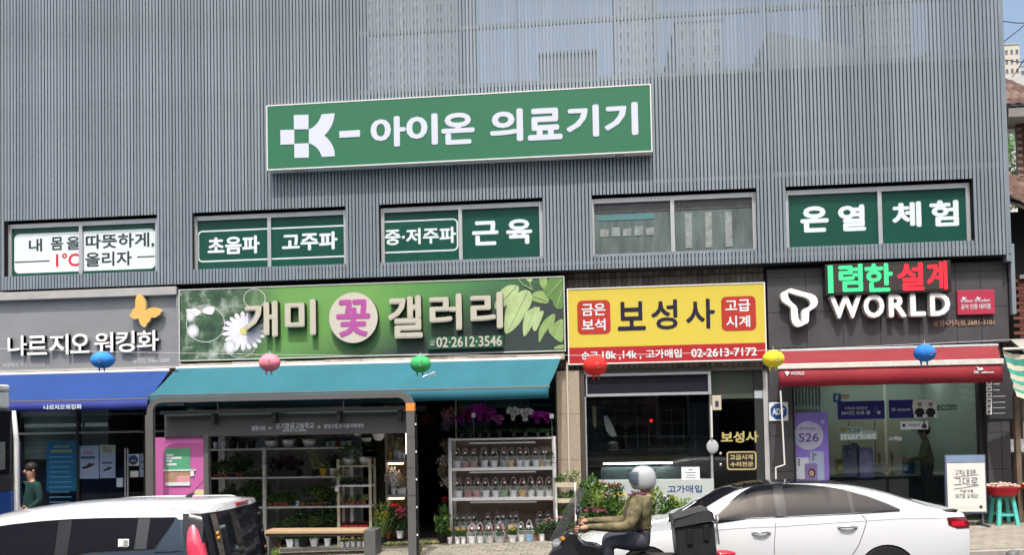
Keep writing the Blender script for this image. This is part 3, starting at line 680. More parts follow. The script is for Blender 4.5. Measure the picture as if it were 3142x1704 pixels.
t,v=awning('large plain teal awning sloping out over the flower shop front',teal,mat('valance_teal',(.012,.1,.14),.75,var=.08),a,b_,c,d,.19)
a=T('L',278,884,-.2); b_=T('L',2262,840,-.2); c=T('L',262,1025,-.95); d=T('L',2298,985,-.95); m=(a.z+b_.z)/2; a.z=b_.z=m; m=(c.z+d.z)/2; c.z=d.z=m
t,v=awning('short red awning with white front bar and lettered valance above the phone shop',redc,redv,a,b_,c,d,.33,mat('bar_offwhite',(.62,.6,.55),.45,var=.2,scale=12))
quickbox('cassette',mat('bar_offwhite',(.62,.6,.55),.45),c.x-.02,-.99,c.z-.045,d.x+.02,-.93,c.z+.045,t,bevel=.008)
text('lettering','WORLD',rect('L',375,1074,500,1104,-.99),-.985,filmtxt,v,.004,.02)
q=MB(); q.prism([( (p-320)/1.0,0) for p in ()] or poly('L',[(322,1074),(340,1068),(366,1080),(362,1094),(350,1098),(350,1112),(340,1114),(334,1098),(324,1088)][::-1],-.99),-.99,-.986); q.build('emblem',filmtxt,v)
text('lettering','SK',rect('L',2045,1065,2098,1090,-.99),-.985,filmtxt,v,.004,.02); text('lettering','telecom',rect('L',2112,1068,2230,1088,-.99),-.985,filmtxt,v,.004,.02)
q=MB(); q.prism(poly('L',[(2072,1025),(2095,1040),(2120,1036),(2135,1052),(2110,1062),(2085,1060)][::-1],-.99),-.99,-.986); q.build('butterfly_mark',filmtxt,v)
q=MB(); pts=[T('H',x,y,-1.0) for x,y in ((268,1125),(340,1108),(335,1075),(380,1068),(435,1045),(445,1085),(430,1120),(400,1145),(295,1166))]
for j in range(len(pts)-2): q.face([pts[0]+Vector((0,.03*(j%2),0)),pts[j+1]+Vector((0,.04*(j%3),0)),pts[j+2]+Vector((0,.04*((j+1)%3),0))])
o=q.build('paper_scrap',mat('scrap_white',(.8,.8,.8),.7,var=0)); tag(o,'crumpled white paper lying on the teal awning below the green lantern','paper'); s=o.modifiers.new('t','SOLIDIFY'); s.thickness=.01
# dark brackets between the blue and teal awnings
t=thing('awning_bracket','dark folded awning hardware in the gap between the blue and teal awnings','bracket',tuple(T('D',1640,905,-.2)))
q=MB(); q.box(-7.86,-.5,3.28,-7.74,-.02,3.42); q.build('housing',mat('bracket_dark',(.05,.048,.045),.6,var=.3),t)
q=MB(); q.tube([(-7.8,-.45,3.33),(-7.72,-1.0,3.12),(-7.75,-1.15,3.0)],.02,6); q.build('arm',alu,t)

# ------------------------------------------------------------------ pilaster and pipes
PX0=P(1712,1400,-.15).x; PX1=P(1782,1400,-.15).x
t=thing('stone_pilaster','beige granite pilaster between the flower shop and the jeweller','pilaster',((PX0+PX1)/2,-.1,SW(-.5)))
zz=[SW(-.5),.75,1.6,2.45,3.26]
for i in range(4):
    quickbox('stone_block',stone,PX0,-.15,zz[i]+.003,PX0+.2,.3,zz[i+1]-.003,t); quickbox('stone_block',stone,PX0+.206,-.152,zz[i]+.003,PX1,.3,zz[i+1]-.003,t)
q=MB(); q.tube([(PX0+.203,-.19,3.4),(PX0+.203,-.19,.6)],.016,8); tag(q.build('drain_pipe',mat('pipe_cream',(.6,.57,.5),.5)),'thin cream pipe running down the beige granite pilaster','pipe')
t=thing('door_jamb','brown metal jamb strip between the granite pilaster and the jeweller window','jamb',(PX1+.1,-.1,.2))
quickbox('strip',mat('jamb_brown',(.1,.085,.07),.45,.3,var=.3,scale=8,stretch=(8,8,.5)),PX1+.008,-.12,SW(0),PX1+.09,.2,3.26,t); quickbox('strip',alu,PX1+.094,-.08,SW(0),PX1+.12,.2,3.26,t)

# ------------------------------------------------------------------ glass shopfronts
sg=glass('shop_glass',(.7,.76,.76),.85,.0,.07); sgd=glass('shop_glass_dark',(.75,.8,.8),.8,.0,.06)
# shoe shop
t=thing('shopfront','dark glazed shoe shop front with aluminium frames behind posters','shopfront',(-9.6,0,.1))
Z0=SW(-9.6)
for a,c in ((-11.4,-10.15),(-10.1,-8.75),(-8.7,-7.86)): quickbox('pane',sgd,a,.1,Z0+.05,c,.112,3.42,t)
for x in (-11.45,-10.15,-8.75): quickbox('frame_post',mat('frame_dark',(.05,.055,.055),.4,.3),x,.06,Z0,x+.05,.14,3.42,t)
quickbox('frame_rail',alu,-11.4,.07,2.25,-7.86,.13,2.29,t); quickbox('frame_rail',MT['frame_dark'],-11.4,.07,Z0,-7.86,.13,Z0+.06,t)
quickbox('blind',mat('blind_grey',(.6,.68,.66),.7,var=.3,scale=2,stretch=(.5,1,6)),-11.4,.25,1.75,-9.6,.3,3.3,t)
quickbox('display',mat('shoe_shelf',(.3,.25,.2),.7,var=.4),-10.6,.9,.1,-7.9,1.3,1.0,t)
for i in range(5): quickbox('shelf',mat('shoe_shelf2',(.5,.45,.38),.7),-10.0,2.2,.6+i*.45,-7.9,2.6,.63+i*.45,t)
# posters
def poster(label,R,Y,m,parent=None,nm='poster'):
    t=thing(nm,label,'poster',((R[0]+R[2])/2,Y,R[1])); quickbox('sheet',m,R[0],Y-.004,R[1],R[2],Y,R[3],t); return t
PY=.09
R=rect('E',440,325,728,795,PY); t=poster('tall blue poster with rows of pale text on the shoe shop window',R,PY,mat('poster_blue',(.015,.13,.27),.5,var=.15))
q=MB()
for k in range(10): z=R[3]-.32-k*.1; q.box(R[0]+.06,PY-.006,z,R[2]-.06-.12*random.random(),PY-.0045,z+.018)
q.build('printed_line',mat('print_lightblue',(.12,.35,.5),.5),t)
q=MB(); q.box(R[0]+.1,PY-.006,R[3]-.22,R[2]-.1,PY-.0045,R[3]-.17); q.box(R[0]+.15,PY-.006,R[3]-.12,R[2]-.15,PY-.0045,R[3]-.09); q.build('printed_heading',mat('print_olive',(.25,.3,.08),.5),t)
def shoe(t,cx,cz,w,Y):
    k=w; q=MB(); q.prism([(cx-k*.5,cz-k*.12),(cx-k*.3,cz-k*.2),(cx+k*.2,cz-k*.05),(cx+k*.48,cz+k*.12),(cx+k*.5,cz+k*.26),(cx+k*.3,cz+k*.24),(cx+k*.05,cz+k*.27),(cx-k*.1,cz+k*.1),(cx-k*.4,cz-k*.0)],Y-.007,Y-.0045); q.build('printed_shoe',mat('print_shoe',(.04,.03,.045),.5),t)
    q=MB(); q.prism([(cx-k*.5,cz-k*.12),(cx-k*.48,cz-k*.17),(cx-k*.28,cz-k*.25),(cx+k*.22,cz-k*.1),(cx+k*.49,cz+k*.08),(cx+k*.48,cz+k*.12),(cx+k*.2,cz-k*.05),(cx-k*.3,cz-k*.2)],Y-.0068,Y-.0045); q.build('printed_sole',filmtxt,t)
sky_p=mat('poster_sky',(.3,.42,.6),.5,var=.25,scale=2)
for lab,x0,y0,x1,y1 in (('larger pale blue 1+1 poster with a black sneaker in the shoe shop window',730,366,934,678),('smaller pale blue 1+1 sneaker poster under the pale green card',942,448,1090,672),('narrow pale blue sneaker poster cut off by the bus shelter post',1318,442,1392,662)):
    R=rect('E',x0,y0,x1,y1,PY); t=poster(lab,R,PY,sky_p); w_=R[2]-R[0]; hh=R[3]-R[1]; cx=(R[0]+R[2])/2
    if w_>.35:
        text('lettering','1+1',(cx-w_*.17,R[3]-hh*.27,cx+w_*.17,R[3]-hh*.16),PY-.0045,red,t,.003,.02)
    q=MB(); q.box(cx-w_*.33,PY-.006,R[3]-hh*.4,cx+w_*.33,PY-.0045,R[3]-hh*.32); q.build('printed_banner',mat('print_slate',(.06,.1,.17),.5),t)
    shoe(t,cx,R[1]+hh*.36,w_*.6,PY)
R=rect('E',943,360,1090,446,PY); t=poster('pale green card above the smaller sneaker poster',R,PY,mat('card_green',(.4,.5,.44),.5)); text('lettering','신발 특가\n대 할인',(R[0]+.04,R[1]+.03,R[2]-.04,R[3]-.03),PY-.0045,txtdark,t,.003,0)
R=rect('E',1208,446,1314,556,PY-.04); t=poster('square white sticker with a round blue and yellow badge on the shoe shop door',R,PY-.04,paper)
q=MB(); cx,cz=(R[0]+R[2])/2,(R[1]+R[3])/2; r=(R[2]-R[0])*.42; q.prism([(cx+r*math.cos(k*.314),cz+r*math.sin(k*.314)) for k in range(20)],PY-.047,PY-.0445); q.build('badge',mat('badge_blue',(.02,.1,.3),.5),t)
q=MB(); q.prism([(cx+r*.62*math.cos(k*.314),cz-.03+r*.4*math.sin(k*.314)) for k in range(0,11)],PY-.049,PY-.0472); q.build('badge_car',mat('badge_yellow',(.5,.45,.1),.5),t)
R=rect('E',1230,604,1308,664,PY-.04); poster('small blank white card below the round badge sticker',R,PY-.04,paper)
R=rect('E',138,320,190,790,-.2); poster('tall narrow purple and blue banner beside the bus',(R[0],R[1]-.6,R[2],R[3]),-.2,mat('banner_lilac',(.38,.4,.62),.5,var=.3,scale=2),nm='banner')
t=thing('shop_door','glass door of the shoe shop with long steel pull handle','door',(-8.3,0,.1))
quickbox('stile',MT['frame_dark'],-8.62,.02,Z0+.05,-8.56,.07,2.2,t)
for u in (1186,1210): x=T('E',u,600,-.02).x; q=MB(); q.tube([(x,-.03,.35),(x,-.03,1.95)],.016,8); q.build('pull_handle',alu,t)
R=rect('E',1108,670,1165,757,0); quickbox('paper_holder',mat('holder_blue',(.45,.55,.7),.5),R[0],-.03,R[1],R[2],.02,R[3],t)

# jeweller
t=thing('shopfront','dark glazed jeweller front with a wide window, steel framed transom and a door','shopfront',(1.4,0,.2))
JX0=PX1+.12; JD=P(2184,1300,0).x; JX1=3.22; Z0=SW(1.4)
R=rect('K',480,690,1665,1100,-.02); CZ=R[3]
quickbox('pane',sgd,JX0,.1,CZ,JD-.03,.11,2.62,t)
quickbox('frame_post',alu,JD-.03,.02,Z0,JD+.01,.14,3.3,t); quickbox('frame_post',MT['frame_dark'],JX1-.16,.04,Z0,JX1-.02,.14,3.3,t)
R=rect('J',303,1055,1562,1283,-.05)
frame_box('transom_frame',alu,R[0],R[1],R[2],R[3],.05,-.08,.1,t); quickbox('transom_panel',mat('transom_dark',(.02,.021,.03),.18,var=.2),R[0]+.05,-.03,R[1]+.05,R[2]-.05,.0,R[3]-.05,t)
quickbox('lintel',mat('lintel_grey',(.16,.15,.14),.7,var=.3),JX0,.0,R[3]+.01,JX1,.3,3.26,t)
quickbox('transom_pane',mat('transom_green',(.07,.085,.07),.15,var=.2,scale=1),JD+.02,.08,2.68,JX1-.16,.1,3.2,t)
quickbox('stall_riser',mat('riser_grey',(.42,.47,.47),.5,var=.08),JX0,-.03,Z0,P(2190,1500,0).x,.2,CZ,t)
o=t
text('lettering','고가매입',rect('K',1228,740,1550,810,-.035),-.031,mat('print_royal',(.02,.05,.22),.5),o,.004,.012)
quickbox('display_case',mat('case_glassy',(.25,.32,.3),.3,var=.3,scale=3),JX0+.25,.35,CZ-.02,JD-.5,.7,CZ+.22,t)
quickbox('case_lamp',mat('lamp_strip',(.95,.97,1),.5,var=0,emis=12),JX0+.3,.3,CZ+.28,JD-.7,.33,CZ+.31,t)
quickbox('case_top',mat('case_wood',(.08,.06,.045),.3,var=.4,scale=5,stretch=(.5,3,3)),JX0,.14,CZ+.33,JD-.4,.7,CZ+.42,t)
dr=thing('shop_door','frameless dark glass door of the jeweller with gold lettering and a gold framed notice','door',((JD+JX1)/2,.05,Z0))
quickbox('leaf',glass('door_glass',(.25,.27,.28),.8,0,.06),JD+.03,.05,Z0+.02,JX1-.18,.062,2.64,dr)
p0=T('K',1638,0,-.05); p1=T('K',1645,285,-.05); q=MB(); q.tube([(p0.x,-.05,2.55),(p0.x,-.05,p1.z)],.018,8); q.build('pull_handle',mat('handle_white',(.7,.7,.68),.35),dr)
text('lettering','보성사',rect('K',1728,230,2085,338,.04),.045,goldm,dr,.006,.03)
R=rect('K',1785,420,2065,595,.04); q=MB(); q.prism(rrect(R[0],R[1],R[2],R[3],.05),.035,.045,holes=[rrect(R[0]+.022,R[1]+.022,R[2]-.022,R[3]-.022,.035)]); q.build('gold_border',mat('gold_bright',(.6,.5,.25),.35,.2),dr)
quickbox('notice_back',dark,R[0]+.02,.042,R[1]+.02,R[2]-.02,.047,R[3]-.02,dr)
text('lettering','고급시계',rect('K',1812,450,2030,500,.04),.041,MT['gold_bright'],dr,.004,.02); text('lettering','수리전문',rect('K',1818,518,2036,565,.04),.041,MT['gold_bright'],dr,.004,.02)
for y in (440,545): p=T('K',1725,y,.03); q=MB(); q.ell((p.x,.02,p.z),.03,.03,.03); q.build('knob',chrome,dr,smooth=True)
p=T('K',1650,375,.0); q=MB(); q.ell((p.x,.0,p.z),.11,.03,.13); tag(q.build('wall_bell',mat('bell_grey',(.4,.42,.45),.3)),'pale round hanging bell ornament beside the jeweller door','bell')
R=rect('K',1358,568,1530,690,.07); t2=poster('white printed notice in the jeweller window above the pale counter board',R,.085,paper,nm='notice')
for k,(z,wd) in enumerate(((.2,.12),(.42,.3),(.62,.24),(.82,.3))): q=MB(); hh=R[3]-R[1]; cx=(R[0]+R[2])/2; W2=R[2]-R[0]; q.box(cx-W2*wd,.078,R[3]-hh*z-.012,cx+W2*wd,.0805,R[3]-hh*z+.006); q.build('printed_line',mat('print_grey',(.2,.2,.22),.6),t2)
R=rect('J',1575,1283,1665,1397,.0); t2=thing('wall_box','small cream alarm box beside the jeweller door top','alarm box',((R[0]+R[2])/2,0,R[1])); quickbox('case',mat('alarm_cream',(.5,.45,.35),.4),R[0],-.03,R[1]-.06,R[2],.03,R[3],t2,bevel=.008); quickbox('emblem',mat('alarm_dark',(.05,.05,.08),.4),R[0]+.05,-.034,R[1],R[2]-.05,-.031,R[3]-.1,t2)
R=rect('J',2000,1235,2082,1310,.02); poster('small pale sticker at the top right of the jeweller door',R,.04,mat('sticker_pale',(.4,.47,.52),.4),nm='sticker')
# jeweller interior
t=thing('shelf_unit','dark cluttered shelving inside the jeweller behind the glass','shelf',(1,3,.2))
dim=mat('interior_dim',(.4,.4,.38),.8,var=.5,scale=4)
quickbox('back_panel',dim,-.4,3.0,.2,3.1,3.05,3.3,t)
for i in range(7): quickbox('shelf_board',mat('dim_wood',(.12,.1,.08),.7,var=.4),-.3,2.6,.5+i*.38,1.3,2.95,.53+i*.38,t)
for i in range(26):
    x=random.uniform(-.2,1.2); k=random.randint(0,5); z=.53+k*.38; q=.05+random.random()*.1
    quickbox('box',mat('dimbox%d'%(i%4),random.choice([(.1,.1,.12),(.14,.1,.08),(.06,.08,.1),(.18,.17,.15)]),.7),x,2.62,z,x+q,2.8,z+.08+random.random()*.15,t)
frame_box('inner_window_frame',alu,1.5,1.9,2.9,2.9,.05,2.9,2.98,t); quickbox('inner_window',mat('inner_pane',(.05,.06,.07),.2),1.55,2.94,1.95,2.85,2.96,2.85,t); quickbox('inner_mullion',alu,2.18,2.9,1.9,2.22,2.98,2.9,t)
for lab_,pts_,m_ in (('long white cloth draped inside the jeweller behind the glass',[(625,85),(655,80),(700,160),(745,270),(700,285),(650,230),(628,150)],mat('cloth_white',(.6,.6,.58),.8,bump=1,bscale=8)),('narrow tan cloth hanging at the left edge inside the jeweller window',[(515,-10),(548,-10),(555,170),(535,205),(518,150)],mat('cloth_tan',(.5,.4,.2),.8,bump=1,bscale=8))):
    q=MB(); q.prism(list(reversed(poly('K',pts_,.35))),.33,.36); tag(q.build('hanging_cloth',m_),lab_,'cloth')
q=MB()
for k in range(9): q.box(JX0+.3+k*.22,.5,1.75,JX0+.305+k*.22,.51,2.5)
for k in range(4): q.box(JX0+.3,.5,1.75+k*.25,JX0+2.06,.51,1.756+k*.25)
tag(q.build('wire_grid',mat('wire_grey',(.35,.36,.37),.4)),'thin grey wire display grid inside the jeweller window','display grid')
q=MB(); q.ell((1.35,2.4,2.3),.03,.03,.03); tag(q.build('red_lamp',mat('lamp_red',(.8,.01,.01),.5,var=0,emis=3)),'tiny red indicator lamp glowing inside the jeweller','lamp')
# ------------------------------------------------------------------ phone shop front
t=thing('shopfront','wide glazed phone shop front between two dark stone clad columns','shopfront',(5.4,0,.3)); PHs=t
Z0=SW(5.4)
GX0=P(2436,1400,0).x; GX1=P(3012,1400,0).x
zz=[SW(3.6),.75,1.33,1.98,2.62,3.3]
for a,c,b2 in ((3.3,3.3+.4,GX0-.02),(GX1+.06,GX1+.3,7.44)):
    for i in range(5):
        quickbox('stone_panel',stonegrey,a+.004,-.1,zz[i]+.004,c-.003,.25,zz[i+1]-.004,t); quickbox('stone_panel',stonegrey,c+.003,-.1-.002,zz[i]+.004,b2-.004,.25,zz[i+1]-.004,t)
for a,c in ((GX0,5.35),(5.37,GX1)): quickbox('pane',glass('phone_glass',(.78,.84,.83),.9,0,.075),a+.03,.05,Z0+.05,c-.005,.062,3.4,t)
quickbox('frame_post',MT['frame_dark'],GX0-.02,.0,Z0,GX0+.03,.12,3.4,t); quickbox('frame_post',MT['frame_dark'],GX1-.02,.0,Z0,GX1+.05,.12,3.4,t); quickbox('threshold',MT['frame_dark'],GX0,.0,Z0,GX1,.12,Z0+.06,t)
wallg=mat('shop_wall_green',(.42,.5,.45),.7,var=.1,scale=1); 
quickbox('inner_back_wall',wallg,3.4,3.2,.2,7.35,3.25,3.42,t); quickbox('inner_side_wall',wallg,7.25,.3,.2,7.3,3.2,3.42,t); quickbox('inner_ceiling',mat('ceiling_white',(.6,.62,.6),.8),3.4,.15,3.39,7.3,3.2,3.41,t)
quickbox('beige_panel',mat('panel_beige',(.5,.48,.38),.6,var=.1),4.55,3.1,.6,6.75,3.16,2.2,t)
for x in (5.1,5.65,6.2): quickbox('panel_joint',dark,x,3.095,.6,x+.012,3.1,2.2,t)
quickbox('counter',mat('counter_dark',(.05,.055,.06),.4),4.3,.9,Z0,7.0,1.4,1.15,t); quickbox('counter_top',mat('counter_top',(.45,.47,.46),.2),4.25,.85,1.15,7.05,1.45,1.19,t)
lampm=mat('ceiling_spot',(1,.97,.9),.5,var=0,emis=25)
for i,(u,v) in enumerate(((700,1148),(1085,1142),(1160,1138),(1475,1135),(1552,1133),(1010,1230),(1095,1230),(1470,1225),(1560,1225),(1987,1135))):
    Y=1.0 if v<1200 else 2.4; p=T('L',u,v,Y); q=MB(); q.lathe((p.x,Y,3.36),[(.06,0),(.07,.025)],12); tag(q.build('ceiling_spot',lampm),'lit round ceiling spot, %s of the spots inside the phone shop'%ORD[i],'lamp','ceiling spots in the phone shop')
# vertical blinds at left
q=MB()
for k in range(9): q.box(GX0+.08+k*.06,.35,.9,GX0+.115+k*.06,.36,3.3)
o=q.build('vertical_blind',mat('blind_green',(.3,.38,.33),.6)); tag(o,'pale green vertical blind strips inside the left edge of the phone shop window','blind')
# tall purple poster
R=rect('M',332,175,670,740,.03); R=(R[0],R[1]-.25,R[2],R[3]-.02)
t=poster('tall violet poster reading Galaxy S26 with drawn phones, left side of the phone shop window',R,.03,mat('poster_violet',(.27,.2,.66),.4,var=.25,scale=1.5))
Y=.025
def dsk(t,c,cx,cy,r,m,Y,nm='printed_bubble',ry=None):
    p=T(c,cx,cy,Y); rx=T(c,cx+r,cy,Y).x-p.x; q=MB(); q.prism([(p.x+rx*math.cos(k*.2618),p.z+rx*(ry or 1)*math.sin(k*.2618)) for k in range(24)],Y-.0015,Y); q.build(nm,m,t)
dsk(t,'M',502,382,126,mat('bubble_pale',(.52,.52,.68),.4,var=.3,scale=3),Y); dsk(t,'M',378,410,42,mat('bubble_blue',(.35,.45,.75),.4),Y-.002); dsk(t,'M',620,265,17,MT['bubble_blue'],Y)
text('lettering','Galaxy',rect('M',427,305,568,340,Y-.003),Y-.002,mat('print_violet',(.1,.03,.25),.5),t,.002,.0); text('lettering','S26',rect('M',420,362,588,436,Y-.003),Y-.002,MT['print_violet'],t,.002,.005)
def phone(t,c,x0,y0,x1,y1,Y,m,r=.03):
    R=rect(c,x0,y0,x1,y1,Y); q=MB(); q.prism(rrect(*R,min(r,(R[2]-R[0])*.2)),Y-.0012,Y); q.build('printed_phone',m,t)
pw1=mat('phone_pale',(.62,.68,.76),.4)
phone(t,'M',400,568,508,780,Y,pw1); phone(t,'M',516,516,635,800,Y-.0015,mat('phone_blue',(.4,.48,.66),.4)); phone(t,'M',470,620,578,840,Y-.003,mat('phone_violet',(.25,.2,.45),.4))
for x,y in ((420,590),(420,612),(420,632),(540,538),(540,560),(540,584),(562,545)): dsk(t,'M',x,y,8,txtdark,Y-.004,'printed_camera')
dsk(t,'M',530,700,30,haird,Y-.0045,'printed_hair',1.3); dsk(t,'M',528,702,21,mat('print_skin',(.5,.32,.25),.5),Y-.0062,'printed_face',1.3)
# banners on the glass
R=rect('M',748,88,1148,242,.03); t=poster('navy window banner with white Korean text 24시간 and a shield',R,.03,mat('banner_navy',(.03,.03,.2),.4,var=.1),nm='banner')
text('lettering','고객님의 휴대폰은',rect('M',805,135,1003,162,.02),.0255,filmtxt,t,.002,.005); text('lettering','24시간 보호 중',rect('M',780,172,1028,205,.02),.0255,filmtxt,t,.002,.012)
dsk(t,'M',1075,160,24,mat('shield_blue',(.06,.06,.25),.4),.0255,'printed_shield',1.4); dsk(t,'M',1100,186,15,mat('shield_pale',(.5,.5,.6),.4),.0235,'printed_badge')
R=rect('M',1184,76,1588,232,.03); t=poster('navy and white window banner showing two people in dark shirts',R,.03,MT['banner_navy'],nm='banner')
q=MB(); x=T('M',1400,150,.02).x; q.prism([(x-.0,R[1]),(R[2],R[1]),(R[2],R[3]),(x-.01,R[3]),(x-.03,(R[1]+R[3])/2+.05)],.0235,.0255); q.build('white_field',paper,t)
text('lettering','SK telecom',rect('M',1208,145,1368,172,.02),.0255,filmtxt,t,.002,.008)
for cx in (1447,1540):
    dsk(t,'M',cx,120,17,haird,.0228,'printed_hair',1.15); dsk(t,'M',cx,126,13,MT['print_skin'],.0208,'printed_face',1.2)
    q=MB(); q.prism(list(reversed(poly('M',[(cx-15,148),(cx+15,148),(cx+38,165),(cx+42,200),(cx+26,204),(cx+28,226),(cx-28,226),(cx-26,204),(cx-42,200),(cx-38,165)],.02))),.0205,.023); q.build('printed_shirt',mat('print_shirt',(.02,.02,.03),.5),t)
R=rect('M',1283,260,1518,330,.03); t=poster('narrow white window strip with small text and a shield, under the two-person banner',R,.03,paper,nm='sticker'); dsk(t,'M',1312,296,15,MT['banner_navy'],.0255,'printed_shield'); text('lettering','개인정보보호',rect('M',1353,282,1450,304,.02),.0255,MT['print_royal'],t,.002,.005)
q=MB(); q.prism(list(reversed(poly('M',[(1465,320),(1468,290),(1480,280),(1478,262),(1484,252),(1492,262),(1490,280),(1505,290),(1510,320)],.02))),.022,.0253); q.build('printed_person',txtdark,t)
# S26 market sticker
R=rect('M',762,320,1085,420,.03); t=thing('sticker','cut-out window sticker reading S26 market with a small basket','sticker',((R[0]+R[2])/2,.03,R[1]))
q=MB(); q.prism(list(reversed(poly('M',[(755,300),(950,310),(965,335),(1070,340),(1088,360),(1078,412),(770,425),(772,385)],.03))),.026,.03); q.build('outline',mat('sticker_teal',(.3,.4,.36),.5),t)
text('lettering','market',rect('M',778,350,1078,414,.02),.0255,mat('print_mint',(.62,.72,.76),.5),t,.004,.03); text('lettering','S26',rect('M',838,314,945,358,.02),.0255,mat('print_green_dark',(.05,.17,.12),.5),t,.003,.02)
q=MB(); q.prism(list(reversed(poly('M',[(758,312),(835,305),(828,355),(775,360)],.02))),.0215,.0255); q.build('basket',mat('basket_olive',(.2,.19,.09),.5),t)
R=rect('M',1178,390,1292,426,.03); t=thing('sticker','small white Korean lettering sticker beside the market sticker','sticker',((R[0]+R[2])/2,.03,R[1])); text('lettering','고객님',R,.03,filmtxt,t,.003,.04)
R=rect('M',710,25,776,98,.03); t=poster('small square navy security sticker high on the phone shop glass',R,.03,MT['badge_blue'],nm='sticker'); text('lettering','ADT',(R[0]+.04,(R[1]+R[3])/2-.04,R[2]-.04,(R[1]+R[3])/2+.05),.0255,filmtxt,t,.002,.03)
R=rect('M',778,30,845,70,.03); poster('small cream card beside the square security sticker',R,.03,mat('card_cream',(.4,.35,.25),.5,var=.4,scale=20),nm='sticker')
# security plate on the column
R=rect('M',165,98,326,256,-.11); t=thing('security_plate','square white plate with a blue octagon reading ADT on the left stone column','sign',((R[0]+R[2])/2,-.11,R[1])); quickbox('plate',paper,R[0],-.125,R[1],R[2],-.103,R[3],t)
cx,cz,r=(R[0]+R[2])/2,(R[1]+R[3])/2,(R[2]-R[0])*.46; q=MB(); q.prism([(cx+r*math.cos(math.radians(22.5+45*k)),cz+r*math.sin(math.radians(22.5+45*k))) for k in range(8)],-.128,-.1255); q.build('octagon',mat('adt_blue',(.03,.08,.24),.4),t)
text('lettering','ADT',rect('M',192,150,298,206,-.13),-.1285,filmtxt,t,.004,.05)
q=MB(); x=P(2395,1300,-.95).x; q.tube([T('M',262,0,-.95),T('M',275,200,-.95),T('M',298,630,-.95),T('M',222,655,-.95),T('M',224,760,-.95)],.014,6); tag(q.build('crank_rod',mat('rod_white',(.68,.68,.66),.4)),'long white awning crank rod hanging before the left stone column','rod')
# directory on the right column
R=rect('M',2010,-200,2240,240,-.105); t=thing('directory_board','narrow dark directory board with six small white pictures on the right stone column','sign',((R[0]+R[2])/2,-.12,R[1])); quickbox('board',mat('board_dark',(.05,.05,.055),.45),R[0],-.125,R[1],R[2],-.103,R[3],t)
for k,y in enumerate((1175,1230,1287,1342,1392,1442)):
    a=rect('L',2160,y-24,2210,y+24,-.13); quickbox('picture',paper,a[0],-.131,a[1],a[2],-.1255,a[3],t); quickbox('picture_print',mat('print_mid',(.12,.12,.12),.5,var=.6,scale=40),a[0]+.02,-.1325,a[1]+.03,a[2]-.02,-.1312,a[3]-.03,t)
    a=rect('L',2222,y+12-2,2222+(60 if k<2 else 110),y+12+3,-.13); quickbox('line',filmtxt,a[0],-.13,a[1],a[2],-.1255,a[3],t)
text('wall_lettering','ecom',rect('M',1596,118,1765,168,.03),.045,txtdark,PHs,.003,.01)
# display phones inside
for lab,x0,y0,x1,y1,m in (('large violet cardboard phone showing its camera side, in the phone shop window',795,462,930,735,mat('card_phone_a',(.2,.18,.32),.4)),('large violet cardboard phone showing its bright screen, in the phone shop window',915,484,1050,740,mat('card_phone_b',(.3,.26,.55),.4,var=.3,scale=3))):
    R=rect('M',x0,y0,x1,y1,.35); t=thing('cardboard_phone',lab,'display',((R[0]+R[2])/2,.35,R[1])); q=MB(); q.prism(rrect(R[0],R[1],R[2],R[3],.03),.34,.37); q.build('panel',m,t)
    if x0<900:
        for x,y in ((822,505),(828,530),(836,558),(850,497)): dsk(t,'M',x,y,9,txtdark,.338,'camera')
    else: dsk(t,'M',985,600,52,mat('screen_glow',(.4,.36,.62),.4,var=.3,scale=5),.338,'printed_wave',1.9)
for i,(u,w_,hh,m,Y) in enumerate(((780,60,90,mat('folder_yellow',(.4,.36,.03),.5),1.0),(1350,90,75,mat('box_blue',(.04,.14,.3),.5),1.0),(1085,60,60,mat('box_grey',(.3,.32,.33),.5),.95),(1430,70,70,mat('box_pale',(.36,.4,.38),.5),1.0))):
    p=T('M',u,620,Y); quickbox_o=quickbox('counter_box',m,p.x-.09,Y-.08,1.19,p.x+.09,Y+.08,1.19+hh*.0033); tag(quickbox_o,['yellow folder box standing on the phone shop counter','blue box on the phone shop counter beside the standing man','grey carton on the phone shop counter beside the cardboard phones','pale carton on the phone shop counter in front of the standing man'][i],'box')
for i,u in enumerate((1128,1237)):
    p=T('M',u,600,.8); q=MB(); q.tube([(p.x,.95,1.19),(p.x,.95,1.28),(p.x+.0,.95,1.6)],[.04,.02,.035],8); tag(q.build('wooden_stand',mat('stand_wood',(.36,.22,.12),.5)),['left','right'][i]+' one of two slim wooden stands on the phone shop counter','stand')

# free-standing sign board
R=rect('M',1668,545,2012,1030,-.75); t=thing('poster_stand','white poster stand with handwritten style Korean text outside the phone shop','sign',((R[0]+R[2])/2,-.75,SW(6.8)))
R=(R[0]+.01,R[1],R[2]-.02,R[3])
fr=mat('stand_frame',(.12,.14,.2),.4,.3); quickbox('back_board',fr,R[0]-.02,-.76,R[1]-.03,R[2]+.02,-.72,R[3],t); quickbox('sheet',mat('poster_paper',(.66,.66,.62),.6,var=.08),R[0]+.01,-.768,R[1],R[2],-.761,R[3]-.14,t); quickbox('top_band',mat('band_blue',(.2,.27,.4),.4),R[0],-.768,R[3]-.13,R[2],-.761,R[3]-.01,t)
for x in (R[0]+.03,R[2]-.05): quickbox('leg',fr,x,-.72,SW(6.8),x+.03,-.69,R[3]-.02,t); quickbox('foot',fr,x,-.95,SW(6.8),x+.03,-.5,SW(6.8)+.03,t)
td=mat('print_ink',(.06,.06,.09),.5)
for s,x0,y0,x1,y1 in (('고객님 휴대폰',1750,672,1925,720),('그대로',1740,735,1943,815),('지금 바로',1790,842,1902,868),('SKT로 오세요!',1752,875,1946,918)): text('lettering',s,rect('M',x0,y0,x1,y1,-.77),-.7685,td,t,.003,.0)
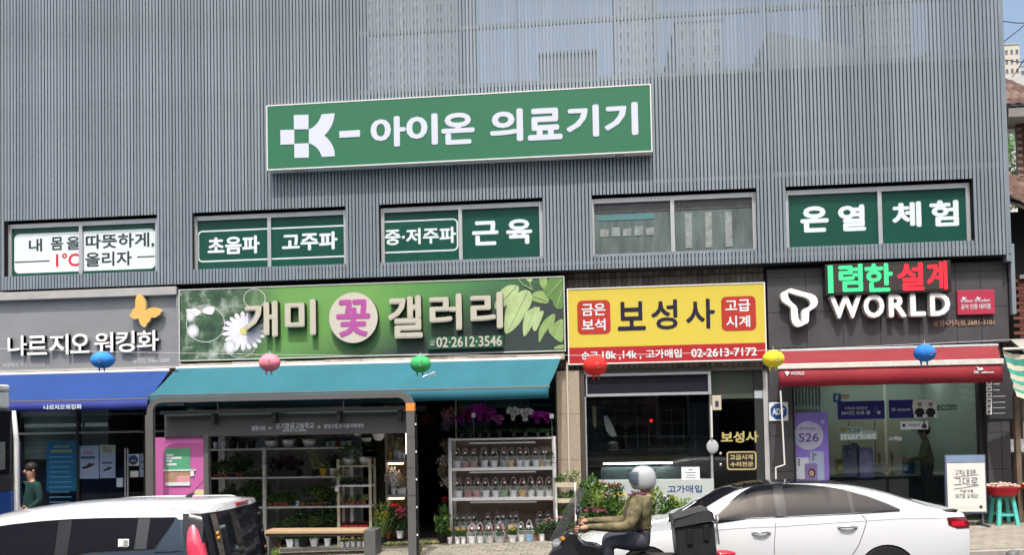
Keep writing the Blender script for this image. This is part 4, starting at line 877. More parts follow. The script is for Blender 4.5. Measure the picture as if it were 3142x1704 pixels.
for a,b2 in (((1735,737),(1942,715)),((1737,838),(1948,808))): q=MB(); q.tube([T('M',*a,-.77),T('M',*b2,-.77)],.004,4); q.build('printed_line',td,t)
dsk(t,'M',1968,990,14,td,-.769,'printed_shield',1.1)
# stools and baskets of produce
def stool(x,y,lab,m,sc=1):
    z=SW(x); t=thing('plastic_stool',lab,'stool',(x,y,z)); hh=.5*sc; a=.11; b2=.17
    q=MB(); q.hexa([(x-a-.02,y-a-.02,z+hh-.05),(x+a+.02,y-a-.02,z+hh-.05),(x+a+.02,y+a+.02,z+hh-.05),(x-a-.02,y+a+.02,z+hh-.05)],[(x-a,y-a,z+hh),(x+a,y-a,z+hh),(x+a,y+a,z+hh),(x-a,y+a,z+hh)]); q.build('seat',m,t,bevel=.01)
    for sx in (-1,1):
        for sy in (-1,1):
            q=MB(); d=.028; X0=x+sx*b2*.9; Y0=y+sy*b2*.9; X1=x+sx*a; Y1=y+sy*a
            q.hexa([(X0-d,Y0-d,z),(X0+d,Y0-d,z),(X0+d,Y0+d,z),(X0-d,Y0+d,z)],[(X1-d,Y1-d,z+hh-.05),(X1+d,Y1-d,z+hh-.05),(X1+d,Y1+d,z+hh-.05),(X1-d,Y1+d,z+hh-.05)]); q.build('leg',m,t)
    for sy in (-1,1): q=MB(); q.box(x-.13,y+sy*.135-.012,z+.15,x+.13,y+sy*.135+.012,z+.19); q.build('rung',m,t)
    return z+hh
def basin(x,y,z,r,lab,mfill,fillname):
    t=thing('produce_basin',lab,'basin',(x,y,z)); q=MB(); q.lathe((x,y,z),[(r*.78,0),(r*.8,.01),(r,.14),(r*1.07,.145),(r*1.07,.16),(r*.97,.16),(r*.78,.03)],20); q.build('basin',mat('basin_red',(.5,.02,.03),.3),t,smooth=True,auto=.6)
    q=MB()
    for k in range(70):
        an=random.uniform(0,6.28); rr=r*.92*math.sqrt(random.random()); s=random.uniform(.022,.04); q.ell((x+rr*math.cos(an),y+rr*math.sin(an),z+.15+.07*(1-(rr/r)**2)*random.random()+.01),s,s*.8,s*.6,6,4)
    tag(q.build(fillname,mfill),lab.replace('round red plastic basin','heap') if False else 'heap of '+lab.split(' of ')[-1],'produce',kind='stuff')
sx=T('M',2155,1000,-.6).x
zt=stool(sx,-.6,'turquoise plastic stool under the red basin by the right column',mat('stool_teal',(.1,.5,.45),.4),.98)
basin(sx,-.6,zt,.27,'round red plastic basin on the turquoise stool, full of pale dried roots',mat('roots',(.5,.4,.33),.8,island=.5),'dried_roots')
zt=stool(sx+.2,.05-.3,'beige plastic stool half hidden behind the turquoise one',mat('stool_beige',(.3,.27,.2),.5),.98)
zt=stool(sx+.62,-.6,'grey plastic stool under the second red basin at the photo edge',mat('stool_grey',(.25,.25,.24),.5),.98)
basin(sx+.62,-.6,zt,.27,'round red plastic basin at the right photo edge, full of yellow grains',mat('grains',(.6,.4,.1),.8,island=.4),'yellow_grains')
p=T('M',2235,1356,-3.45); zb_=gz(p.x)-.12; hh=p.z-zb_; q=MB(); q.lathe((p.x,-3.45,zb_),[(.09,0),(.09,hh-.1),(.075,hh-.04),(.04,hh-.008),(.001,hh)],16); tag(q.build('bollard',mat('bollard_grey',(.12,.12,.12),.4),smooth=True),'short round dark bollard beside the kerb behind the white car','bollard')
# ------------------------------------------------------------------ bus shelter
SY=-2.2; HY=-1.75
t=thing('bus_shelter','dark grey bus shelter with rounded frame, lettered header and pink panel','bus shelter',(P(860,1300,SY).x,SY,SW(-4.5)))
def wx(u,v,Y): return P(u,v,Y).x
zt=P(860,1212,SY).z; zb=P(860,1229,SY).z+.0
xl=wx(455,1400,SY); xr=wx(1275,1400,SY); xr0=wx(1250,1400,SY); xl0=wx(473,1400,SY)
out=[(xl,SW(xl)),(xl,zt-.25)]+[(xl+.25-.25*math.cos(a),zt-.25+.25*math.sin(a)) for a in [math.pi/2*k/6 for k in range(1,7)]]+[(xr-.25+.25*math.sin(a),zt-.25+.25*math.cos(a)) for a in [math.pi/2*k/6 for k in range(7)]]+[(xr,SW(xr))]
hol=[(xr0,SW(xr)),]+[(xr0-.15+.15*math.cos(a),zb-.15+.15*math.sin(a)) for a in [math.pi/2*k/6 for k in range(7)]]+[(xl0+.15-.15*math.sin(a),zb-.15+.15*math.cos(a)) for a in [math.pi/2*k/6 for k in range(7)]]+[(xl0,SW(xl))]
q=MB(); q.prism(list(reversed(out+hol)),SY-.04,SY+.04); q.build('frame',shelterm,t)
zo=P(1262,1238,SY).z; zo2=P(1262,1262,SY).z; quickbox('orange_sleeve',orange,xr0-.004,SY-.045,zo2,xr+.004,SY+.045,zo,t)
for z in (1.15,1.6,2.1): quickbox('post_joint',shelterd,xr0-.002,SY-.043,z,xr+.002,SY+.043,z+.006,t)
q=MB(); q.box(xr+.01,SY-.03,SW(xr),xr+.035,SY+.03,zo2-.05); q.build('black_strip',mat('strip_black',(.01,.01,.01),.4),t)
for k in range(5): z=.5+k*.45; q=MB(); q.box(xr+.008,SY-.045,z,xr+.03,SY-.03,z+.03); q.build('clip',white,t)
# roof
rz=P(860,1262,-1.5).z
quickbox('rear_beam',shelterd,xl+.05,-1.1,rz-.05,xr-.05,-1.0,rz+.05,t)
q=MB(); a=Vector((xl+.05,SY+.07,zb+.02)); b2=Vector((xr-.2,SY+.07,zb+.02)); q.hexa([a,b2,Vector((b2.x,-1.0,rz+.06)),Vector((a.x,-1.0,rz+.06))],[a+Vector((0,0,.012)),b2+Vector((0,0,.012)),Vector((b2.x,-1.0,rz+.072)),Vector((a.x,-1.0,rz+.072))]); q.build('roof_glass',glass('roof_glass',(.7,.78,.8),.8,0,.05),t)
quickbox('gutter',shelterd,xl0,HY-.25,P(860,1262,HY).z-.03,xr0,HY-.1,P(860,1256,HY).z,t)
for u in (670,855,1050,1235):
    x=wx(u,1262,HY); q=MB(); q.prism([(x-.02,rz-.22),(x+.02,rz-.22),(x+.03,rz+.03),(x-.03,rz+.03)],HY-.22,HY-.06); q.build('roof_bracket',shelterd,t)
for u in (669,1055): x=wx(u,1245,SY); quickbox('glass_joint',shelterd,x-.006,SY-.02,zb-.19,x+.006,SY,zb,t)
R=rect('G',-40,180,1995,262,HY); za=P(860,1337,HY).z; zc=P(860,1268,HY).z
quickbox('header',shelterm,xl0-.03,HY-.06,za,xr0,HY,zc,t,bevel=.01); quickbox('header_groove',shelterd,xl0,HY-.062,zc-.07,xr0,HY-.058,zc-.065,t)
q=T
for s,x0,y0,x1,y1 in (('광명시장',530,178,662,224),('←',690,186,725,216),('경기항공고등학교',755,148,1118,208),('(밤일중.고) 광명동',822,210,1050,236),('→',1145,172,1180,206),('광명시청.한국폴리텍대학',1212,158,1588,200)):
    text('lettering',s,rect('G',x0,y0,x1,y1,HY-.06),HY-.0605,filmtxt,t,.003,.012)
for u0,u1 in ((452,473),(630,645)): a=wx(u0,1450,HY); b2=wx(u1,1450,HY); quickbox('post',shelterm,a,HY-.068,SW(a),b2,HY+.04,zc+.004,t,bevel=.008)
a=wx(473,1450,HY); b2=wx(630,1450,HY)
q=quickbox('pink_panel',mat('pink_panel',(.5,.13,.35),.45,var=.12,scale=2),a,HY-.03,.35,b2,HY+.02,za,t)
quickbox('panel_foot',shelterd,a,HY-.03,SW(a),b2,HY+.02,.35,t)
Y=HY-.035
R=rect('E',1558,392,1795,602,Y); tp=poster('torn green paper notice taped on the pink bus shelter panel',R,Y,mat('notice_green',(.1,.36,.2),.6,var=.15),nm='notice')
for k,(x0,x1,y) in enumerate(((1575,1640,455),(1575,1715,482),(1575,1625,510),(1575,1668,543))): r=rect('E',x0,y-10,x1,y+10,Y); q=MB(); q.box(r[0],Y-.0065,r[1],r[2],Y-.0048,r[3]); q.build('printed_line',filmtxt,tp)
R2=rect('E',1562,600,1800,740,Y); tp=poster('brown torn paper remains under the green notice on the pink panel',R2,Y,mat('notice_brown',(.42,.26,.17),.7,var=.3,scale=8),nm='notice')
r=rect('E',1675,650,1790,710,Y); q=MB(); q.box(r[0],Y-.006,r[1],r[2],Y-.0045,r[3]); q.build('pink_patch',mat('patch_pink',(.6,.3,.35),.6),tp)
R=rect('E',1838,782,1936,852,Y); poster('pale yellow paper scrap at the lower right of the pink panel',R,Y,mat('notice_yellow',(.6,.55,.32),.6),nm='notice')
for i,(x0,y0,x1,y1,l_) in enumerate(((1540,592,1850,606,'thin strip of white tape under the green notice'),(1565,712,1795,745,'long white tape strip below the brown paper'),(1800,600,1832,655,'crumpled white tape hanging right of the brown paper'))):
    r=rect('E',x0,y0,x1,y1,Y-.006); o=quickbox('tape_strip',filmtxt,r[0],Y-.013,r[1],r[2],Y-.0075,r[3]); tag(o,l_,'tape')
# bench
BY=-1.45; t=thing('bench','wooden topped bench with dark slab legs inside the bus shelter','bench',(P(965,1650,BY).x,BY,SW(-3.4)))
r=rect('G',655,1160,1600,1225,BY-.2); x0=r[0]-.02; x1=r[2]+.1; bt=P(965,1630,BY-.2).z
for k in range(3): quickbox('seat_plank',wood,x0,BY-.2+k*.135,bt-.055,x1-.12,BY-.2+k*.135+.128,bt,t,bevel=.01)
quickbox('seat_rail',shelterd,x0,BY-.18,bt-.1,x1-.12,BY+.18,bt-.057,t)
quickbox('leg',shelterm,x0-.03,BY-.2,SW(x0),x0+.09,BY+.2,bt-.1,t); quickbox('leg',shelterm,x1-.12,BY-.21,SW(x1),x1+.08,BY+.2,bt+.0,t,bevel=.006)

# ------------------------------------------------------------------ plants
_fc={}
def foliage_mesh(style,var,m):
    k=(style,var,m.name)
    if k in _fc: return _fc[k]
    rnd=random.Random(hash(style)%1000 if False else sum(map(ord,style))*7+var); q=MB()
    def leaf(p,d,L,wd,m_=0):
        d=d.normalized(); s=d.cross(Vector((rnd.uniform(-1,1),rnd.uniform(-1,1),rnd.uniform(-1,1)))).normalized()*wd
        q.face([p,p+d*L*.5+s,p+d*L,p+d*L*.5-s])
    def rv(): return Vector((rnd.gauss(0,1),rnd.gauss(0,1),rnd.gauss(0,1))).normalized()
    if style=='bush':
        cl=[(Vector((rnd.uniform(-.3,.3),rnd.uniform(-.3,.3),rnd.uniform(.3,.7))),rnd.uniform(.16,.28)) for _ in range(9)]
        for c,r in cl:
            for _ in range(34): d=rv(); leaf(c+d*r*rnd.uniform(.4,1),(d+Vector((0,0,.3))),rnd.uniform(.1,.2),.045)
        for _ in range(20): leaf(Vector((rnd.uniform(-.1,.1),rnd.uniform(-.1,.1),0)),Vector((rnd.uniform(-.6,.6),rnd.uniform(-.6,.6),1)),.5,.02)
    elif style=='low':
        for _ in range(150):
            c=Vector((rnd.uniform(-.48,.48),rnd.uniform(-.45,.45),rnd.uniform(0,.7))); leaf(c,rv()+Vector((0,0,.6)),rnd.uniform(.15,.32),.05)
    elif style=='broad':
        for k2 in range(14):
            a=k2*2.4; d=Vector((math.cos(a),math.sin(a),rnd.uniform(.2,1.6))); leaf(Vector((0,0,.05)),d,rnd.uniform(.4,.6),.09); leaf(Vector((0,0,.05))+d.normalized()*.3,Vector((d.x,d.y,d.z-.9)),rnd.uniform(.25,.4),.08)
    elif style=='spiky':
        for _ in range(60): leaf(Vector((rnd.uniform(-.1,.1),rnd.uniform(-.1,.1),0)),Vector((rnd.gauss(0,.4),rnd.gauss(0,.4),1)),rnd.uniform(.6,1),.03)
        for _ in range(70): c=Vector((rnd.uniform(-.35,.35),rnd.uniform(-.35,.35),rnd.uniform(.35,.9))); leaf(c,rv()+Vector((0,0,.5)),.16,.04)
    elif style=='fern':
        for k2 in range(22):
            a=rnd.uniform(0,6.28); R_=rnd.uniform(.3,.55); p=Vector((0,0,.45))
            for s in range(7):
                f=s/6; pt=Vector((math.cos(a)*R_*f,math.sin(a)*R_*f,.45+.45*math.sin(f*2.2)*.9-.75*f*f))
                for sg in (-1,1): leaf(pt,Vector((-math.sin(a)*sg,math.cos(a)*sg,-.2)),.13,.035)
    elif style=='blossom':
        for _ in range(15):
            a=rnd.uniform(0,6.28); r=.42*math.sqrt(rnd.random()); c=Vector((r*math.cos(a),r*math.sin(a),rnd.uniform(.1,.5)+.45*(1-(r/.42)**2)))
            for __ in range(9): d=rv(); leaf(c,d,.1,.05)
    elif style=='orchid':
        for st in range(8):
            a=rnd.uniform(0,6.28); ba=Vector((0,0,0))
            for s in range(10):
                f=s/9; c=Vector((math.cos(a)*.38*f+rnd.uniform(-.06,.06),math.sin(a)*.25*f,.45+.5*math.sin(f*2.4)))
                for __ in range(5): d=rv(); d.y-=.4; leaf(c,d,.13,.06)
    me=q.mesh('foliage',m); _fc[k]=me; return me
_pc={}
def pot_mesh(kind,m):
    k=(kind,m.name)
    if k in _pc: return _pc[k]
    q=MB()
    if kind=='pot': q.lathe((0,0,0),[(.36,0),(.46,.82),(.5,.84),(.5,1),(.44,1),(.42,.85),(.001,.82)],14)
    elif kind=='bowl': q.lathe((0,0,0),[(.2,0),(.32,.15),(.46,.6),(.5,1),(.46,1),(.4,.75),(.001,.7)],16)
    elif kind=='square': q.hexa([(-.36,-.36,0),(.36,-.36,0),(.36,.36,0),(-.36,.36,0)],[(-.5,-.5,1),(.5,-.5,1),(.5,.5,1),(-.5,.5,1)]); 
    elif kind=='tray': q.box(-.5,-.5,0,.5,.5,1)
    me=q.mesh('pot',m,smooth=kind in('pot','bowl')); 
    if kind in('pot','bowl'): me.set_sharp_from_angle(angle=.7)
    _pc[k]=me; return me
nplant=0
def plant(label,c,xc,yb,w,hh,Y,m,kind='pot',fol=None,flo=None,z=None,group=None,cat='potted plant',name='potted_plant',dd=None):
    """xc,yb: base centre in photo crop; w,hh pot size in crop px; fol=(style,mat,width px,height px); flo=(style,mat,width,height,raise)"""
    global nplant; nplant+=1
    p=T(c,xc,yb,Y); k=(T(c,xc+50,yb,Y).x-T(c,xc-50,yb,Y).x)/100; zz=p.z if z is None else z
    t=thing(name,label,cat,(p.x,Y,zz),group); rot=(nplant*1.3)%6.28; ww=w*k; d=min(dd or ww,.3)
    inst('pot',pot_mesh(kind,m),t,(0,0,0),(0,0,0 if kind in('square','tray') else rot),(ww,d,hh*k))
    if fol:
        st,fm,fw,fh=fol; inst('foliage',foliage_mesh(st,nplant%4,fm),t,(0,0,hh*k*.85),(0,0,0 if kind=='tray' else rot),(fw*k*1.25,min(fw*k*1.1,.38),fh*k*1.3))
    if flo:
        st,fm,fw,fh,up=flo; inst('blossoms',foliage_mesh(st,nplant%4,fm),t,(0,0,hh*k*.85+up*k),(0,0,0),(fw*k,min(fw*k,.3),fh*k))
    return t
# --- long shelf unit inside the left half of the flower shop
LX0=T('G',150,700,-.1).x; LX1=T('G',1500,700,-.1).x; LM=T('G',687,700,-.1).x
sh=thing('plant_shelving','long white metal plant shelving along the flower shop front behind the bus shelter','shelving',((LX0+LX1)/2,.1,SW(-4.5)))
quickbox('back_panel',wallin,LX0-.1,.42,SW(-5),LX1,.45,2.75,sh)
SZ=[T('G',800,y,-.25).z for y in (388,660,942,1180)]
for k,z in enumerate(SZ):
    for a,c in ((LX0,LM-.03),(LM+.03,LX1)): quickbox('shelf',shelfm,a,-.28,z-.03,c,.4,z,sh)
for x in (LX0,LM-.035,LX1-.03):
    quickbox('upright',shelfm,x,-.3,SW(x),x+.06,-.24,SZ[0]+.02,sh); quickbox('upright',shelfm,x,.36,SW(x),x+.06,.41,SZ[0]+.3,sh)
top='on the top shelf'
for i,(xc,w,hh,m,kd,nm,fo) in enumerate([(188,40,62,potw,'pot','slim white pot',None),(270,55,66,potw,'pot','wide white pot',None),(350,92,72,potb,'pot','large black pot',('bush',leaf1,110,60)),(440,85,70,potb,'pot','black tub',('low',leaf1,90,40)),(528,85,68,potb,'pot','black bucket',('low',leaf1,90,40)),
    (715,122,66,potw,'bowl','white hanging bowl',('low',leaf2,110,45)),(880,120,72,potw,'bowl','white round bowl',('low',leaf1,130,50)),(990,70,60,potb,'pot','small black pot',('bush',leaf1,110,90)),(1075,130,72,potw,'bowl','white bowl with trailing leaf',('fern',leaf2,170,80)),
    (1247,42,50,potw,'pot','little white pot',('low',leaf1,45,40)),(1297,42,52,potw,'pot','little labelled white pot',('low',leaf2,45,50)),(1346,40,46,terra,'pot','small terracotta pot',('spiky',leaf1,50,70)),(1398,42,52,potw,'pot','narrow white pot',('low',leaf1,50,40)),(1450,42,56,potw,'pot','white pot with wire',('low',leaf1,40,40))]):
    plant('%s, %s from the left %s'%(nm,ORD[i],top),'G',xc,385,w,hh,-.1,m,kd,fo,z=SZ[0],group='pots on the top shelf')
L2='on the second shelf of the shelving'
for i,(xc,w,hh,m,kd,nm,fo) in enumerate([(190,44,30,terra,'square','terracotta pot with small leafy plant',('bush',leaf1,90,100)),(238,44,30,terra,'square','terracotta pot with leafy plant',('bush',leaf2,90,105)),(288,44,32,terra,'square','terracotta pot with taller green plant',('bush',leaf1,110,120)),(345,50,30,potb,'square','black pot with bushy plant',('bush',leaf2,130,100)),(400,44,36,terra,'square','terracotta pot with brown tinged plant',('bush',leaf4,100,90)),(440,44,36,terra,'square','terracotta pot with big dark bush',('bush',leaf1,190,150)),(505,60,34,potb,'square','black pot with arching dark leaves',('fern',leaf1,150,150)),(585,130,32,potb,'tray','black tray of low brown seedlings',('low',leaf3,130,40))]):
    plant('%s, %s from the left %s'%(nm,ORD[i],L2),'G',xc,662,w,hh,-.12,m,kd,fo,z=SZ[1],group='plants on the second shelf, left part')
for i,(xc,w,hh,m,kd,nm,fo) in enumerate([(775,120,50,potb,'tray','black crate heaped with dark leaves',('bush',leaf4,170,110)),(905,150,60,potb,'tray','black crate with dark purple bundle',('bush',leaf4,190,110)),(1130,62,52,potb,'pot','black pot with grey spiky plant',('spiky',leaf5,120,150)),(1208,70,68,poty,'pot','yellow pot with variegated plant',('broad',leaf5,150,120)),(1298,62,68,potw,'pot','white labelled pot with mottled leaves',('bush',leaf4,130,120)),(1440,55,68,potw,'pot','white labelled pot beside the ladder shelf',('low',leaf1,70,50))]):
    plant('%s, %s right of the upright on the second shelf'%(nm,ORD[i]),'G',xc,650,w,hh,-.12,m,kd,fo,z=SZ[1],group='plants on the second shelf, right part')
for i,(xc,w,hh,m,fo) in enumerate([(300,60,30,potb,('bush',leaf1,120,120)),(372,60,30,potb,('bush',leaf1,150,160)),(445,50,36,potw,('low',leaf1,60,50)),(500,50,36,potb,('bush',leaf1,130,170)),(560,50,36,potb,('bush',leaf2,130,110)),(620,56,36,potb,('bush',leaf1,150,190)),
    (712,44,32,terra,('low',leaf2,70,50)),(762,44,32,terra,('bush',leaf1,80,80)),(812,44,32,terra,('bush',leaf2,90,110)),(860,44,34,terra,('bush',leaf2,100,90)),(912,44,34,potb,('bush',leaf1,110,110)),(963,38,46,potw,('low',leaf2,60,40)),(1018,44,34,terra,('fern',leaf1,160,150)),(1068,44,34,terra,('fern',leaf2,180,170)),(1125,44,36,terra,('fern',leaf1,200,180)),(1178,44,40,terra,('bush',leaf3,150,110)),(1230,44,40,terra,('fern',leaf1,180,170)),(1290,44,40,potb,('bush',leaf1,120,120))]):
    plant('%s pot with %s, %s from the left on the third shelf'%({'terracotta':'terracotta','pot_white':'white','pot_black':'black'}[m.name],{'bush':'bushy plant','fern':'feathery fern','low':'low plant'}[fo[0]],ORD[i]),'G',xc,936,w,hh,-.12,m,'square' if m is terra else 'pot',fo,z=SZ[2],group='plants on the third shelf')
for i,(xc,w,hh,m,fo) in enumerate([(560,60,34,potb,('bush',leaf1,150,150)),(640,60,34,potb,('spiky',leaf1,110,120)),(775,50,34,potb,('low',leaf2,70,50)),(850,50,34,potb,('fern',leaf1,130,90)),(930,56,34,potb,('bush',leaf2,130,110)),(1000,56,36,potb,('fern',leaf1,190,200)),(1085,56,36,potb,('bush',leaf1,130,120)),(1150,56,36,potb,('bush',leaf3,110,110)),(1225,60,36,potb,('bush',leaf1,190,200)),(1300,50,36,potb,('bush',leaf1,120,170))]):
    plant('black pot with %s, %s from the left on the lowest shelf behind the bench'%({'bush':'dense bush','fern':'arching fern','low':'low plant','spiky':'spiky plant'}[fo[0]],ORD[i]),'G',xc,1160,w,hh,-.12,m,'pot',fo,z=SZ[3],group='plants on the lowest shelf')
for i,(xc,w,hh,m,kd,nm,fo) in enumerate([(590,60,60,terra,'pot','terracotta pot with upright plant',('spiky',leaf3,90,130)),(690,60,60,potb,'pot','black pot with low plant',('bush',leaf1,110,60)),(780,60,50,terra,'pot','terracotta pot with leafy plant',('bush',leaf1,130,70)),(898,66,72,potw,'square','white square pot',('low',leaf1,70,30)),(960,60,70,potgr,'pot','grey pot',('low',leaf1,60,20)),(1030,110,70,potb,'pot','large black tub',('low',leaf1,110,30)),(1123,66,72,potw,'square','second white square pot',('low',leaf2,70,30)),(1246,68,72,potw,'pot','round white pot',('bush',leaf1,110,40))]):
    p=T('G',xc,1302,-.3); plant('%s under the shelving, %s from the left behind the bench'%(nm,ORD[i]),'G',xc,1302,w,hh,-.3,m,kd,fo,z=SW(p.x),group='pots on the ground behind the bench')
for i,xc in enumerate((1383,1437,1487,1541,1588)):
    p=T('G',xc,1302,-.55); plant('small white pot with yellow flowers, %s of five under the wooden ladder shelf'%ORD[i],'G',xc,1300,44,50,-.55,potw,'pot',('low',leaf1,50,30),('blossom',fyel,46,34,14),z=SW(p.x),group='small yellow flowering pots')
# ladder shelf
AX0=T('G',1352,800,-.5).x; AX1=T('G',1648,800,-.5).x
la=thing('ladder_shelf','pale painted wooden ladder shelf standing before the right end of the long shelving','shelf',((AX0+AX1)/2,-.4,SW(-3)))
for x in (AX0-.03,AX1-.02):
    for y in (-.52,-.2): quickbox('upright',woodw,x,y,SW(x),x+.05,y+.03,T('G',1500,490,-.5).z,la)
LZ=[T('G',1500,y,-.5).z for y in (552,738,934,1146)]
for z in LZ: quickbox('shelf',woodw if z==LZ[0] else rackm,AX0-.03,-.525,z-.03,AX1+.03,-.17,z,la)
plant('white hanging bowl of trailing fern, left one on top of the ladder shelf','G',1452,540,112,66,-.35,potw,'bowl',('fern',leaf2,230,150),z=LZ[0]); plant('white hanging bowl of trailing fern, right one on top of the ladder shelf','G',1600,540,124,72,-.35,potw,'bowl',('fern',leaf1,260,180),z=LZ[0])
for i in range(6): plant('small black pot, %s of six on the second ladder rung shelf'%ORD[i],'G',1388+i*45,735,40,26,-.35,potb,'square',('low',leaf1,50,44),z=LZ[1],group='small black pots on the ladder shelf')
for i in range(5): plant('small terracotta pot with succulent, %s of five on the third ladder shelf'%ORD[i],'G',1380+i*53,930,42,40,-.35,terra,'pot',('low',(leaf5,leaf4)[i%2],56,56),z=LZ[2],group='small terracotta pots on the ladder shelf')
for i in range(3): plant('crimson flower tray, %s of three on the lowest ladder shelf'%ORD[i],'G',1415+i*92,1142,84,24,-.35,potr,'tray',('low',leaf4,84,26),('blossom',mat('flower_crimson',(.3,.02,.06),.6,island=.4),84,34,8),z=LZ[3],group='crimson trays')
plant('pale green trailing plant hanging at the left side of the ladder shelf','G',1335,850,46,46,-.58,potw,'pot',('fern',leaf3,120,180),name='hanging_plant',cat='hanging plant',z=T('G',1335,800,-.58).z)
for i,(xc,yb,w) in enumerate(((1728,318,122),(1530,275,80),(1615,345,90))): plant('white hanging bowl under the shop ceiling, %s'%['rightmost and lowest of three','leftmost of three partly behind the shelter header','middle one with wire hangers'][i],'G',xc,yb,w,w*.58,-.3,potw,'bowl',('low',leaf1,w,40),name='hanging_bowl',cat='hanging bowl',group='hanging bowls')
# curtain wall and lit shelf column
x0=T('G',1690,700,-.1).x; x1=T('G',1800,700,-.1).x
q=MB()
for k in range(12): q.box(x0+(x1-x0)*k/12,.1+.03*(k%2),SW(x0),x0+(x1-x0)*(k+1)/12-.004,.14+.03*(k%2),3.0)
tag(q.build('curtain',mat('curtain_brown',(.1,.085,.075),.8,var=.3)),'brown folded shop curtain between the ladder shelf and the lit shelves','curtain')
cx0=T('G',1815,700,-.2).x; cx1=T('G',1996,700,-.2).x
ls=thing('lit_shelves','narrow dark shelves with warm strip lamps beside the right shelter post','shelf',((cx0+cx1)/2,0,SW(cx0)))
CZ2=[T('G',1900,y,-.3).z for y in (500,832)]
quickbox('back_panel',mat('lit_back',(.14,.1,.08),.8),cx0,.3,SW(cx0),cx1,.33,3.0,ls); quickbox('side_panel',mat('lit_side',(.2,.19,.17),.7),cx0-.02,-.3,SW(cx0),cx0,.3,2.8,ls)
for z in CZ2:
    quickbox('shelf_board',mat('lit_shelf',(.25,.24,.22),.6),cx0,-.3,z-.05,cx1,.28,z,ls); quickbox('strip_lamp',mat('lamp_warm',(1,.72,.4),.5,var=0,emis=9),cx0+.02,-.2,z-.085,cx0+.3,-.17,z-.06,ls)
quickbox('tube_lamp',mat('lamp_pale',(.9,.92,.8),.5,var=0,emis=1.2),T('G',1984,300,-.4).x,-.42,T('G',1990,445,-.4).z,T('G',1995,300,-.4).x,-.4,T('G',1990,245,-.4).z,ls)
for i,(xc,yb,w,hh,m,fo) in enumerate(((1838,495,50,70,poty,('spiky',fdry,70,90)),(1885,495,60,90,potgr,('spiky',fdry,80,110)),(1925,495,46,80,potw,('spiky',leaf5,60,110)),(1965,495,40,60,potw,('bush',fdry,60,70)))): plant('dried flower arrangement, %s from the left on the upper lit shelf'%ORD[i],'G',xc,yb,w,hh,-.1,m,'pot',fo,z=CZ2[0],group='dried arrangements')
for i,(xc,w,hh,fo) in enumerate(((1870,60,60,('bush',fwhite,120,180)),(1930,60,50,('bush',fdry,100,130)),(1965,56,60,('low',fdry,60,60)))): plant('pale dried bouquet, %s from the left on the lower lit shelf'%ORD[i],'G',xc,828,w,hh,-.1,potw,'pot',fo,z=CZ2[1],group='pale bouquets')
for i,(lab,xc,yb,w,hh,m,fo,fl,Y) in enumerate((('tall yellow flowering bush in a black pot left of the lit shelves',1760,1275,80,80,potb,('spiky',leaf3,170,270),('blossom',fyel,150,150,130),-.45),('terracotta pot of red blossoms below the lit shelves',1885,1200,70,60,terra,('bush',leaf1,140,200),('blossom',fred,120,90,190),-.1),('terracotta pot of deep pink blossoms below the lit shelves',1945,1200,76,60,terra,('bush',leaf1,150,160),('blossom',fpink,170,130,110),-.2),('white wrapped pot with green plant beside the right shelter post',1928,1195,70,70,potw,('bush',leaf1,120,80),None,-.35),('low terracotta pot with pale foliage left of the wrapped pot',1812,1200,70,56,terra,('low',leaf5,90,50),None,-.3))):
    p=T('G',xc,yb,Y); plant(lab,'G',xc,yb,w,hh,Y,m,'pot',fo,fl,z=SW(p.x)+(0.1 if i else 0))
q=MB(); 
for k in range(160): x=random.uniform(T('G',1790,1250,-.5).x,T('I',420,1255,-.5).x); q.ell((x,random.uniform(-.6,-.35),SW(x)+.02),.04,.03,.03,6,4)
tag(q.build('moss_edging',mat('moss',(.2,.2,.08),.9,island=.5)),'mossy pebble edging along the flower shop doorway','edging',kind='stuff')
# --- white rack of bagged pots
RX0=T('I',537,800,-.35).x; RX1=T('I',1445,800,-.35).x
rk=thing('white_rack','white three-level display rack of bagged flower pots beside the granite pilaster','rack',((RX0+RX1)/2,-.2,SW(-1.6)))
RZ=[T('I',980,y,-.45).z for y in (362,622,889)]
quickbox('back_panel',brownb,RX0,.1,SW(-2),RX1,.12,RZ[0],rk)
for k,z in enumerate(RZ):
    quickbox('shelf',rackm,RX0+.02,-.46,z-.055 if k else z-.03,RX1-.0,.1,z,rk,bevel=.004)
    if k<3: quickbox('lamp_tube',white,T('I',692,400,-.4).x,-.42,z-.1,T('I',1278,400,-.4).x,-.39,z-.075,rk)
for x in (RX0-.04,RX1-.02):
    for y in (-.44,.05): q=MB(); q.tube([(x+.03,y,SW(x)),(x+.03,y,RZ[0]+(.0 if y>0 else .02))],.035,8); q.build('upright',rackm,rk,smooth=True)
bagm={}
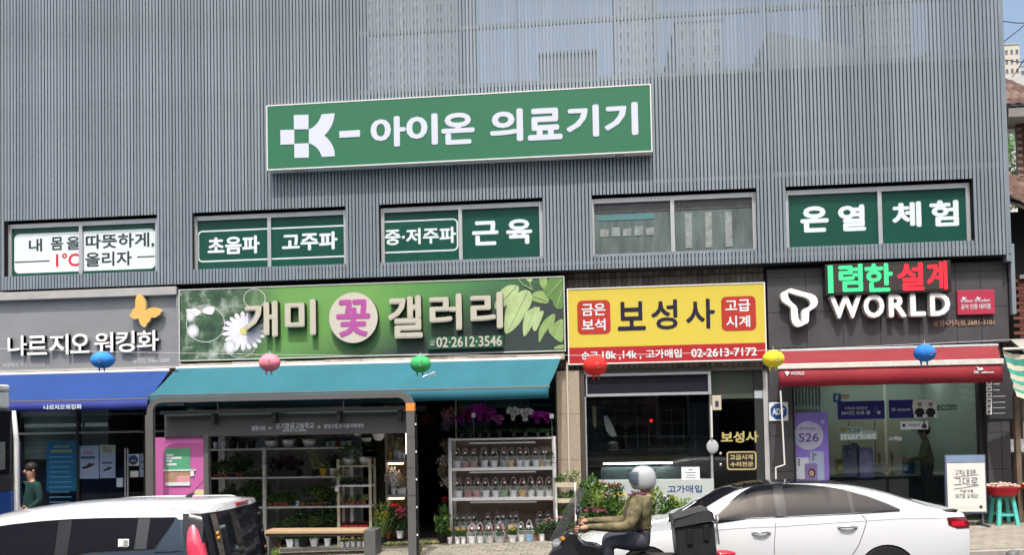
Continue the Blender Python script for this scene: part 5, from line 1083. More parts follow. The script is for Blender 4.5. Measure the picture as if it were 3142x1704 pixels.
def bag(label,c,xc,yb,w,hh,Y,z,group,tagc=True):
    p=T(c,xc,yb,Y); k=(T(c,xc+50,yb,Y).x-T(c,xc-50,yb,Y).x)/100; t=thing('clear_bag',label,'carrier bag',(p.x,Y,z),group)
    key='bag'
    if key not in bagm:
        q=MB(); a=.36; b2=.5
        for s0,s1 in (((-a,-a),(a,-a)),((a,-a),(a,a)),((a,a),(-a,a)),((-a,a),(-a,-a))):
            r=b2/a; q.face([(s0[0],s0[1],0),(s1[0],s1[1],0),(s1[0]*r,s1[1]*r,1),(s0[0]*r,s0[1]*r,1)])
        bagm[key]=q.mesh('sleeve',clearm)
        q=MB()
        for y in (0,): q.tube([(.36*math.cos(an),y,.95*math.sin(an)) for an in [math.pi*j/10 for j in range(11)]],.03,5,cap=False)
        bagm['h']=q.mesh('handle',handle_m,smooth=True)
        q=MB(); q.tube([(0,0,0),(0,.02,0)],.5,12); bagm['t']=q.mesh('tag',mat('tag_white',(.75,.76,.8),.4)); 
        q=MB()
        for x,y in ((-.36,-.36),(.36,-.36)): q.tube([(x,y,0),(x*1.39,y*1.39,1)],.018,4)
        q.tube([(-.5,-.5,1),(.5,-.5,1)],.018,4); bagm['e']=q.mesh('edge',handle_m)
    W=w*k; D=min(W,.22)
    inst('sleeve',bagm['bag'],t,sc=(W,D,hh*k)); inst('edge',bagm['e'],t,sc=(W,D,hh*k)); [inst('handle',bagm['h'],t,(random.uniform(-.006,.006),sy*D*.38,hh*k*.98),(random.uniform(-.1,.1),0,0),(W*.9,D*.9,hh*k*random.uniform(.72,.9))) for sy in (-1,1)]
    if tagc: inst('tag',bagm['t'],t,(random.uniform(-.02,.03),-D*.55,hh*k*1.35),(0,0,0),(.04,.3,.04))
pots={'w':(potw,'white'),'p':(potp,'pink'),'y':(poty,'yellow'),'g':(potgr,'grey'),'r':(potr,'red'),'n':(potg,'green'),'b':(potbl,'blue')}
def bagrow(c,row,yb,Y,z,where,hbag=95):
    for i,(xc,col,w) in enumerate(row):
        m,nm=pots[col]; bag('clear carrier bag around a %s pot, %s from the left on the %s'%(nm,ORD[i],where),c,xc,yb,w+12,hbag,Y,z,'clear bags on the '+where)
        plant('%s pot of red blossoms in clear bag, %s from the left on the %s'%(nm,ORD[i],where),c,xc,yb,w-4,58,Y,m,'pot',('bush',leaf1,w+6,66),('blossom',fred if i%4 else mat('flower_darkred',(.25,.02,.03),.6,island=.4),w*.9,54,46),z=z,group='bagged pots on the '+where)
bagrow('I',[(590,'w',66),(660,'p',64),(735,'p',66),(830,'w',66),(915,'w',70),(1003,'g',60),(1062,'y',66),(1140,'w',60),(1200,'w',66),(1285,'w',70),(1342,'y',50),(1385,'w',56)],612,-.3,RZ[1],'upper rack shelf')
bagrow('I',[(600,'w',74),(690,'r',64),(765,'p',64),(842,'w',74),(928,'w',70),(1003,'n',66),(1087,'w',70),(1165,'y',72),(1240,'w',70),(1322,'w',76),(1402,'w',74)],882,-.3,RZ[2],'lower rack shelf')
gz0=SW(-1.7)
for i,(xc,col,w) in enumerate(((590,'w',50),(640,'w',50),(690,'w',54),(740,'w',54),(860,'w',54),(945,'g',56),(990,'g',56),(1055,'w',56),(1105,'w',56),(1320,'g',66),(1395,'g',66))):
    m,nm=pots[col]; p=T('I',xc,1200,0); z=SW(p.x)+.14
    bag('clear bag with looped handles, %s from the left in the back row under the rack'%ORD[i],'I',xc,1200,w+14,95,-.1,z,'bags in the back row under the rack'); plant('%s pot in clear bag, %s from the left, back row under the rack'%(nm,ORD[i]),'I',xc,1200,w-6,56,-.1,m,'pot',('bush',leaf1,w,60),('blossom',fred if i in(3,4) else fwhite,w*.8,40,50),z=z,group='pots in the back row under the rack')
quickbox('ground_board',brownb,RX0,-.3,SW(RX0),RX1,.1,gz0+.12,rk)
FR=[(520,'w',44,0,fyel),(588,'w',46,0,fyel),(640,'w',46,0,fyel),(716,'w',66,1,fred),(790,'w',66,1,fred),(870,'w',72,1,fpink),(965,'w',84,1,fred),(1073,'w',84,0,fyel),(1155,'w',56,1,flpink),(1226,'b',68,1,fwhite),(1337,'w',62,0,None),(1404,'w',66,0,None)]
for i,(xc,col,w,bg_,fl) in enumerate(FR):
    m,nm=pots[col]; p=T('I',xc,1245,-.62); z=SW(p.x)
    fn={None:'dark green plant',fyel:'yellow flowers',fred:'red flowers',fpink:'pink flowers',flpink:'pale pink flowers',fwhite:'pale flowers'}[fl]
    if bg_: bag('clear bag round %s pot of %s, %s from the left in the front row'%(nm,fn,ORD[i]),'I',xc,1245,w+16,100,-.62,z,'bags in the front row')
    plant('%s pot with %s, %s from the left in the front row'%(nm,fn,ORD[i]),'I',xc,1250,w,62,-.62,m,'pot',('bush',leaf1 if fl else leaf1,w*1.5,80 if fl is None else 62),('blossom',fl,w*1.15,60,40) if fl else None,z=z,group='front row pots by the rack')
p=T('I',1290,1235,-.6); plant('slim terracotta pot squeezed between the blue and white pots in the front row','I',1290,1238,26,62,-.6,terra,'square',('low',leaf1,40,30),z=SW(p.x))
# orchids on the rack top
for i,(xc,fw,fh,fm,nm,up) in enumerate(((625,110,90,fpurp,'dark purple',95),(700,130,130,fpurp,'purple',100),(785,140,160,mat('flower_magenta',(.42,.02,.38),.6,island=.4),'tall magenta',100),(865,140,140,fpurp,'deep purple',95),(960,170,90,mat('flower_lilac',(.5,.15,.45),.6,island=.5),'lilac and white',95),(1085,110,130,fwhite,'white',110),(1190,150,120,fwhite,'large white',110),(1300,140,120,MT['flower_magenta'],'magenta',85),(1385,130,110,fpurp,'violet purple',90))):
    plant('%s orchid, %s from the left on top of the white rack'%(nm,ORD[i]),'I',xc,352,40,46,-.2,mat('pot_smoky',(.1,.11,.09),.2),'pot',('broad',leaf1,110,74),('orchid',fm,fw*1.25,fh*1.35,up-60),z=RZ[0],group='orchids on the rack',cat='orchid',name='orchid')
for i,(x,y,l_) in enumerate(((730,160,'left of two'),(1422,168,'right of two'))): R=rect('I',x-18,y-20,x+18,y+20,-.35); t=thing('price_card','small white price card on a stick among the orchids, %s'%l_,'card',((R[0]+R[2])/2,-.35,RZ[0])); quickbox('card',paper,R[0],-.352,R[1],R[2],-.348,R[3],t); quickbox('stick',alu,(R[0]+R[2])/2-.003,-.347,RZ[0],(R[0]+R[2])/2+.003,-.343,R[1],t)
quickbox('awning_window',mat('shop_upper_pane',(.06,.09,.08),.2),T('I',590,0,.2).x,.2,2.4,T('I',1220,0,.2).x,.22,3.1,sh) if False else None
# doorway greenery
for i,(lab,xc,yb,w,hh,fo,fl) in enumerate((('dark bushy plant in a black pot at the flower shop doorway',450,1262,90,80,('bush',leaf2,170,220),None),('red blossoms in a black pot behind the doorway bush',480,1100,50,60,('bush',leaf1,80,120),('blossom',fred,90,70,120)))):
    p=T('I',xc,yb,-.45+i*.5); plant(lab,'I',xc,yb,w,hh,-.45+i*.5,potb,'pot',fo,fl,z=SW(p.x)+(.0 if i==0 else .3))
for i,(x,y,m) in enumerate(((500,450,fdry),(480,560,fwhite),(470,660,fdry),(510,750,fwhite),(510,160,flpink),(500,240,mat('flower_dusk',(.3,.25,.4),.6,island=.4)),(320,200,mat('flower_amber',(.45,.15,.03),.6,island=.4)))):
    Y=.5 if i<6 else 1.6; p=T('I',x,y,Y); k=.0045; t=thing('hanging_bouquet','small %s bouquet hanging in the dark doorway, %s'%(m.name.split('_')[1],['second from the top of the doorway column','third down the doorway column','fourth down the doorway column','lowest in the doorway column','highest, beside the pane edge','just below the highest one','alone further inside the shop'][i]),'bouquet',(p.x,Y,p.z),'bouquets in the doorway')
    inst('blossoms',foliage_mesh('bush',i%4,m),t,(0,0,-.14),(0,0,i),(.3,.25,.32)); q=MB(); q.tube([(p.x,Y,p.z+.02),(p.x,Y,p.z+.18)],.012,5); q.build('stem',leaf1,t)
quickbox('dark_partition',dark,-3.1,2.5,.1,-.55,2.55,3.3,sh)
t=thing('shop_glazing','dark glazing with a slim steel post above the white rack','glazing',(-1.6,.2,2.1)); xa=T('I',572,100,.25).x; quickbox('post',alu,xa-.015,.24,SW(xa),xa+.015,.28,3.42,t); quickbox('pane',sgd,xa+.02,.25,.2,-.62,.26,3.42,t); quickbox('pale_blind',mat('blind_teal',(.13,.2,.18),.6,var=.2),T('I',595,0,.5).x,.5,T('I',900,95,.5).z,T('I',1220,0,.5).x,.52,3.3,t)
q=MB(); q.tube([(-3.2,-.9,2.92),(-2.4,-1.0,2.9)],.02,6); tag(q.build('shade_arm',alu),'steel awning arm end beside the shelter post','arm')
# planter ladder and flowers to the right of the rack
fx0=T('O',262,500,-.5).x; fx1=T('O',565,500,-.5).x
pl=thing('planter_stand','pale wooden planter stand with two box shelves before the granite pilaster','planter stand',((fx0+fx1)/2,-.5,SW(fx0)))
for y0,y1 in ((437,500),(650,708)):
    z0=T('O',410,y1,-.55).z; z1=T('O',410,y0,-.55).z; q=MB(); q.box(fx0,-.58,z0,fx1,-.56,z1); q.box(fx0,-.36,z0,fx1,-.34,z1); q.box(fx0,-.56,z0,fx0+.02,-.36,z1); q.box(fx1-.02,-.56,z0,fx1,-.36,z1); q.box(fx0+.02,-.56,z0,fx1-.02,-.36,z0+.02); q.build('planter_box',woodw,pl)
for x in (fx0+.02,fx1-.05):
    for y in (-.6,-.34): quickbox('leg',rackm,x,y,SW(x),x+.03,y+.02,T('O',410,440,-.55).z,pl)
def tuft(lab,c,xc,yb,fw,fh,Y,m,style='bush',fl=None,cat='plant'):
    p=T(c,xc,yb,Y); k=(T(c,xc+50,yb,Y).x-T(c,xc-50,yb,Y).x)/100; t=thing('leafy_plant',lab,cat,(p.x,Y,p.z))
    inst('foliage',foliage_mesh(style,int(xc)%4,m),t,(0,0,0),(0,0,xc),(fw*k,min(fw*k,.35),fh*k))
    if fl: inst('blossoms',foliage_mesh('blossom',int(xc)%4,fl),t,(0,0,fh*k*.55),(0,0,0),(fw*k*.8,min(fw*k,.3),fh*k*.4))
tuft('variegated leafy plant filling the left of the upper planter box','O',335,450,190,130,-.46,leaf2); tuft('variegated bright plant filling the right of the upper planter box','O',500,450,210,190,-.46,leaf5)
tuft('green plant in the left of the lower planter box','O',360,660,160,110,-.46,leaf2,'low'); tuft('green bushy plant in the right of the lower planter box','O',470,660,170,130,-.46,leaf2)
tuft('low green plant on the ground beneath the planter stand','O',370,860,210,110,-.5,leaf2)
tuft('trailing ivy with white wrapped pot hanging at the right post of the rack','O',215,180,150,230,-.48,leaf1,'fern')
LA=[('dense dark green shrub beside the jeweller wall',720,640,230,250,-.35,leaf2,'bush',None),('tall shrub with red blossoms under the jeweller window',900,640,260,190,-.3,leaf2,'bush',fred),('bright red geranium cluster in front of the counter board',1060,620,220,150,-.4,leaf1,'bush',fred),
    ('yellow green feathery shrub in the middle of the flower display',830,820,330,290,-.55,leaf3,'spiky',None),('pale green bush left of the feathery shrub',700,840,220,260,-.5,leaf2,'bush',None),('dark green bush with pale pink flowers near the rider',990,820,220,230,-.5,leaf2,'bush',flpink),
    ('hot pink and yellow primrose pot near the scooter mirror',760,1000,240,210,-.75,leaf1,'bush',fpink),('magenta begonia pot right of the primroses',890,1000,200,190,-.75,leaf1,'bush',fpink),
    ('pale pink flowers left of the scooter front',200,1060,180,160,-.62,leaf1,'bush',flpink),('pale pink daisies behind the scooter windscreen',350,1060,200,200,-.62,leaf1,'bush',flpink),
    ('olive bush behind the rider helmet',1150,900,260,260,-.5,leaf3,'bush',fyel),('dark mixed bush behind the rider back',1350,900,280,280,-.5,leaf2,'bush',fpurp),('yellow tipped shrub right of the rider',1560,900,300,330,-.45,leaf3,'bush',fyel),('green shrub with white flowers between rider and white car',1720,880,240,200,-.45,leaf2,'bush',fwhite),('yellow green low shrub in front of the counter board beside the car',1860,860,200,210,-.4,leaf3,'bush',fyel),('light green wispy shrub by the car windscreen',2000,860,260,190,-.35,leaf3,'spiky',None)]
LA=[(a,b2,c2-(40 if 1100<b2<1800 else 0),d2*1.15,e2*(1.35 if b2>600 else 1.1),f2,g2,h2,i2) for a,b2,c2,d2,e2,f2,g2,h2,i2 in LA]
for lab,xc,yb,fw,fh,Y,m,st,fl in LA:
    p=T('O',xc,yb,Y); k=(T('O',xc+50,yb,Y).x-T('O',xc-50,yb,Y).x)/100; t=thing('flowering_shrub' if fl else 'leafy_shrub',lab,'potted plant',(p.x,Y,SW(p.x)))
    zb_=p.z-SW(p.x); inst('pot',pot_mesh('pot',potb),t,(0,0,0),(0,0,0),(.24,.24,min(.25,max(.12,zb_))))
    if zb_>.3:
        q=MB(); 
        for a in (-.04,0,.05): q.tube([(p.x+a*.3,Y,SW(p.x)+.15),(p.x+a,Y,SW(p.x)+zb_+.1)],.01,4)
        q.build('stem',mat('stem_brown',(.1,.08,.05),.8),t)
        inst('lower_foliage',foliage_mesh('bush',int(xc)%3,m),t,(0,0,.18),(0,0,1),(fw*k*.8,.26,zb_))
    inst('foliage',foliage_mesh(st,int(xc)%4,m),t,(0,0,max(zb_,.1)-.03),(0,0,xc),(fw*k,min(fw*k,.36),fh*k))
    if fl: inst('blossoms',foliage_mesh('blossom',int(xc)%4,fl),t,(0,0,max(zb_,.1)+fh*k*.5),(0,0,0),(fw*k*.8,min(fw*k,.3),fh*k*.42))
for i,xc in enumerate((570,655,740,830,920,1010)): p=T('O',xc,1160,-.85); plant('white pot of dark green leaves, %s from the left in the row behind the scooter'%ORD[i],'O',xc,1150,100,105,-.85,potw,'pot',('bush',leaf1,150,130),('blossom',(flpink,fwhite,fpink)[i%3],90,60,80),z=SW(p.x),group='white pots behind the scooter')
for i,(u,v) in enumerate(((1284,1690),(1135,1650),(845,1690))):
    Y=-1.9 if i!=1 else -1.2; p=P(u,v,Y); t=thing('weed_tuft',['pale green weed growing at the foot of the right shelter post','small weed on the pavement behind the bench','weed beside the left bench leg'][i],'weed',(p.x,Y,SW(p.x))); inst('foliage',foliage_mesh('spiky',i,leaf3),t,(0,0,0),(0,0,0),(.2,.2,.24))

# ------------------------------------------------------------------ lanterns on a cable
CYY=-2.1
cab=[P(u,v,CYY) for u,v in ((-300,1062),(0,1070),(240,1078),(314,1081),(483,1083),(800,1089),(1100,1092),(1290,1091),(1500,1091),(1740,1091),(1826,1092),(2100,1085),(2347,1076),(2580,1067),(2837,1056),(3142,1041),(3500,1020))]
q=MB(); q.tube(cab,.0045,5); tag(q.build('lantern_cable',mat('cable_white',(.5,.5,.5),.6)),'thin white cable strung across the shopfronts carrying the lanterns','cable')
for nm,u,v,rx,rz,col,pl_ in (('bright blue',314.6,1106,32,24,(.04,.25,.75),'over the blue awning at left'),('pink',827.5,1114,31,26,(.85,.25,.32),'below the flower shop fascia'),('green',1290.5,1118,31,26,(.06,.45,.15),'above the teal awning'),('red',1826,1123,37,32,(.65,.035,.03),'before the yellow sign, largest lantern'),('yellow',2373,1102,33,27,(.8,.68,.04),'between the yellow sign and the phone shop'),('blue',2837.5,1084,33,28,(.03,.2,.65),'over the red awning at right')):
    p=P(u,v,CYY); k=P(u+50,v,CYY).x-P(u-50,v,CYY).x; k/=100
    t=thing('paper_lantern','%s round fabric lantern hanging from the cable %s'%(nm,pl_),'lantern',(p.x,p.y,p.z),'lanterns on the cable')
    lm=mat('lantern_'+nm.replace(' ','_'),col,.95,var=.25,scale=9,bump=.5); b=lm.node_tree.nodes['Principled BSDF']; b.inputs['Subsurface Weight'].default_value=0
    q=MB(); prof=[]
    for j in range(19):
        a=-math.pi/2*.86+math.pi*.86*j/18; prof.append((math.cos(a)*rx*k*(1+.03*(j%2)),math.sin(a)*rz*k))
    q.lathe(p,prof,22); q.build('globe',lm,t,smooth=True)
    q=MB(); q.lathe((p.x,p.y,p.z),[(rx*k*.42,rz*k*.95),(rx*k*.42,rz*k*1.05)],16); q.tube([(p.x,p.y,p.z+rz*k),(p.x,p.y,p.z+rz*k+.06)],.004,4); q.build('top_ring',mat('ring_pale',(.6,.6,.6),.5),t)
    for dx in ((-.06,.03) if nm!='red' else (-.03,.05)):
        q=MB(); bx=p.x+dx; q.hexa([(bx-.008,p.y-.004,p.z-rz*k-.05),(bx+.014,p.y-.004,p.z-rz*k-.06),(bx+.014,p.y+.004,p.z-rz*k-.06),(bx-.008,p.y+.004,p.z-rz*k-.05)],[(bx-.016,p.y-.006,p.z-rz*k*.9),(bx+.01,p.y-.006,p.z-rz*k*.9),(bx+.01,p.y+.006,p.z-rz*k*.9),(bx-.016,p.y+.006,p.z-rz*k*.9)]); q.build('tassel',lm,t)
    q=MB(); cx=p.x+rx*k*.25; yy=p.y-rx*k*.93
    for a in range(5): q.box(cx-.015+random.uniform(-.02,.02),yy-.012,p.z-.05+a*.02,cx+.01+random.uniform(-.01,.02),yy-.008,p.z-.037+a*.02)
    q.build('printed_mark',mat('mark_'+nm.replace(' ','_'),tuple(c*.35+.15 for c in col),.6),t)
# ------------------------------------------------------------------ vehicles
def ipl(tab,x):
    if x<=tab[0][0]: return tab[0][1]
    for (a,b_),(c,d) in zip(tab,tab[1:]):
        if x<=c:
            t=(x-a)/(c-a); return b_+(d-b_)*t
    return tab[-1][1]
class Car:
    def __init__(s,Xf,Xr,Yn,W,sill,belt,top,lean,crown,shift,taper=.16,railoff=0):
        s.Xf,s.Xr,s.Yn,s.W=Xf,Xr,Yn,W; s.Yc=Yn+W/2; s.sill,s.belt,s.top=sill,belt,top; s.lean=lean; s.crown=crown; s.shift=shift; s.taper=taper
    def base(s,x):
        b_=s.W/2; d=min(x-s.Xf,s.Xr-x); 
        return b_*(1-(s.taper*(1-d/.75)**2.2 if d<.75 else 0))
    def zb(s,x): return min(ipl(s.belt,x), ipl(s.top,x)-.03)
    def zr(s,x): z=ipl(s.top,x)-s.crown; return max(z,s.zb(x)+.012)
    def hw(s,x,z):
        zs=ipl(s.sill,x); zb=s.zb(x); zr=s.zr(x); b_=s.base(x)
        if z<=zb:
            t=max(0,(z-zs)/(zb-zs)); return b_*(1-.07*(1-t)**2.5-.035*t**3)
        t=min(1,(z-zb)/max(zr-zb,.01)); h_=min(1,(zr-zb)/.3); return b_*(.965-s.lean*h_*t**1.15)
    bulge=0
    def sx(s,x,z,yn=1.0):
        r=max(0,min(1,1-(s.Xr-x)/.55)); r=r*r*(3-2*r); return x+r*(s.shift(z)-s.bulge*abs(yn)**3)
    def body(s,name,parent,mb,mg,mr,mdark=None,darkx=None,N=70):
        q=MB(); rings=[]
        for i in range(N+1):
            x=s.Xf+(s.Xr-s.Xf)*i/N; zs=ipl(s.sill,x); zb=s.zb(x); zr=s.zr(x); half=[]
            for j in range(9): z=zs+(zb-zs)*j/8; half.append((s.hw(x,z),z))
            for j in range(1,7): z=zb+(zr-zb)*j/6; half.append((s.hw(x,z),z))
            yr=s.hw(x,zr); zt=max(ipl(s.top,x),zr+.01)
            for j in range(1,8): a=1-j/7; half.append((yr*a,zr+(zt-zr)*(1-a**2.2)))
            ring=[(s.sx(x,z,y/(s.W/2)),s.Yc-y,z) for y,z in half]+[(s.sx(x,z,y/(s.W/2)),s.Yc+y,z) for y,z in reversed(half[:-1])]
            rings.append(len(q.v)); q.v+=ring; n_=len(ring)
        for i in range(N):
            x=s.Xf+(s.Xr-s.Xf)*(i+.5)/N
            for j in range(n_-1):
                jj=min(j,n_-2-j); m=0 if jj<8 else (1 if jj<14 else 2)
                if m==2 and darkx and darkx[0]<x<darkx[1] and jj>=17: m=3
                q.f.append((rings[i]+j,rings[i]+j+1,rings[i+1]+j+1,rings[i+1]+j)); q.m.append(m)
        q.f.append(tuple(rings[0]+j for j in range(n_))); q.m.append(0)
        q.f.append(tuple(rings[-1]+j for j in reversed(range(n_)))); q.m.append(0)
        o=q.build(name,[mb,mg,mr,mdark or mr],parent,smooth=True,auto=.9); return o
    def cut(s,o,xc,zc,r):
        cm=MB(); cm.tube([(xc,s.Yn-.3,zc),(xc,s.Yn+s.W+.3,zc)],r,40); c=cm.build('cutter',rubber)
        b_=o.modifiers.new('b','BOOLEAN'); b_.object=c; b_.operation='DIFFERENCE'; b_.solver='EXACT'
        dg=bpy.context.evaluated_depsgraph_get(); me=bpy.data.meshes.new_from_object(o.evaluated_get(dg)); o.modifiers.clear(); o.data=me; bpy.data.objects.remove(c)
    def patch(s,name,parent,m,x0,x1,lo,hi,off=.004,n=24,k=6,sides=(-1,),th=.0):
        for sd in sides:
            q=MB(); i0=0
            for i in range(n+1):
                x=x0+(x1-x0)*i/n; a=lo(x); b_=max(hi(x),a+.001)
                for j in range(k+1):
                    z=a+(b_-a)*j/k; q.v.append((s.sx(x,z),s.Yc+sd*(s.hw(x,z)+off),z))
            for i in range(n):
                for j in range(k): a=i*(k+1)+j; q.f.append((a,a+k+1,a+k+2,a+1) if sd<0 else (a,a+1,a+k+2,a+k+1)); q.m.append(0)
            o=q.build(name,m,parent,smooth=True)
        return o
    def line(s,name,parent,pts,r=.004,m=None,off=.001):
        q=MB(); P2=[]
        for (a,b_),(c,d) in zip(pts,pts[1:]):
            for k in range(6): x=a+(c-a)*k/6; z=b_+(d-b_)*k/6; P2.append((s.sx(x,z),s.Yc-s.hw(x,z)-off,z))
        x,z=pts[-1]; P2.append((s.sx(x,z),s.Yc-s.hw(x,z)-off,z)); q.tube(P2,r,5); return q.build(name,m or carblk,parent)
def wheel(parent,x,y,z,r,sd=-1,w_=.2):
    q=MB(); q.tube([(x,y-w_/2,z),(x,y-w_/2+.02,z),(x,y+w_/2-.02,z),(x,y+w_/2,z)],[r*.95,r,r,r*.95],36); o=q.build('wheel',rubber,parent,smooth=True,auto=.5)
    q=MB(); yy=y+sd*(w_/2+.003); 
    q.tube([(x,yy,z),(x,yy-sd*.02,z)],r*.68,30); q.build('rim_dish',MT['rubber'] if False else mat('rim_dark',(.05,.05,.055),.4,.5),o)
    for k in range(10):
        a=k*math.pi/5; q=MB(); q.tube([(x+math.cos(a)*r*.1,yy-.004*-sd,z+math.sin(a)*r*.1),(x+math.cos(a)*r*.66,yy+sd*.012,z+math.sin(a)*r*.66)],[.03,.02],5); q.build('spoke',mat('rim_alloy',(.45,.46,.48),.3,.8),o)
def tab(c,pts,Y): return sorted([(T(c,x,y,Y).x,T(c,x,y,Y).z) for x,y in pts])
RD=-.12
# white saloon
SYn=-4.95; W=1.87
Xr=P(2995,1683,SYn).x; Xf=Xr-4.93
beltp=tab('Z',[(2060,1625),(2196,1600),(2300,1592),(2388,1590),(2500,1584),(2620,1577),(2760,1570),(2850,1566),(2915,1568),(2990,1580)],SYn)
topp=tab('Z',[(2062,1597),(2100,1573),(2150,1543),(2200,1514),(2245,1493),(2300,1481),(2350,1476),(2400,1474),(2480,1473),(2560,1477),(2617,1485),(2680,1499),(2733,1515),(2800,1537),(2837,1549),(2880,1552),(2935,1551),(2955,1556),(2975,1575),(2990,1596)],SYn+W/2)
topp=[(x,z) for x,z in topp]; zhood=topp[0][1]
topp=[(Xf,zhood-.38),(Xf+.08,zhood-.27),(Xf+.35,zhood-.17),(topp[0][0]-.3,zhood-.03)]+topp
beltp=[(Xf,zhood-.5),(Xf+.5,zhood-.22),(beltp[0][0]-.2,beltp[0][1]-.03)]+beltp
wz=RD+gz(P(2726,1700,SYn).x)+.335
car=thing('parked_car','white saloon car with dark windows and chrome handles parked before the phone shop','car',((Xf+Xr)/2,SYn+W/2,wz-.33))
sed=Car(Xf,Xr,SYn,W,[(Xf,wz+.0),(Xr-.5,wz-.08),(Xr,wz+.0)],beltp,topp,.2,.06,lambda z: -.2*max(0,min(1,(z-.95)/.3))**1.5-.05*max(0,(.5-z)))
xd0=topp[4][0]-.0; xd1=T('M',1490,965,SYn+W/2).x
body=sed.body('body',car,carw,carw,carw,carglass,(xd0,xd1))
wxr=P(2726,1700,SYn).x; wxf=wxr-2.92
for x in (wxr,wxf): sed.cut(body,x,wz,.352)
for x in (wxr,wxf):
    for y in (SYn+.12,SYn+W-.12): wheel(car,x,y,wz,.335,-1 if y<SYn+.5 else 1)
q=MB(); q.box(Xf+.3,SYn+.25,wz-.12,Xr-.4,SYn+W-.25,wz+.25); q.build('underbody',rubber,car)
wb=tab('M',[(-270,1128),(0,1088),(245,1078),(640,1060),(1000,1042),(1275,1024)],SYn); wtp=tab('M',[(-285,1055),(-240,1015),(-190,975),(-130,925),(-60,875),(20,832),(120,812),(245,806),(330,805),(480,812),(640,826),(800,850),(1000,903),(1150,960),(1278,1020)],SYn+.14)
def lo(x): return ipl(wb,x)+.003
def hi(x): return ipl(wtp,x)
def X(c,x,y,Y=SYn): return T(c,x,y,Y).x
sed.patch('window_trim',car,carblk,X('M',-282,1080),X('M',1288,1024),lambda x:lo(x)-.014,lambda x:hi(x)+.012,.002,60)
sed.patch('side_window',car,carglass,X('M',-262,1080),X('M',235,1078),lambda x:lo(x)+.004,lambda x:hi(x)-.008,.005,30)
sed.patch('pillar',car,pillar_m,X('M',238,1078),X('M',322,1078),lambda x:lo(x)+.004,lambda x:hi(x)-.008,.0055,6)
sed.patch('side_window',car,carglass,X('M',325,1070),X('M',868,1070),lambda x:lo(x)+.004,lambda x:hi(x)-.008,.005,30)
sed.patch('pillar',car,pillar_m,X('M',870,1070),X('M',906,1070),lambda x:lo(x)+.004,lambda x:hi(x)-.008,.0055,6)
sed.patch('quarter_window',car,carglass,X('M',908,1070),X('M',1262,1030),lambda x:lo(x)+.004,lambda x:hi(x)-.008,.005,20)
for pts in ([(228,1120),(222,1180),(212,1300),(214,1400)],[(960,1062),(985,1085),(1000,1112),(975,1200),(930,1320),(880,1400)]):
    sed.line('door_gap',car,[(T('M',x,y,SYn).x,T('M',x,y,SYn).z) for x,y in pts],.0035)
sed.line('crease',car,[(T('M',x,y,SYn).x,T('M',x,y,SYn).z) for x,y in ((-320,1190),(0,1167),(230,1160),(700,1128),(985,1110),(1300,1090),(1700,1088))],.003,mat('crease_grey',(.42,.44,.47),.3,var=0))  # shade along the body crease drawn as a grey line
for x0,x1,y in ((22,182,1212),(756,920,1165)):
    a=T('M',x0,y,SYn); b_=T('M',x1,y,SYn); q=MB(); hh=sed.hw((a.x+b_.x)/2,a.z); y0=sed.Yc-hh
    q.tube([(a.x,y0-.0,a.z),(a.x+.03,y0-.03,a.z+.006),((a.x+b_.x)/2,y0-.04,a.z+.012),(b_.x-.05,y0-.032,a.z+.01),(b_.x,y0,a.z)],[.011,.014,.015,.014,.011],8); q.build('door_handle',chrome,car,smooth=True)
zl0=T('M',1750,1183,SYn).z; zl1=T('M',1780,1072,SYn).z
def tl0(x): return zl0+.0+.03*(1-(x-X('M',1712,1100))/(.25))
sed.patch('tail_lamp',car,taild,X('M',1712,1100),Xr-.0,lambda x:zl0+.05*max(0,1-(x-X('M',1712,1100))/.12),lambda x:zl1-.02+.0*x,.006,14)
sed.patch('tail_lamp_core',car,taill,X('M',1745,1100),Xr-.06,lambda x:zl0+.03,lambda x:zl0+.09,.009,10)
zq=ipl(topp,Xr-.2)
for nm_,y0,y1,m_ in (('boot_lip',SYn+.3,SYn+W-.3,carw),('boot_lip_tip',SYn+.17,SYn+.3,carblk),('boot_lip_tip',SYn+W-.3,SYn+W-.17,carblk)):
    q=MB(); q.hexa([(Xr-.3,y0,zq-.05),(Xr-.16,y0,zq-.05),(Xr-.16,y1,zq-.05),(Xr-.3,y1,zq-.05)],[(Xr-.25,y0,zq-.005),(Xr-.12,y0,zq+.01),(Xr-.12,y1,zq+.01),(Xr-.25,y1,zq-.005)]); q.build(nm_,m_,car)
q=MB(); q.ell((X('M',-330,1110)-.02,SYn-.09,T('M',-330,1100,SYn).z+.02),.11,.07,.07); q.build('door_mirror',carw,car,smooth=True)

# boxy two-tone car at left
Yn=-7.1; W2=1.76
Xr=-3.88; Xf=Xr-4.1
rooftab=tab('Z',[(-120,1618),(-40,1597),(0,1586),(34,1573),(80,1563),(127,1555),(180,1547),(264,1538),(350,1532),(435,1529),(600,1527),(690,1526),(728,1527)],Yn+W2/2)
off=Xr-.12-rooftab[-1][0]; rooftab=[(x,z) for x,z in rooftab if x<Xr-.15]; zt=rooftab[-1][1]
b0=tab('Z',[(-200,1716),(270,1702),(466,1692),(640,1686)],Yn)
zg=RD+gz(Xr-2); top2=[(Xf,zg+.75),(Xf+.15,zg+.92),(Xf+.85,zg+1.08),(rooftab[0][0],rooftab[0][1])]+rooftab+[(Xr-.1,zt-.01),(Xr,zt-.04)]
top2=sorted(top2); belt2=[(Xf,zg+.7),(Xf+1,zg+.93)]+[(x,z) for x,z in b0 if x>Xf+1.1]
sh_=lambda z: -.16*max(0,min(1,(z-(zt-.75))/.75))**1.3
car=thing('parked_car','boxy small car with white roof, slate blue body and dark windows, left foreground','car',((Xf+Xr)/2,Yn+W2/2,zg))
so=Car(Xf,Xr,Yn,W2,[(Xf,zg+.2),(Xr,zg+.25)],belt2,top2,.12,.11,sh_,.06); so.bulge=.2
def wtop(x): return so.zr(x)-.0
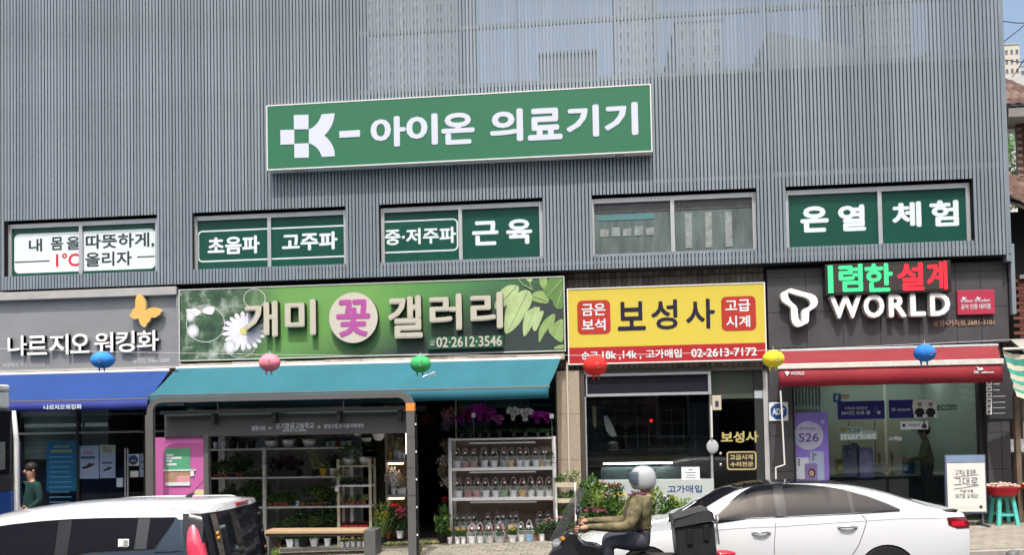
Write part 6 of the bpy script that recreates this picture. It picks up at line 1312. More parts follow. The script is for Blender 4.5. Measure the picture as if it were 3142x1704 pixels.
body=so.body('body',car,carn,pillar_m,carw)
for x in (Xr-.75,Xr-.75-2.57): so.cut(body,x,zg+.33,.35)
for x in (Xr-.75,Xr-.75-2.57):
    for y in (Yn+.12,Yn+W2-.12): wheel(car,x,y,zg+.32,.32,-1 if y<Yn+.5 else 1)
q=MB(); q.box(Xf+.3,Yn+.25,zg+.2,Xr-.4,Yn+W2-.25,zg+.5); q.build('underbody',rubber,car)
ZX=lambda u,v=1640: P(u,v,Yn).x
def wlo(x): return so.zb(x)+.02
def whi(x): return so.zr(x)-.045
so.patch('side_window',car,carglass,ZX(-150),ZX(158),wlo,whi,.004,20)
so.patch('side_window',car,carglass,ZX(200),ZX(405),wlo,whi,.004,20)
so.patch('pillar',car,mat('pillar_slate',(.06,.065,.075),.25,var=0),ZX(407),ZX(443),wlo,whi,.0045,4)
xa,xb=ZX(445),ZX(522)
so.patch('quarter_window',car,carglass,xa,xb,lambda x:wlo(x)+max(0,(x-ZX(466))/(xb-ZX(466)))*(whi(x)-wlo(x))*.93,whi,.004,16)
so.patch('rear_pillar_panel',car,carn,ZX(470),ZX(607),lambda x:so.zb(x)-.02,lambda x:min(so.zb(x)+.0+max(0,(x-ZX(474))/(ZX(531)-ZX(474)))*(so.zr(x)-so.zb(x)),so.zr(x)-.012),.006,24,10)
# white roof edge on the flank, above the windows
so.patch('roof_edge',car,carw,Xf+1.3,ZX(632),lambda x:so.zr(x)-.035 if x<ZX(530) else so.zr(x)-.06,lambda x:so.zr(x)+.0,.009,50,3)
# rear face pieces
def rearpt(y,z,o=.012): return (so.sx(Xr,z,(y-so.Yc)/(W2/2))+o,y,z)
def rear(name,m,pts,o): 
    q=MB(); q.face([rearpt(y,z,o) for y,z in pts]); ob=q.build(name,m,car); s=ob.modifiers.new('t','SOLIDIFY'); s.thickness=.01; s.offset=-1; return ob
yn=Yn+.14; yf=Yn+W2-.14
n_=10
q=MB()
for i in range(n_):
    for (z0,z1) in [(zt-.8+.077*j,zt-.8+.077*(j+1)) for j in range(9)]:
        y0=yn+(yf-yn)*i/n_; y1=yn+(yf-yn)*(i+1)/n_; q.face([rearpt(y0,z0,.014),rearpt(y1,z0,.014),rearpt(y1,z1,.014),rearpt(y0,z1,.014)])
q.build('rear_window',carglass,car)
q=MB(); pts=[]; rr=[]
for j in range(15):
    f=j/14; z=zt-.7+.56*f; pts.append((so.sx(Xr,z)-.025-.03*f,so.Yc-so.hw(Xr,z)+.035+.02*f,z)); rr.append(.105*math.sqrt(max(.03,1-f**3)))
q.tube(pts,rr,18)
q.build('tail_lamp',tailp,car,smooth=True)
q=MB()
for j in range(10):
    z0=zt-.62+.5*j/10; z1=zt-.62+.5*(j+1)/10; q.face([rearpt(Yn+.22,z0,.04),rearpt(Yn+.3,z0,.038),rearpt(Yn+.3,z1,.038),rearpt(Yn+.22,z1,.04)])
q.build('tail_lamp_inner',mat('lamp_smoke',(.1,.09,.08),.15,var=.6,scale=20),car,smooth=True)
for k in range(2): q=MB(); p=rearpt(Yn+.25,zt-.33-.05*k,.045); q.ell(p,.012,.025,.022); q.build('indicator',mat('indicator_amber',(.8,.35,.05),.2),car,smooth=True)
q=MB(); a=so.sx(Xr,zt,0)-.42; e=so.sx(Xr,zt,0)+.03
for k in range(8):
    y0=Yn+.16+(W2-.32)*k/8; y1=Yn+.16+(W2-.32)*(k+1)/8; ex=lambda y: e-.2*abs((y-so.Yc)/(W2/2))**3
    zc=lambda y: zt-.015-.06*abs((y-so.Yc)/(W2/2))**2.5
    q.hexa([(a,y0,zt-.1),(ex(y0),y0,zt-.11),(ex(y1),y1,zt-.11),(a,y1,zt-.1)],[(a,y0,zc(y0)+.005),(ex(y0)-.02,y0,zc(y0)-.02),(ex(y1)-.02,y1,zc(y1)-.02),(a,y1,zc(y1)+.005)])
q.build('roof_spoiler',carw,car)
q=MB(); p=P(705,1533,Yn+W2/2+.1); q.box(e-.03,Yn+W2*.5-.1,zt-.09,e+.006,Yn+W2*.5+.22,zt-.05); q.build('brake_lamp',taill,car)
for y in (Yn+.36,Yn+W2-.36):
    q=MB(); pts=[]
    for k in range(15): x=ZX(110)+(ZX(565)-ZX(110))*k/14; e=.0 if 0<k<14 else -.03; zr_=so.zr(x); yr_=so.hw(x,zr_); pts.append((x,y,zr_+(ipl(top2,x)-zr_)*(1-(abs(y-so.Yc)/yr_)**2.2)+.012+e))
    q.tube(pts,[.016]*15,8); q.build('roof_rail',mat('rail_silver',(.7,.71,.72),.35,.1),car,smooth=True)
q=MB(); p=P(600,1528,Yn+W2/2); q.tube([(p.x-.1,Yn+W2/2,zt),(p.x-.04,Yn+W2/2,zt+.04),(p.x-.02,Yn+W2/2,zt+.045)],[.03,.02,.012],6); q.tube([(p.x-.06,Yn+W2/2,zt+.03),(p.x+.1,Yn+W2/2,zt+.19)],.005,5); q.build('antenna',carblk,car)
xs_=ZX(372,1670); zs_=P(372,1672,Yn).z; q=MB(); y=so.Yc-so.hw(xs_,zs_)-.012; q.face([(xs_-.06,y,zs_-.05),(xs_+.06,y,zs_-.05),(xs_+.06,y+.006,zs_+.05),(xs_-.06,y+.006,zs_+.05)]); q.build('window_sticker',paper,car)
q=MB(); q.face([(xs_-.0,y-.003,zs_-.035),(xs_+.05,y-.003,zs_-.035),(xs_+.05,y+.003,zs_+.035),(xs_-.0,y+.003,zs_+.035)]); q.build('sticker_print',mat('sticker_print',(.3,.32,.32),.6,var=.7,scale=60),car)

# bus at the left edge, seen on its end
e=P(50,1400,-3.1).x; bz=RD+gz(-12)
bus=thing('bus','white and deep blue bus with dark end window at the left photo edge','bus',(e-5,-4.2,bz))
zT=P(31,1183,-3.1).z; blu=mat('bus_blue',(.015,.07,.28),.25,var=.05,coat=.5); bw=mat('bus_white',(.66,.68,.68),.35)
q=MB(); q.box(e-10.5,-5.3,bz+.35,e-.02,-3.08,P(30,1500,-3.1).z); q.build('lower_body',blu,bus,bevel=.05)
quickbox('window_band',carglass,e-10.5,-5.28,P(30,1500,-3.1).z,e-.03,-3.1,P(30,1258,-3.1).z,bus,bevel=.03)
quickbox('upper_body',bw,e-10.5,-5.3,P(30,1258,-3.1).z,e-.08,-3.12,zT-.1,bus,bevel=.05); quickbox('roof',bw,e-10.5,-5.25,zT-.1,e-.06,-3.15,zT,bus,bevel=.03)
q=MB(); q.tube([(e+.0,-3.1,z) for z in (bz+.4,bz+1.2,1.6,2.2)]+[(e-.04,-3.12,P(40,1262,-3.1).z)],.04,8); q.build('corner_pillar',bw,bus,smooth=True)
quickbox('rear_pane',mat('bus_pane',(.16,.18,.17),.15,var=.2),e-.028,-3.75,P(20,1440,-3.1).z,e-.02,-3.32,P(20,1357,-3.1).z,bus,bevel=.02)
quickbox('trim_band',mat('bus_trim',(.03,.03,.035),.4),e-.025,-5.2,P(20,1500,-3.1).z-.02,e-.015,-3.15,P(20,1455,-3.1).z,bus)
for y in (-5.1,-3.3):
    for x in (e-2.4,e-8.4): wheel(bus,x,y,bz+.47,.47,-1 if y<-4 else 1,.26)

# ------------------------------------------------------------------ people
def person(label,pos,yaw,J,mats,hair=None,cap=None,helmet=None,sc=1.0,fat=1.0,arm=1.15):
    """J overrides joints; local frame faces +x. mats: top, legs, shoes"""
    root=thing('person',label,'person',pos)
    D=dict(pelvis=(0,0,.95),belly=(0,0,1.1),chest=(.01,0,1.3),neck=(0,0,1.46),jaw=(.03,0,1.55),head=(.015,0,1.65),crown=(.0,0,1.71),
      shl=(0,.17,1.4),ell=(-.03,.24,1.13),wrl=(.04,.26,.9),hal=(.07,.26,.82),shr=(0,-.17,1.4),elr=(-.03,-.24,1.13),wrr=(.04,-.26,.9),har=(.07,-.26,.82),
      hil=(0,.09,.9),knl=(.02,.1,.5),anl=(-.02,.1,.09),tol=(.16,.11,.04),hir=(0,-.09,.9),knr=(.02,-.1,.5),anr=(-.02,-.1,.09),tor=(.16,-.11,.04))
    D.update(J); names=list(D); 
    rad=dict(pelvis=.15,belly=.145,chest=.155,neck=.058,jaw=.07,head=.092,crown=.06,shl=.075,shr=.075,ell=.052,elr=.052,wrl=.036,wrr=.036,hal=.03,har=.03,hil=.095,hir=.095,knl=.068,knr=.068,anl=.045,anr=.045,tol=.035,tor=.035)
    ed=[('pelvis','belly'),('belly','chest'),('chest','neck'),('neck','jaw'),('jaw','head'),('head','crown'),('chest','shl'),('shl','ell'),('ell','wrl'),('wrl','hal'),('chest','shr'),('shr','elr'),('elr','wrr'),('wrr','har'),('pelvis','hil'),('hil','knl'),('knl','anl'),('anl','tol'),('pelvis','hir'),('hir','knr'),('knr','anr'),('anr','tor')]
    me=bpy.data.meshes.new('body'); me.from_pydata([D[n] for n in names],[(names.index(a),names.index(b_)) for a,b_ in ed],[])
    o=bpy.data.objects.new('body',me); COL.objects.link(o); md=o.modifiers.new('s','SKIN'); md.branch_smoothing=.3
    for i,n in enumerate(names): r=rad[n]*(fat if n in('pelvis','belly','chest') else (arm if n in('shl','shr','ell','elr','hil','hir','knl','knr') else 1)); me.skin_vertices[0].data[i].radius=(r,r*(.8 if n in('pelvis','belly','chest') else 1)); me.skin_vertices[0].data[i].use_root=(n=='pelvis')
    sb=o.modifiers.new('u','SUBSURF'); sb.levels=2; sb.render_levels=2
    m2=bpy.data.meshes.new_from_object(o.evaluated_get(bpy.context.evaluated_depsgraph_get())); o.modifiers.clear(); o.data=m2
    m2.materials.clear()
    for m in (mats[0],mats[1],skin,mats[2]): m2.materials.append(m)
    segs=[]
    for a,b_ in ed:
        k=2 if b_ in('jaw','head','crown','hal','har') or (a=='chest' and b_=='neck' and False) else (0 if a in('belly','chest','shl','shr','ell','elr') or (a,b_)==('pelvis','belly') else 1)
        if b_ in('tol','tor'): k=3
        segs.append((Vector(D[a]),Vector(D[b_]),k))
    def near(p):
        best=(9,0)
        for a,b_,k in segs:
            d=b_-a; t=max(0,min(1,(p-a).dot(d)/max(d.length_squared,1e-6))); dist=(p-a-d*t).length
            if dist<best[0]: best=(dist,k)
        return best[1]
    for p in m2.polygons: p.material_index=near(p.center); p.use_smooth=True
    o.parent=root
    h_=Vector(D['head']); fwd=(Vector(D['jaw'])-Vector(D['neck'])); 
    q=MB(); q.tube([(h_.x+.085,h_.y,h_.z+.005),(h_.x+.112,h_.y,h_.z-.03),(h_.x+.09,h_.y,h_.z-.04)],[.008,.016,.01],6)
    for sy in (-1,1): q.ell((h_.x,h_.y+sy*.09,h_.z-.01),.018,.01,.03,8,5)
    f=q.build('nose_and_ears',skin); f.parent=root
    q=MB()
    for sy in (-1,1): q.ell((h_.x+.086,h_.y+sy*.033,h_.z+.008),.008,.012,.006,8,4)
    f=q.build('eyes',haird); f.parent=root
    q=MB(); q.box(h_.x+.08,h_.y-.022,h_.z-.066,h_.x+.093,h_.y+.022,h_.z-.06); f=q.build('mouth',mat('lips',(.3,.1,.09),.5)); f.parent=root
    for sd,(w_,ha) in enumerate((('wrl','hal'),('wrr','har'))):
        a=Vector(D[w_]); b_=Vector(D[ha]); d=(b_-a).normalized(); s=d.cross(Vector((0,1,0) if abs(d.y)<.8 else (1,0,0))).normalized(); q=MB()
        for k in range(4):
            st=b_+s*(.022*(k-1.5)*.9); L=(.07,.08,.078,.06)[k]; q.tube([st,st+d*L*.5,st+d*L*.75+Vector((0,(.02 if sd else -.02),0)),st+d*L*.85+Vector((0,(.035 if sd else -.035),0))],[.011,.0095,.0085,.007],6)
        st=a+s*.02; q.tube([st+d*.02,st+s*.035+d*.045,st+s*.04+d*.075],[.012,.011,.009],6)
        f=q.build('fingers',skin,smooth=True); f.parent=root
    if hair: q=MB(); q.ell((h_.x-.018,h_.y,h_.z+.035),.108,.1,.105,14,9); f=q.build('hair',hair,smooth=True); f.parent=root
    if cap:
        q=MB(); q.ell((h_.x-.01,h_.y,h_.z+.05),.118,.108,.085,14,8); q.hexa([(h_.x+.05,h_.y-.08,h_.z+.035),(h_.x+.19,h_.y-.06,h_.z+.02),(h_.x+.19,h_.y+.06,h_.z+.02),(h_.x+.05,h_.y+.08,h_.z+.035)],[(h_.x+.05,h_.y-.08,h_.z+.05),(h_.x+.19,h_.y-.06,h_.z+.03),(h_.x+.19,h_.y+.06,h_.z+.03),(h_.x+.05,h_.y+.08,h_.z+.05)]); f=q.build('cap',cap,smooth=True,auto=.6); f.parent=root
    if helmet:
        q=MB(); prof=[(1e-5,.15),(.06,.143),(.1,.118),(.13,.07),(.14,.01),(.138,-.05),(.125,-.1),(.11,-.12)]; q.lathe((h_.x-.005,h_.y,h_.z+.0),list(reversed(prof)),20,0,1.08,.95); f=q.build('helmet',helmet[0],smooth=True); f.parent=root
        q=MB()
        for j in range(8):
            a0=math.radians(-68+17*j); a1=a0+math.radians(17)
            for z0,z1,r0,r1 in ((-.07,-.02,.152,.16),(-.02,.035,.16,.158),(.035,.065,.158,.148)):
                q.face([(h_.x-.005+r0*1.05*math.cos(a0),h_.y+r0*.95*math.sin(a0),h_.z+.02+z0),(h_.x-.005+r0*1.05*math.cos(a1),h_.y+r0*.95*math.sin(a1),h_.z+.02+z0),(h_.x-.005+r1*1.05*math.cos(a1),h_.y+r1*.95*math.sin(a1),h_.z+.02+z1),(h_.x-.005+r1*1.05*math.cos(a0),h_.y+r1*.95*math.sin(a0),h_.z+.02+z1)])
        f=q.build('visor',helmet[1],smooth=True); f.parent=root
    root.rotation_euler=(0,0,yaw); root.scale=(sc,)*3
    return root
PI=math.pi
# man in the phone shop
p=T('M',1500,400,.55)
person('man in a dark flat cap and olive jacket standing in profile inside the phone shop',(p.x,.55,SW(p.x)-.0),PI-.25,dict(ell=(.08,.22,1.14),wrl=(.3,.12,1.12),hal=(.37,.1,1.13),elr=(.06,-.24,1.14),wrr=(.28,-.14,1.08),har=(.35,-.12,1.08),jaw=(.05,0,1.54),head=(.04,0,1.63),crown=(.02,0,1.69)),
    (mat('jacket_olive',(.12,.125,.06),.85,var=.2,bump=1,bscale=9),mat('trousers_dark',(.03,.03,.035),.8),carblk),hair=haird,cap=mat('cap_dark',(.04,.042,.05),.8),sc=.985,fat=1.12)
p=T('M',890,450,1.9)
person('shop assistant with dark hair behind the cardboard phones, only the hair top showing',(p.x,1.9,SW(p.x)-.38),-PI/2,{},(mat('shirt_dark',(.03,.03,.04),.8),MT['trousers_dark'],carblk),hair=haird)
# pedestrian at left
p=T('E',300,600,-1.6)
person('pedestrian in a dark green jacket and grey trousers standing on the pavement beside the bus',(p.x,-1.6,SW(p.x)),-PI/2-.5,dict(knl=(.08,.1,.5),anl=(.02,.1,.09),ell=(-.02,.25,1.13),wrl=(.16,.2,1.0),hal=(.22,.18,1.0),elr=(-.05,-.25,1.13)),
    (mat('jacket_green',(.008,.04,.038),.85,var=.4,bump=1,bscale=9),mat('trousers_grey',(.1,.1,.11),.85,var=.15,bump=1,bscale=9),carblk),hair=haird,sc=1.04,fat=1.15)
# scooter
CY0=-5.75; SCY=CY0-.2
zr_=RD+gz(P(1950,1700,CY0).x)
sc_=thing('scooter','black delivery scooter with smoky windscreen facing left, in front of the white car','scooter',(P(1930,1700,CY0).x,CY0,zr_))
blk=mat('scooter_black',(.02,.021,.025),.25,var=0,coat=.6)
def sp(pts): return list(reversed(poly('K',pts,CY0)))
q=MB(); q.prism(sp([(85,1420),(150,1335),(215,1290),(235,1215),(290,1165),(360,1175),(385,1235),(440,1285),(560,1300),(640,1345),(720,1420),(640,1700),(560,1800),(420,1640),(250,1560),(140,1500)]),CY0-.17,CY0+.17); q.build('front_fairing',blk,sc_,bevel=.03)
q=MB(); q.prism(sp([(640,1700),(720,1600),(1250,1600),(1300,1430),(1000,1400),(880,1440),(860,1500),(700,1560)]),CY0-.14,CY0+.14); q.build('floor_and_seat_body',blk,sc_,bevel=.03)
q=MB(); q.prism(sp([(860,1440),(1000,1395),(1300,1390),(1330,1430),(1200,1450),(900,1470)]),CY0-.15,CY0+.15); q.build('seat',mat('seat_vinyl',(.03,.03,.032),.6),sc_,bevel=.03)
q=MB(); pp=[(158,1260),(200,1190),(250,1090),(310,960),(365,860),(418,770)]
for (a,b_),(c,d) in zip(pp,pp[1:]):
    A=T('K',a,b_,CY0); Bq=T('K',c,d,CY0); fA=(a-158)/260; fB=(c-158)/260; wa=.2-.02*fA; wb_=.2-.02*fB
    for k in range(8):
        y0=-1+2*k/8; y1=-1+2*(k+1)/8; cu=lambda y:.12*(1-y*y)
        q.face([(A.x-cu(y0)+.06,CY0+y0*wa,A.z),(A.x-cu(y1)+.06,CY0+y1*wa,A.z),(Bq.x-cu(y1)+.06,CY0+y1*wb_,Bq.z),(Bq.x-cu(y0)+.06,CY0+y0*wb_,Bq.z)])
q.build('windscreen',plastic_film('smoke_plastic',(.06,.065,.06),.5),sc_,smooth=True)
hb=T('K',385,1130,CY0)
q=MB(); q.tube([(hb.x+.02,CY0-.33,hb.z),(hb.x-.04,CY0-.12,hb.z+.02),(hb.x-.04,CY0+.12,hb.z+.02),(hb.x+.02,CY0+.33,hb.z)],.016,8); q.build('handlebar',blk,sc_,smooth=True)
for sy in (-1,1):
    q=MB(); q.tube([(hb.x-.02,CY0+sy*.2,hb.z),(hb.x-.0,CY0+sy*.26,hb.z+.17)],.008,6); q.ell((hb.x+.0,CY0+sy*.28,hb.z+.2),.03,.06,.045); q.build('mirror',blk,sc_,smooth=True)
p=T('K',235,1228,CY0); q=MB(); q.ell((p.x,CY0-.165,p.z),.035,.02,.03); q.build('indicator',mat('indicator_amber',(.8,.35,.05),.2),sc_,smooth=True)
p=T('K',160,1300,CY0); q=MB(); q.ell((p.x+.03,CY0,p.z),.07,.1,.07); q.build('headlamp',mat('lamp_clear',(.5,.52,.55),.1),sc_,smooth=True)
for x in (P(1725,1704,CY0).x,P(2130,1704,CY0).x):
    q=MB(); q.tube([(x,CY0-.05,zr_+.23),(x,CY0-.03,zr_+.23),(x,CY0+.03,zr_+.23),(x,CY0+.05,zr_+.23)],[.2,.23,.23,.2],28); q.build('wheel',rubber,sc_,smooth=True,auto=.6)
bx=thing('delivery_box','black fabric delivery box strapped on the back of the scooter','delivery box',tuple(T('K',1500,1350,CY0)))
bxm=mat('box_fabric',(.022,.023,.025),.45,var=.3,scale=6,bump=.6,bscale=9)
A=[T('K',x,y,CY0-.24) for x,y in ((1330,1400+60),(1700,1400+30),(1665,1085),(1290,1125))]
q=MB(); q.hexa([(p.x,CY0-.24,p.z) for p in A],[(p.x,CY0+.24,p.z) for p in A]); q.build('bag_body',bxm,bx,bevel=.03)
A=[T('K',x,y,CY0-.26) for x,y in ((1290,1130),(1672,1075),(1655,1010),(1600,985),(1285,1062))]
q=MB(); q.prism(list(reversed([(p.x,p.z) for p in A])),CY0-.26,CY0+.26); q.build('lid',mat('lid_fabric',(.05,.053,.058),.4,var=.2,scale=6,bump=.4,bscale=9),bx,bevel=.02)
for x,y in ((1435,1200),(1590,1160)): a=T('K',x,y,CY0-.26); q=MB(); q.box(a.x-.03,CY0-.262,a.z-.12,a.x+.03,CY0-.245,a.z+.05); q.build('strap',mat('strap_black',(.012,.012,.012),.6),bx,bevel=.004)
a=T('K',1680,1020,CY0-.2); b_=T('K',1712,1300,CY0-.2); q=MB(); q.tube([a,b_],.01,6); q.build('rack_bar',chrome,bx)
q=MB(); a=T('K',1740,1385,CY0); q.ell(a,.16,.1,.04); q.build('tail_lamp',taill,sc_,smooth=True)
# rider, faces left
hipx=P(1982,1655,CY0); base=Vector((hipx.x,CY0,hipx.z-.95))
hd=P(1972,1470,CY0); k=Vector((-(hd.x-hipx.x),0,hd.z-hipx.z))      # local x is towards world -x
hp=T('K',385,1130,CY0); gx=-(hp.x-hipx.x); gzz=hp.z-hipx.z+.95
person('rider with a pale grey helmet and brown patterned jacket seated on the scooter',tuple(base),PI,dict(pelvis=(0,0,.95),belly=(.03,0,1.1),chest=(.09,0,1.3),neck=(k.x-.07,0,.95+k.z-.19),jaw=(k.x+.01,0,.95+k.z-.1),head=(k.x,0,.95+k.z),crown=(k.x-.01,0,.95+k.z+.06),
    shl=(.1,.19,1.4),shr=(.1,-.19,1.4),ell=(.2,.31,1.12),elr=(.2,-.31,1.12),wrl=(gx-.1,.3,gzz+.03),wrr=(gx-.1,-.3,gzz+.03),hal=(gx-.02,.3,gzz+.01),har=(gx-.02,-.3,gzz+.01),
    hil=(.02,.1,.93),hir=(.02,-.1,.93),knl=(.45,.17,.95),knr=(.45,-.17,.95),anl=(.42,.14,.52),anr=(.42,-.14,.52),tol=(.58,.15,.48),tor=(.58,-.15,.48)),
    (mat('jacket_rider',(.15,.13,.07),.9,var=.95,scale=11,bump=1,bscale=9),mat('trousers_rider',(.05,.055,.075),.85,var=.4,scale=8,bump=1,bscale=9),carblk),helmet=(mat('helmet_white',(.38,.4,.42),.25,var=.15),mat('visor_smoke',(.1,.13,.16),.08,var=0)),fat=1.3,arm=1.45)
# ------------------------------------------------------------------ brick house at the right edge
hs=thing('brick_house','red brick house with clay tile roofs beyond the right edge of the louvred building','building',(9.5,2,0))
HXl=7.85
brick_m=mat('brick',(.13,.045,.035),.85,var=.3,scale=14); mort=mat('mortar',(.3,.27,.24),.9)
z0a=P(3130,1035,.25).z; z0b=P(3130,855,.25).z
quickbox('wall',mort,HXl,.28,-.5,14,7,z0b+.02,hs)
quickbox('dark_upper_wall',mat('shade_wall',(.035,.033,.032),.8),HXl,.6,z0b,14,7,P(3130,650,.6).z,hs); quickbox('sill',mat('sill_grey',(.2,.21,.21),.6),HXl,.2,z0b-.01,14,.62,z0b+.06,hs)  # near-black wall colour stands for the eave's shade and dark shutters
bk=MB(); bk.box(0,0,0,.2,.03,.058); bkm=bk.mesh('brick',brick_m); bk=MB(); bk.box(0,0,0,.2,.028,.058); bkm2=bk.mesh('brick',mat('brick_b',(.1,.035,.03),.85,var=.3,scale=14)); bk=MB(); bk.box(0,0,0,.2,.029,.058); bkm3=bk.mesh('brick',mat('brick_c',(.17,.065,.045),.85,var=.3,scale=14))
def bricks(x0,x1,z0,z1,Y):
    r=0; z=z0
    while z<z1:
        x=x0-(r%2)*.105
        while x<x1: inst('brick',random.choice((bkm,bkm,bkm2,bkm3)),hs,(x-9.5,Y-.022-2,z)); x+=.211
        z+=.068; r+=1
bricks(HXl,8.45,z0a-.7,z0b-.02,.28)
yU=2.6; bx0=P(3122,450,yU).x; zU0=P(3130,560,yU).z; zU1=P(3130,345,yU).z
quickbox('upper_wall',mort,bx0,yU+.0,zU0-1.2,14,2.68,zU1,hs); bricks(bx0+.11,bx0+.7,zU0-.4,zU1-.03,yU)
def tiles(xa,xb,zl,zh,y0,y1,nm):
    m=[mat('roof_tile',(.11,.062,.048),.8,var=.35,scale=7),mat('roof_tile_b',(.085,.05,.042),.8,var=.35,scale=7),mat('roof_tile_c',(.15,.1,.08),.8,var=.35,scale=7)]
    key=[]
    for mm in m:
        q=MB(); pts=[(0,0,.02),(.06,0,.05),(.12,0,.05),(.18,0,.02)]
        for k in range(3): a,b_=pts[k],pts[k+1]; q.hexa([a,b_,(b_[0],.34,b_[2]),(a[0],.34,a[2])],[(a[0],0,a[2]+.015),(b_[0],0,b_[2]+.015),(b_[0],.34,b_[2]+.015),(a[0],.34,a[2]+.015)])
        key.append(q.mesh('roof_tile',mm))
    n=int((y1-y0)/.3)+1; sl=math.atan2(zh-zl,y1-y0)
    for i in range(n):
        x=xa
        while x<xb: inst('roof_tile',random.choice(key),hs,(x-9.5,y0+.3*i-2,zl+(zh-zl)*i/n+.01*(i%2)),(sl+.05,0,random.uniform(-.03,.03))); x+=.185
zr0=P(3125,640,-.1).z; zr1=zr0+1.55
q=MB(); q.hexa([(HXl-.05,-.15,zr0-.04),(14,-.15,zr0-.04),(14,yU+.5,zr1-.04),(HXl-.05,yU+.5,zr1-.04)],[(HXl-.05,-.15,zr0),(14,-.15,zr0),(14,yU+.5,zr1),(HXl-.05,yU+.5,zr1)]); q.build('lower_roof_deck',mort,hs)
quickbox('fascia_board',mat('fascia_white',(.5,.5,.48),.7,var=.2),HXl-.05,-.2,zr0-.16,14,-.15,zr0,hs)
tiles(HXl-.05,8.7,zr0+.0,zr1,-.2,yU,'lower')
zt0=P(3125,330,yU-.4).z; q=MB(); tx=P(3090,320,yU-.4).x; q.hexa([(tx,yU-.4,zt0-.15),(14,yU-.4,zt0-.15),(14,6,zt0+2.0),(tx,6,zt0+2.0)],[(tx,yU-.4,zt0),(14,yU-.4,zt0),(14,6,zt0+2.15),(tx,6,zt0+2.15)]); q.build('upper_roof_deck',mat('concrete_grey',(.24,.24,.23),.8,var=.2),hs)
quickbox('eave_slab',MT['concrete_grey'],tx,yU-.45,zt0-.2,14,yU+.3,zt0-.02,hs)
tiles(tx-.1,tx+1.0,zt0+.02,zt0+1.75,yU-.45,4.6,'upper')
t=thing('rooftop_shed','white and blue-grey sheet roof behind the upper clay tiles','roof',(11,9,8)); z=P(3120,285,8).z; x=P(3096,285,8).x
q=MB(); q.hexa([(x,8,z),(16,8,z),(16,12,z+.2),(x,12,z+.2)],[(x,8,z+.28),(16,8,z+.28),(16,12,z+.6),(x,12,z+.6)]); q.build('white_parapet',mat('parapet_white',(.6,.6,.58),.7),t); z2=P(3142,235,9).z; q=MB(); q.hexa([(x+.1,9,z+.3),(16,9,z2+.9),(16,12,z2+1.3),(x+.1,12,z+.5)],[(x+.1,9,z+.36),(16,9,z2+.95),(16,12,z2+1.35),(x+.1,12,z+.56)]); q.build('blue_sheet',mat('sheet_blue',(.22,.3,.4),.5),t)
def tower(label,c,x0,v0,x1,v1,Y,dep,m,rows,cols,name='apartment_tower',zb=0):
    a=P(x0,v1,Y); b_=P(x1,v0,Y); t=thing(name,label,'building',((a.x+b_.x)/2,Y,zb)); quickbox('wall',m,a.x,Y,zb,b_.x,Y+dep,b_.z,t)
    H=b_.z-a.z; Wd=b_.x-a.x
    for r in range(rows):
        for k in range(cols):
            xx=a.x+Wd*(k+.5)/cols; z=b_.z-H*(r+.75)/rows; s=Wd/cols*.25; f=quickbox('window',mat('far_frame',(.5,.48,.45),.6),xx-s,Y-.06,z-H/rows*.25,xx+s,Y,z+H/rows*.25,t); quickbox('pane',mat('far_pane',(.1,.12,.14),.2),xx-s*.85,Y-.08,z-H/rows*.2,xx+s*.85,Y-.06,z+H/rows*.2,f)
    quickbox('parapet',m,a.x-.1,Y-.1,b_.z,b_.x+.1,Y+dep,b_.z+H*.02,t)
    return t
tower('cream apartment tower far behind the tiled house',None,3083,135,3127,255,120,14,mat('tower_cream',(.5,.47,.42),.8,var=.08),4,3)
tower('hazy blue grey apartment slab just right of the cream tower',None,3129,200,3200,300,170,14,mat('tower_blue',(.35,.4,.45),.8,var=.05),4,3)  # distance haze included in the blue-grey wall colour
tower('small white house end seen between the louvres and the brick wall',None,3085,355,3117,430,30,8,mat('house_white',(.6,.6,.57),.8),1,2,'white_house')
tr=thing('tree','green leafy tree in the gap between the louvred building and the brick wall','tree',(P(3105,500,14).x,14,0)); q=MB(); tx,ty=P(3108,500,14).x,14
q.tube([(tx,ty,0),(tx+.1,ty,3),(tx-.1,ty,6)],[.25,.18,.1],8); 
for a in range(4): q.tube([(tx,ty,3+a*.7),(tx+.9*math.cos(a*1.7),ty+.9*math.sin(a*1.7),4.6+a*.8)],[.08,.03],6)
q.build('trunk',mat('bark',(.09,.07,.05),.9),tr); q=MB(); rnd=random.Random(3)
cz=P(3108,480,14).z
for _ in range(4200):
    d=Vector((rnd.gauss(0,1),rnd.gauss(0,1),rnd.gauss(0,1))).normalized(); c=Vector((tx+d.x*1.6*rnd.uniform(.3,1),ty+d.y*1.3*rnd.uniform(.3,1),cz-.4+d.z*1.55*rnd.uniform(.3,1)+.25*math.sin(d.x*7)))
    n1=Vector((rnd.gauss(0,1),rnd.gauss(0,1),rnd.gauss(0,1))).normalized(); n2=n1.orthogonal().normalized(); s=rnd.uniform(.05,.1); q.face([c,c+n1*s+n2*s*.5,c+n1*s*2,c+n1*s-n2*s*.5])
q.build('crown',leaf3 if False else mat('leaf_tree',(.08,.2,.04),.5,island=.6),tr)
for i,(a,b_,l_) in enumerate((((3040,60),(3200,70),'uppermost black power wire in the sky right of the louvres'),((3070,135),(3190,30),'black wire rising steeply to the right above the cream tower'),((3050,178),(3200,191),'black wire crossing in front of the cream tower'),((3075,275),(3150,170),'black wire slanting down across the lower cream tower'))):
    q=MB(); A=P(*a,10); Bq=P(*b_,10.0); q.tube([A,(A+Bq)/2-Vector((0,0,.05)),Bq],.014,5); tag(q.build('power_wire',rubber),l_,'wire','wires right of the louvres')
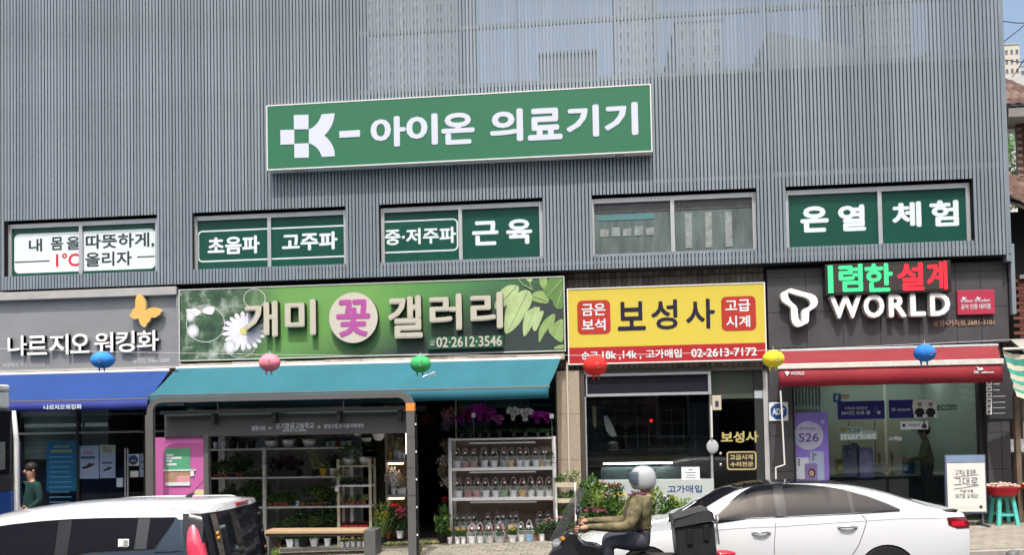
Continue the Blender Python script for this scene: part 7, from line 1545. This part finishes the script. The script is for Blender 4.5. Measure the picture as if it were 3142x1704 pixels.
# striped market awning
aw=thing('market_awning','green and cream striped cloth market awning hanging at the right photo edge','awning',tuple(P(3120,1100,-.9)))
YA=-.9; TL=T('L',2312,868,YA); 
left=[(2318,880),(2330,930),(2345,985),(2352,1035),(2372,1085),(2372,1130),(2395,1170),(2388,1215),(2408,1250),(2422,1290)]
for i in range(len(left)-1):
    A=T('L',*left[i],YA); Bq=T('L',*left[i+1],YA); q=MB(); n=10
    for k in range(n):
        f0,f1=k/n,(k+1)/n; wv=lambda f,z:YA-.05*math.sin(f*14+z*3)+.5*f
        q.face([(A.x+1.6*f0,wv(f0,A.z),A.z-.05*math.sin(f0*9)-.12*f0),(A.x+1.6*f1,wv(f1,A.z),A.z-.05*math.sin(f1*9)-.12*f1),(Bq.x+1.6*f1,wv(f1,Bq.z),Bq.z-.05*math.sin(f1*9+.4)-.12*f1),(Bq.x+1.6*f0,wv(f0,Bq.z),Bq.z-.05*math.sin(f0*9+.4)-.12*f0)])
    q.build('stripe',mat('stripe_cream',(.62,.58,.45),.8) if i%2==0 else mat('stripe_green',(.06,.32,.25),.8),aw,smooth=True)
q=MB(); q.tube([TL,TL+Vector((1.8,.3,.02))],.022,8); q.build('top_pole',mat('bar_offwhite',(.62,.6,.55),.45),aw)
q=MB(); z=P(3130,1045,-.2).z; q.hexa([(HXl-.2,-.3,z-.25),(10,-.4,z-.3),(10,.2,z+.0),(HXl-.2,.2,z+.0)],[(HXl-.2,-.3,z-.22),(10,-.4,z-.27),(10,.2,z+.05),(HXl-.2,.2,z+.05)]); q.build('grey_tarpaulin',mat('tarp_grey',(.33,.32,.29),.8,var=.2),aw)
st=thing('market_stall','shaded market stall with brown wooden post at the right photo edge','market stall',(8.6,0,.3)); x=T('M',2265,400,-.5).x
quickbox('post',mat('post_brown',(.14,.11,.08),.8,var=.4),x,-.5,SW(8),x+.08,-.42,T('L',2410,1290,-.5).z,st); quickbox('back_shutter',mat('shutter_dark',(.07,.065,.06),.7,var=.3,scale=3),7.9,.15,SW(8),11,.2,z0a+.0,st); quickbox('pale_sign',paper,x+.13,-.05,1.62,x+.6,-.04,1.85,st)
quickbox('counter_panel',mat('counter_brown',(.1,.075,.055),.8,var=.3),x+.1,-.3,SW(8),11,.0,1.0,st)

rs=thing('rooftop_stairhouse','grey sloping rooftop stair house seen through the louvres, upper right','rooftop',(4.5,5,8.6)); A=P(2355,95,5); Bq=P(2660,150,5)
q=MB(); q.prism([(A.x,8.6),(Bq.x+.6,8.6),(Bq.x+.6,Bq.z-.1),(Bq.x,Bq.z),(A.x,A.z)],5,7.5); q.build('wall',mat('stair_grey',(.17,.19,.21),.7,var=.1),rs); quickbox('door',dark,A.x+.7,4.98,8.6,A.x+1.6,5.0,10.3,rs)
tower('pale apartment block seen through the left end of the open louvres',None,1115,-250,1400,560,55,14,mat('tower_haze',(.22,.25,.3),.8,var=.05),20,8)  # distance haze mixed into the wall colour
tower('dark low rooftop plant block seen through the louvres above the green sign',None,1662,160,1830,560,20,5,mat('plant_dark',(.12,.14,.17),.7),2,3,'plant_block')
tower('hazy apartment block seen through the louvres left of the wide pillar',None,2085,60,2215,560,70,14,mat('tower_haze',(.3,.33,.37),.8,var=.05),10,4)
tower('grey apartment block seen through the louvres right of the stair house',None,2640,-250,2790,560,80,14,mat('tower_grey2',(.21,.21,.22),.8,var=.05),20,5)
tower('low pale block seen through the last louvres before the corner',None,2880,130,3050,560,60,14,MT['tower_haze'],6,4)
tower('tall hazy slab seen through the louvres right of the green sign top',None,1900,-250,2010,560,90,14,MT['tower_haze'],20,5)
# ------------------------------------------------------------------ the far side of the street, out of view but mirrored in the shop and car glass
op=thing('opposite_building','plain low shop row across the street, seen only mirrored in dark glass','building',(0,-24,0))
quickbox('wall',mat('opp_wall',(.14,.17,.2),.8,var=.3,scale=.5),-60,-30,-1.5,60,-19,8.5,op)
for i in range(24): quickbox('shopfront_dark',mat('opp_glass',(.03,.035,.04),.2),-57+i*4.8,-19.02,.2,-53.4+i*4.8,-18.98,3,op); quickbox('window',mat('opp_glass',(.03,.035,.04),.2),-57+i*4.8,-19.02,4.6,-54+i*4.8,-18.98,6.4,op)
tm_=mat('tower_pale',(.5,.5,.48),.8,var=.05); tw=mat('tower_window',(.06,.07,.08),.2)  # unseen towers behind the camera, added only for reflections
for i,(x,y,w_,hh) in enumerate(((-46,-100,15,70),(-26,-120,12,85),(-8,-95,9,52),(16,-130,14,60),(44,-90,16,66),(70,-110,18,80))):
    t=thing('apartment_tower','%s of the unseen pale apartment towers behind the camera, added for reflections'%ORD[i],'building',(x,y,0),'unseen towers added for reflections'); quickbox('wall',tm_,x-w_/2,y-10,-2,x+w_/2,y,hh,t)
    q=MB()
    for r in range(int(hh/3)):
        for k in range(5): q.box(x-w_/2+w_*(k+.2)/5,y-.0,r*3+1,x-w_/2+w_*(k+.75)/5,y+.05,r*3+2.5)
    tag(q.build('window_grid',tw,t),kind='stuff')
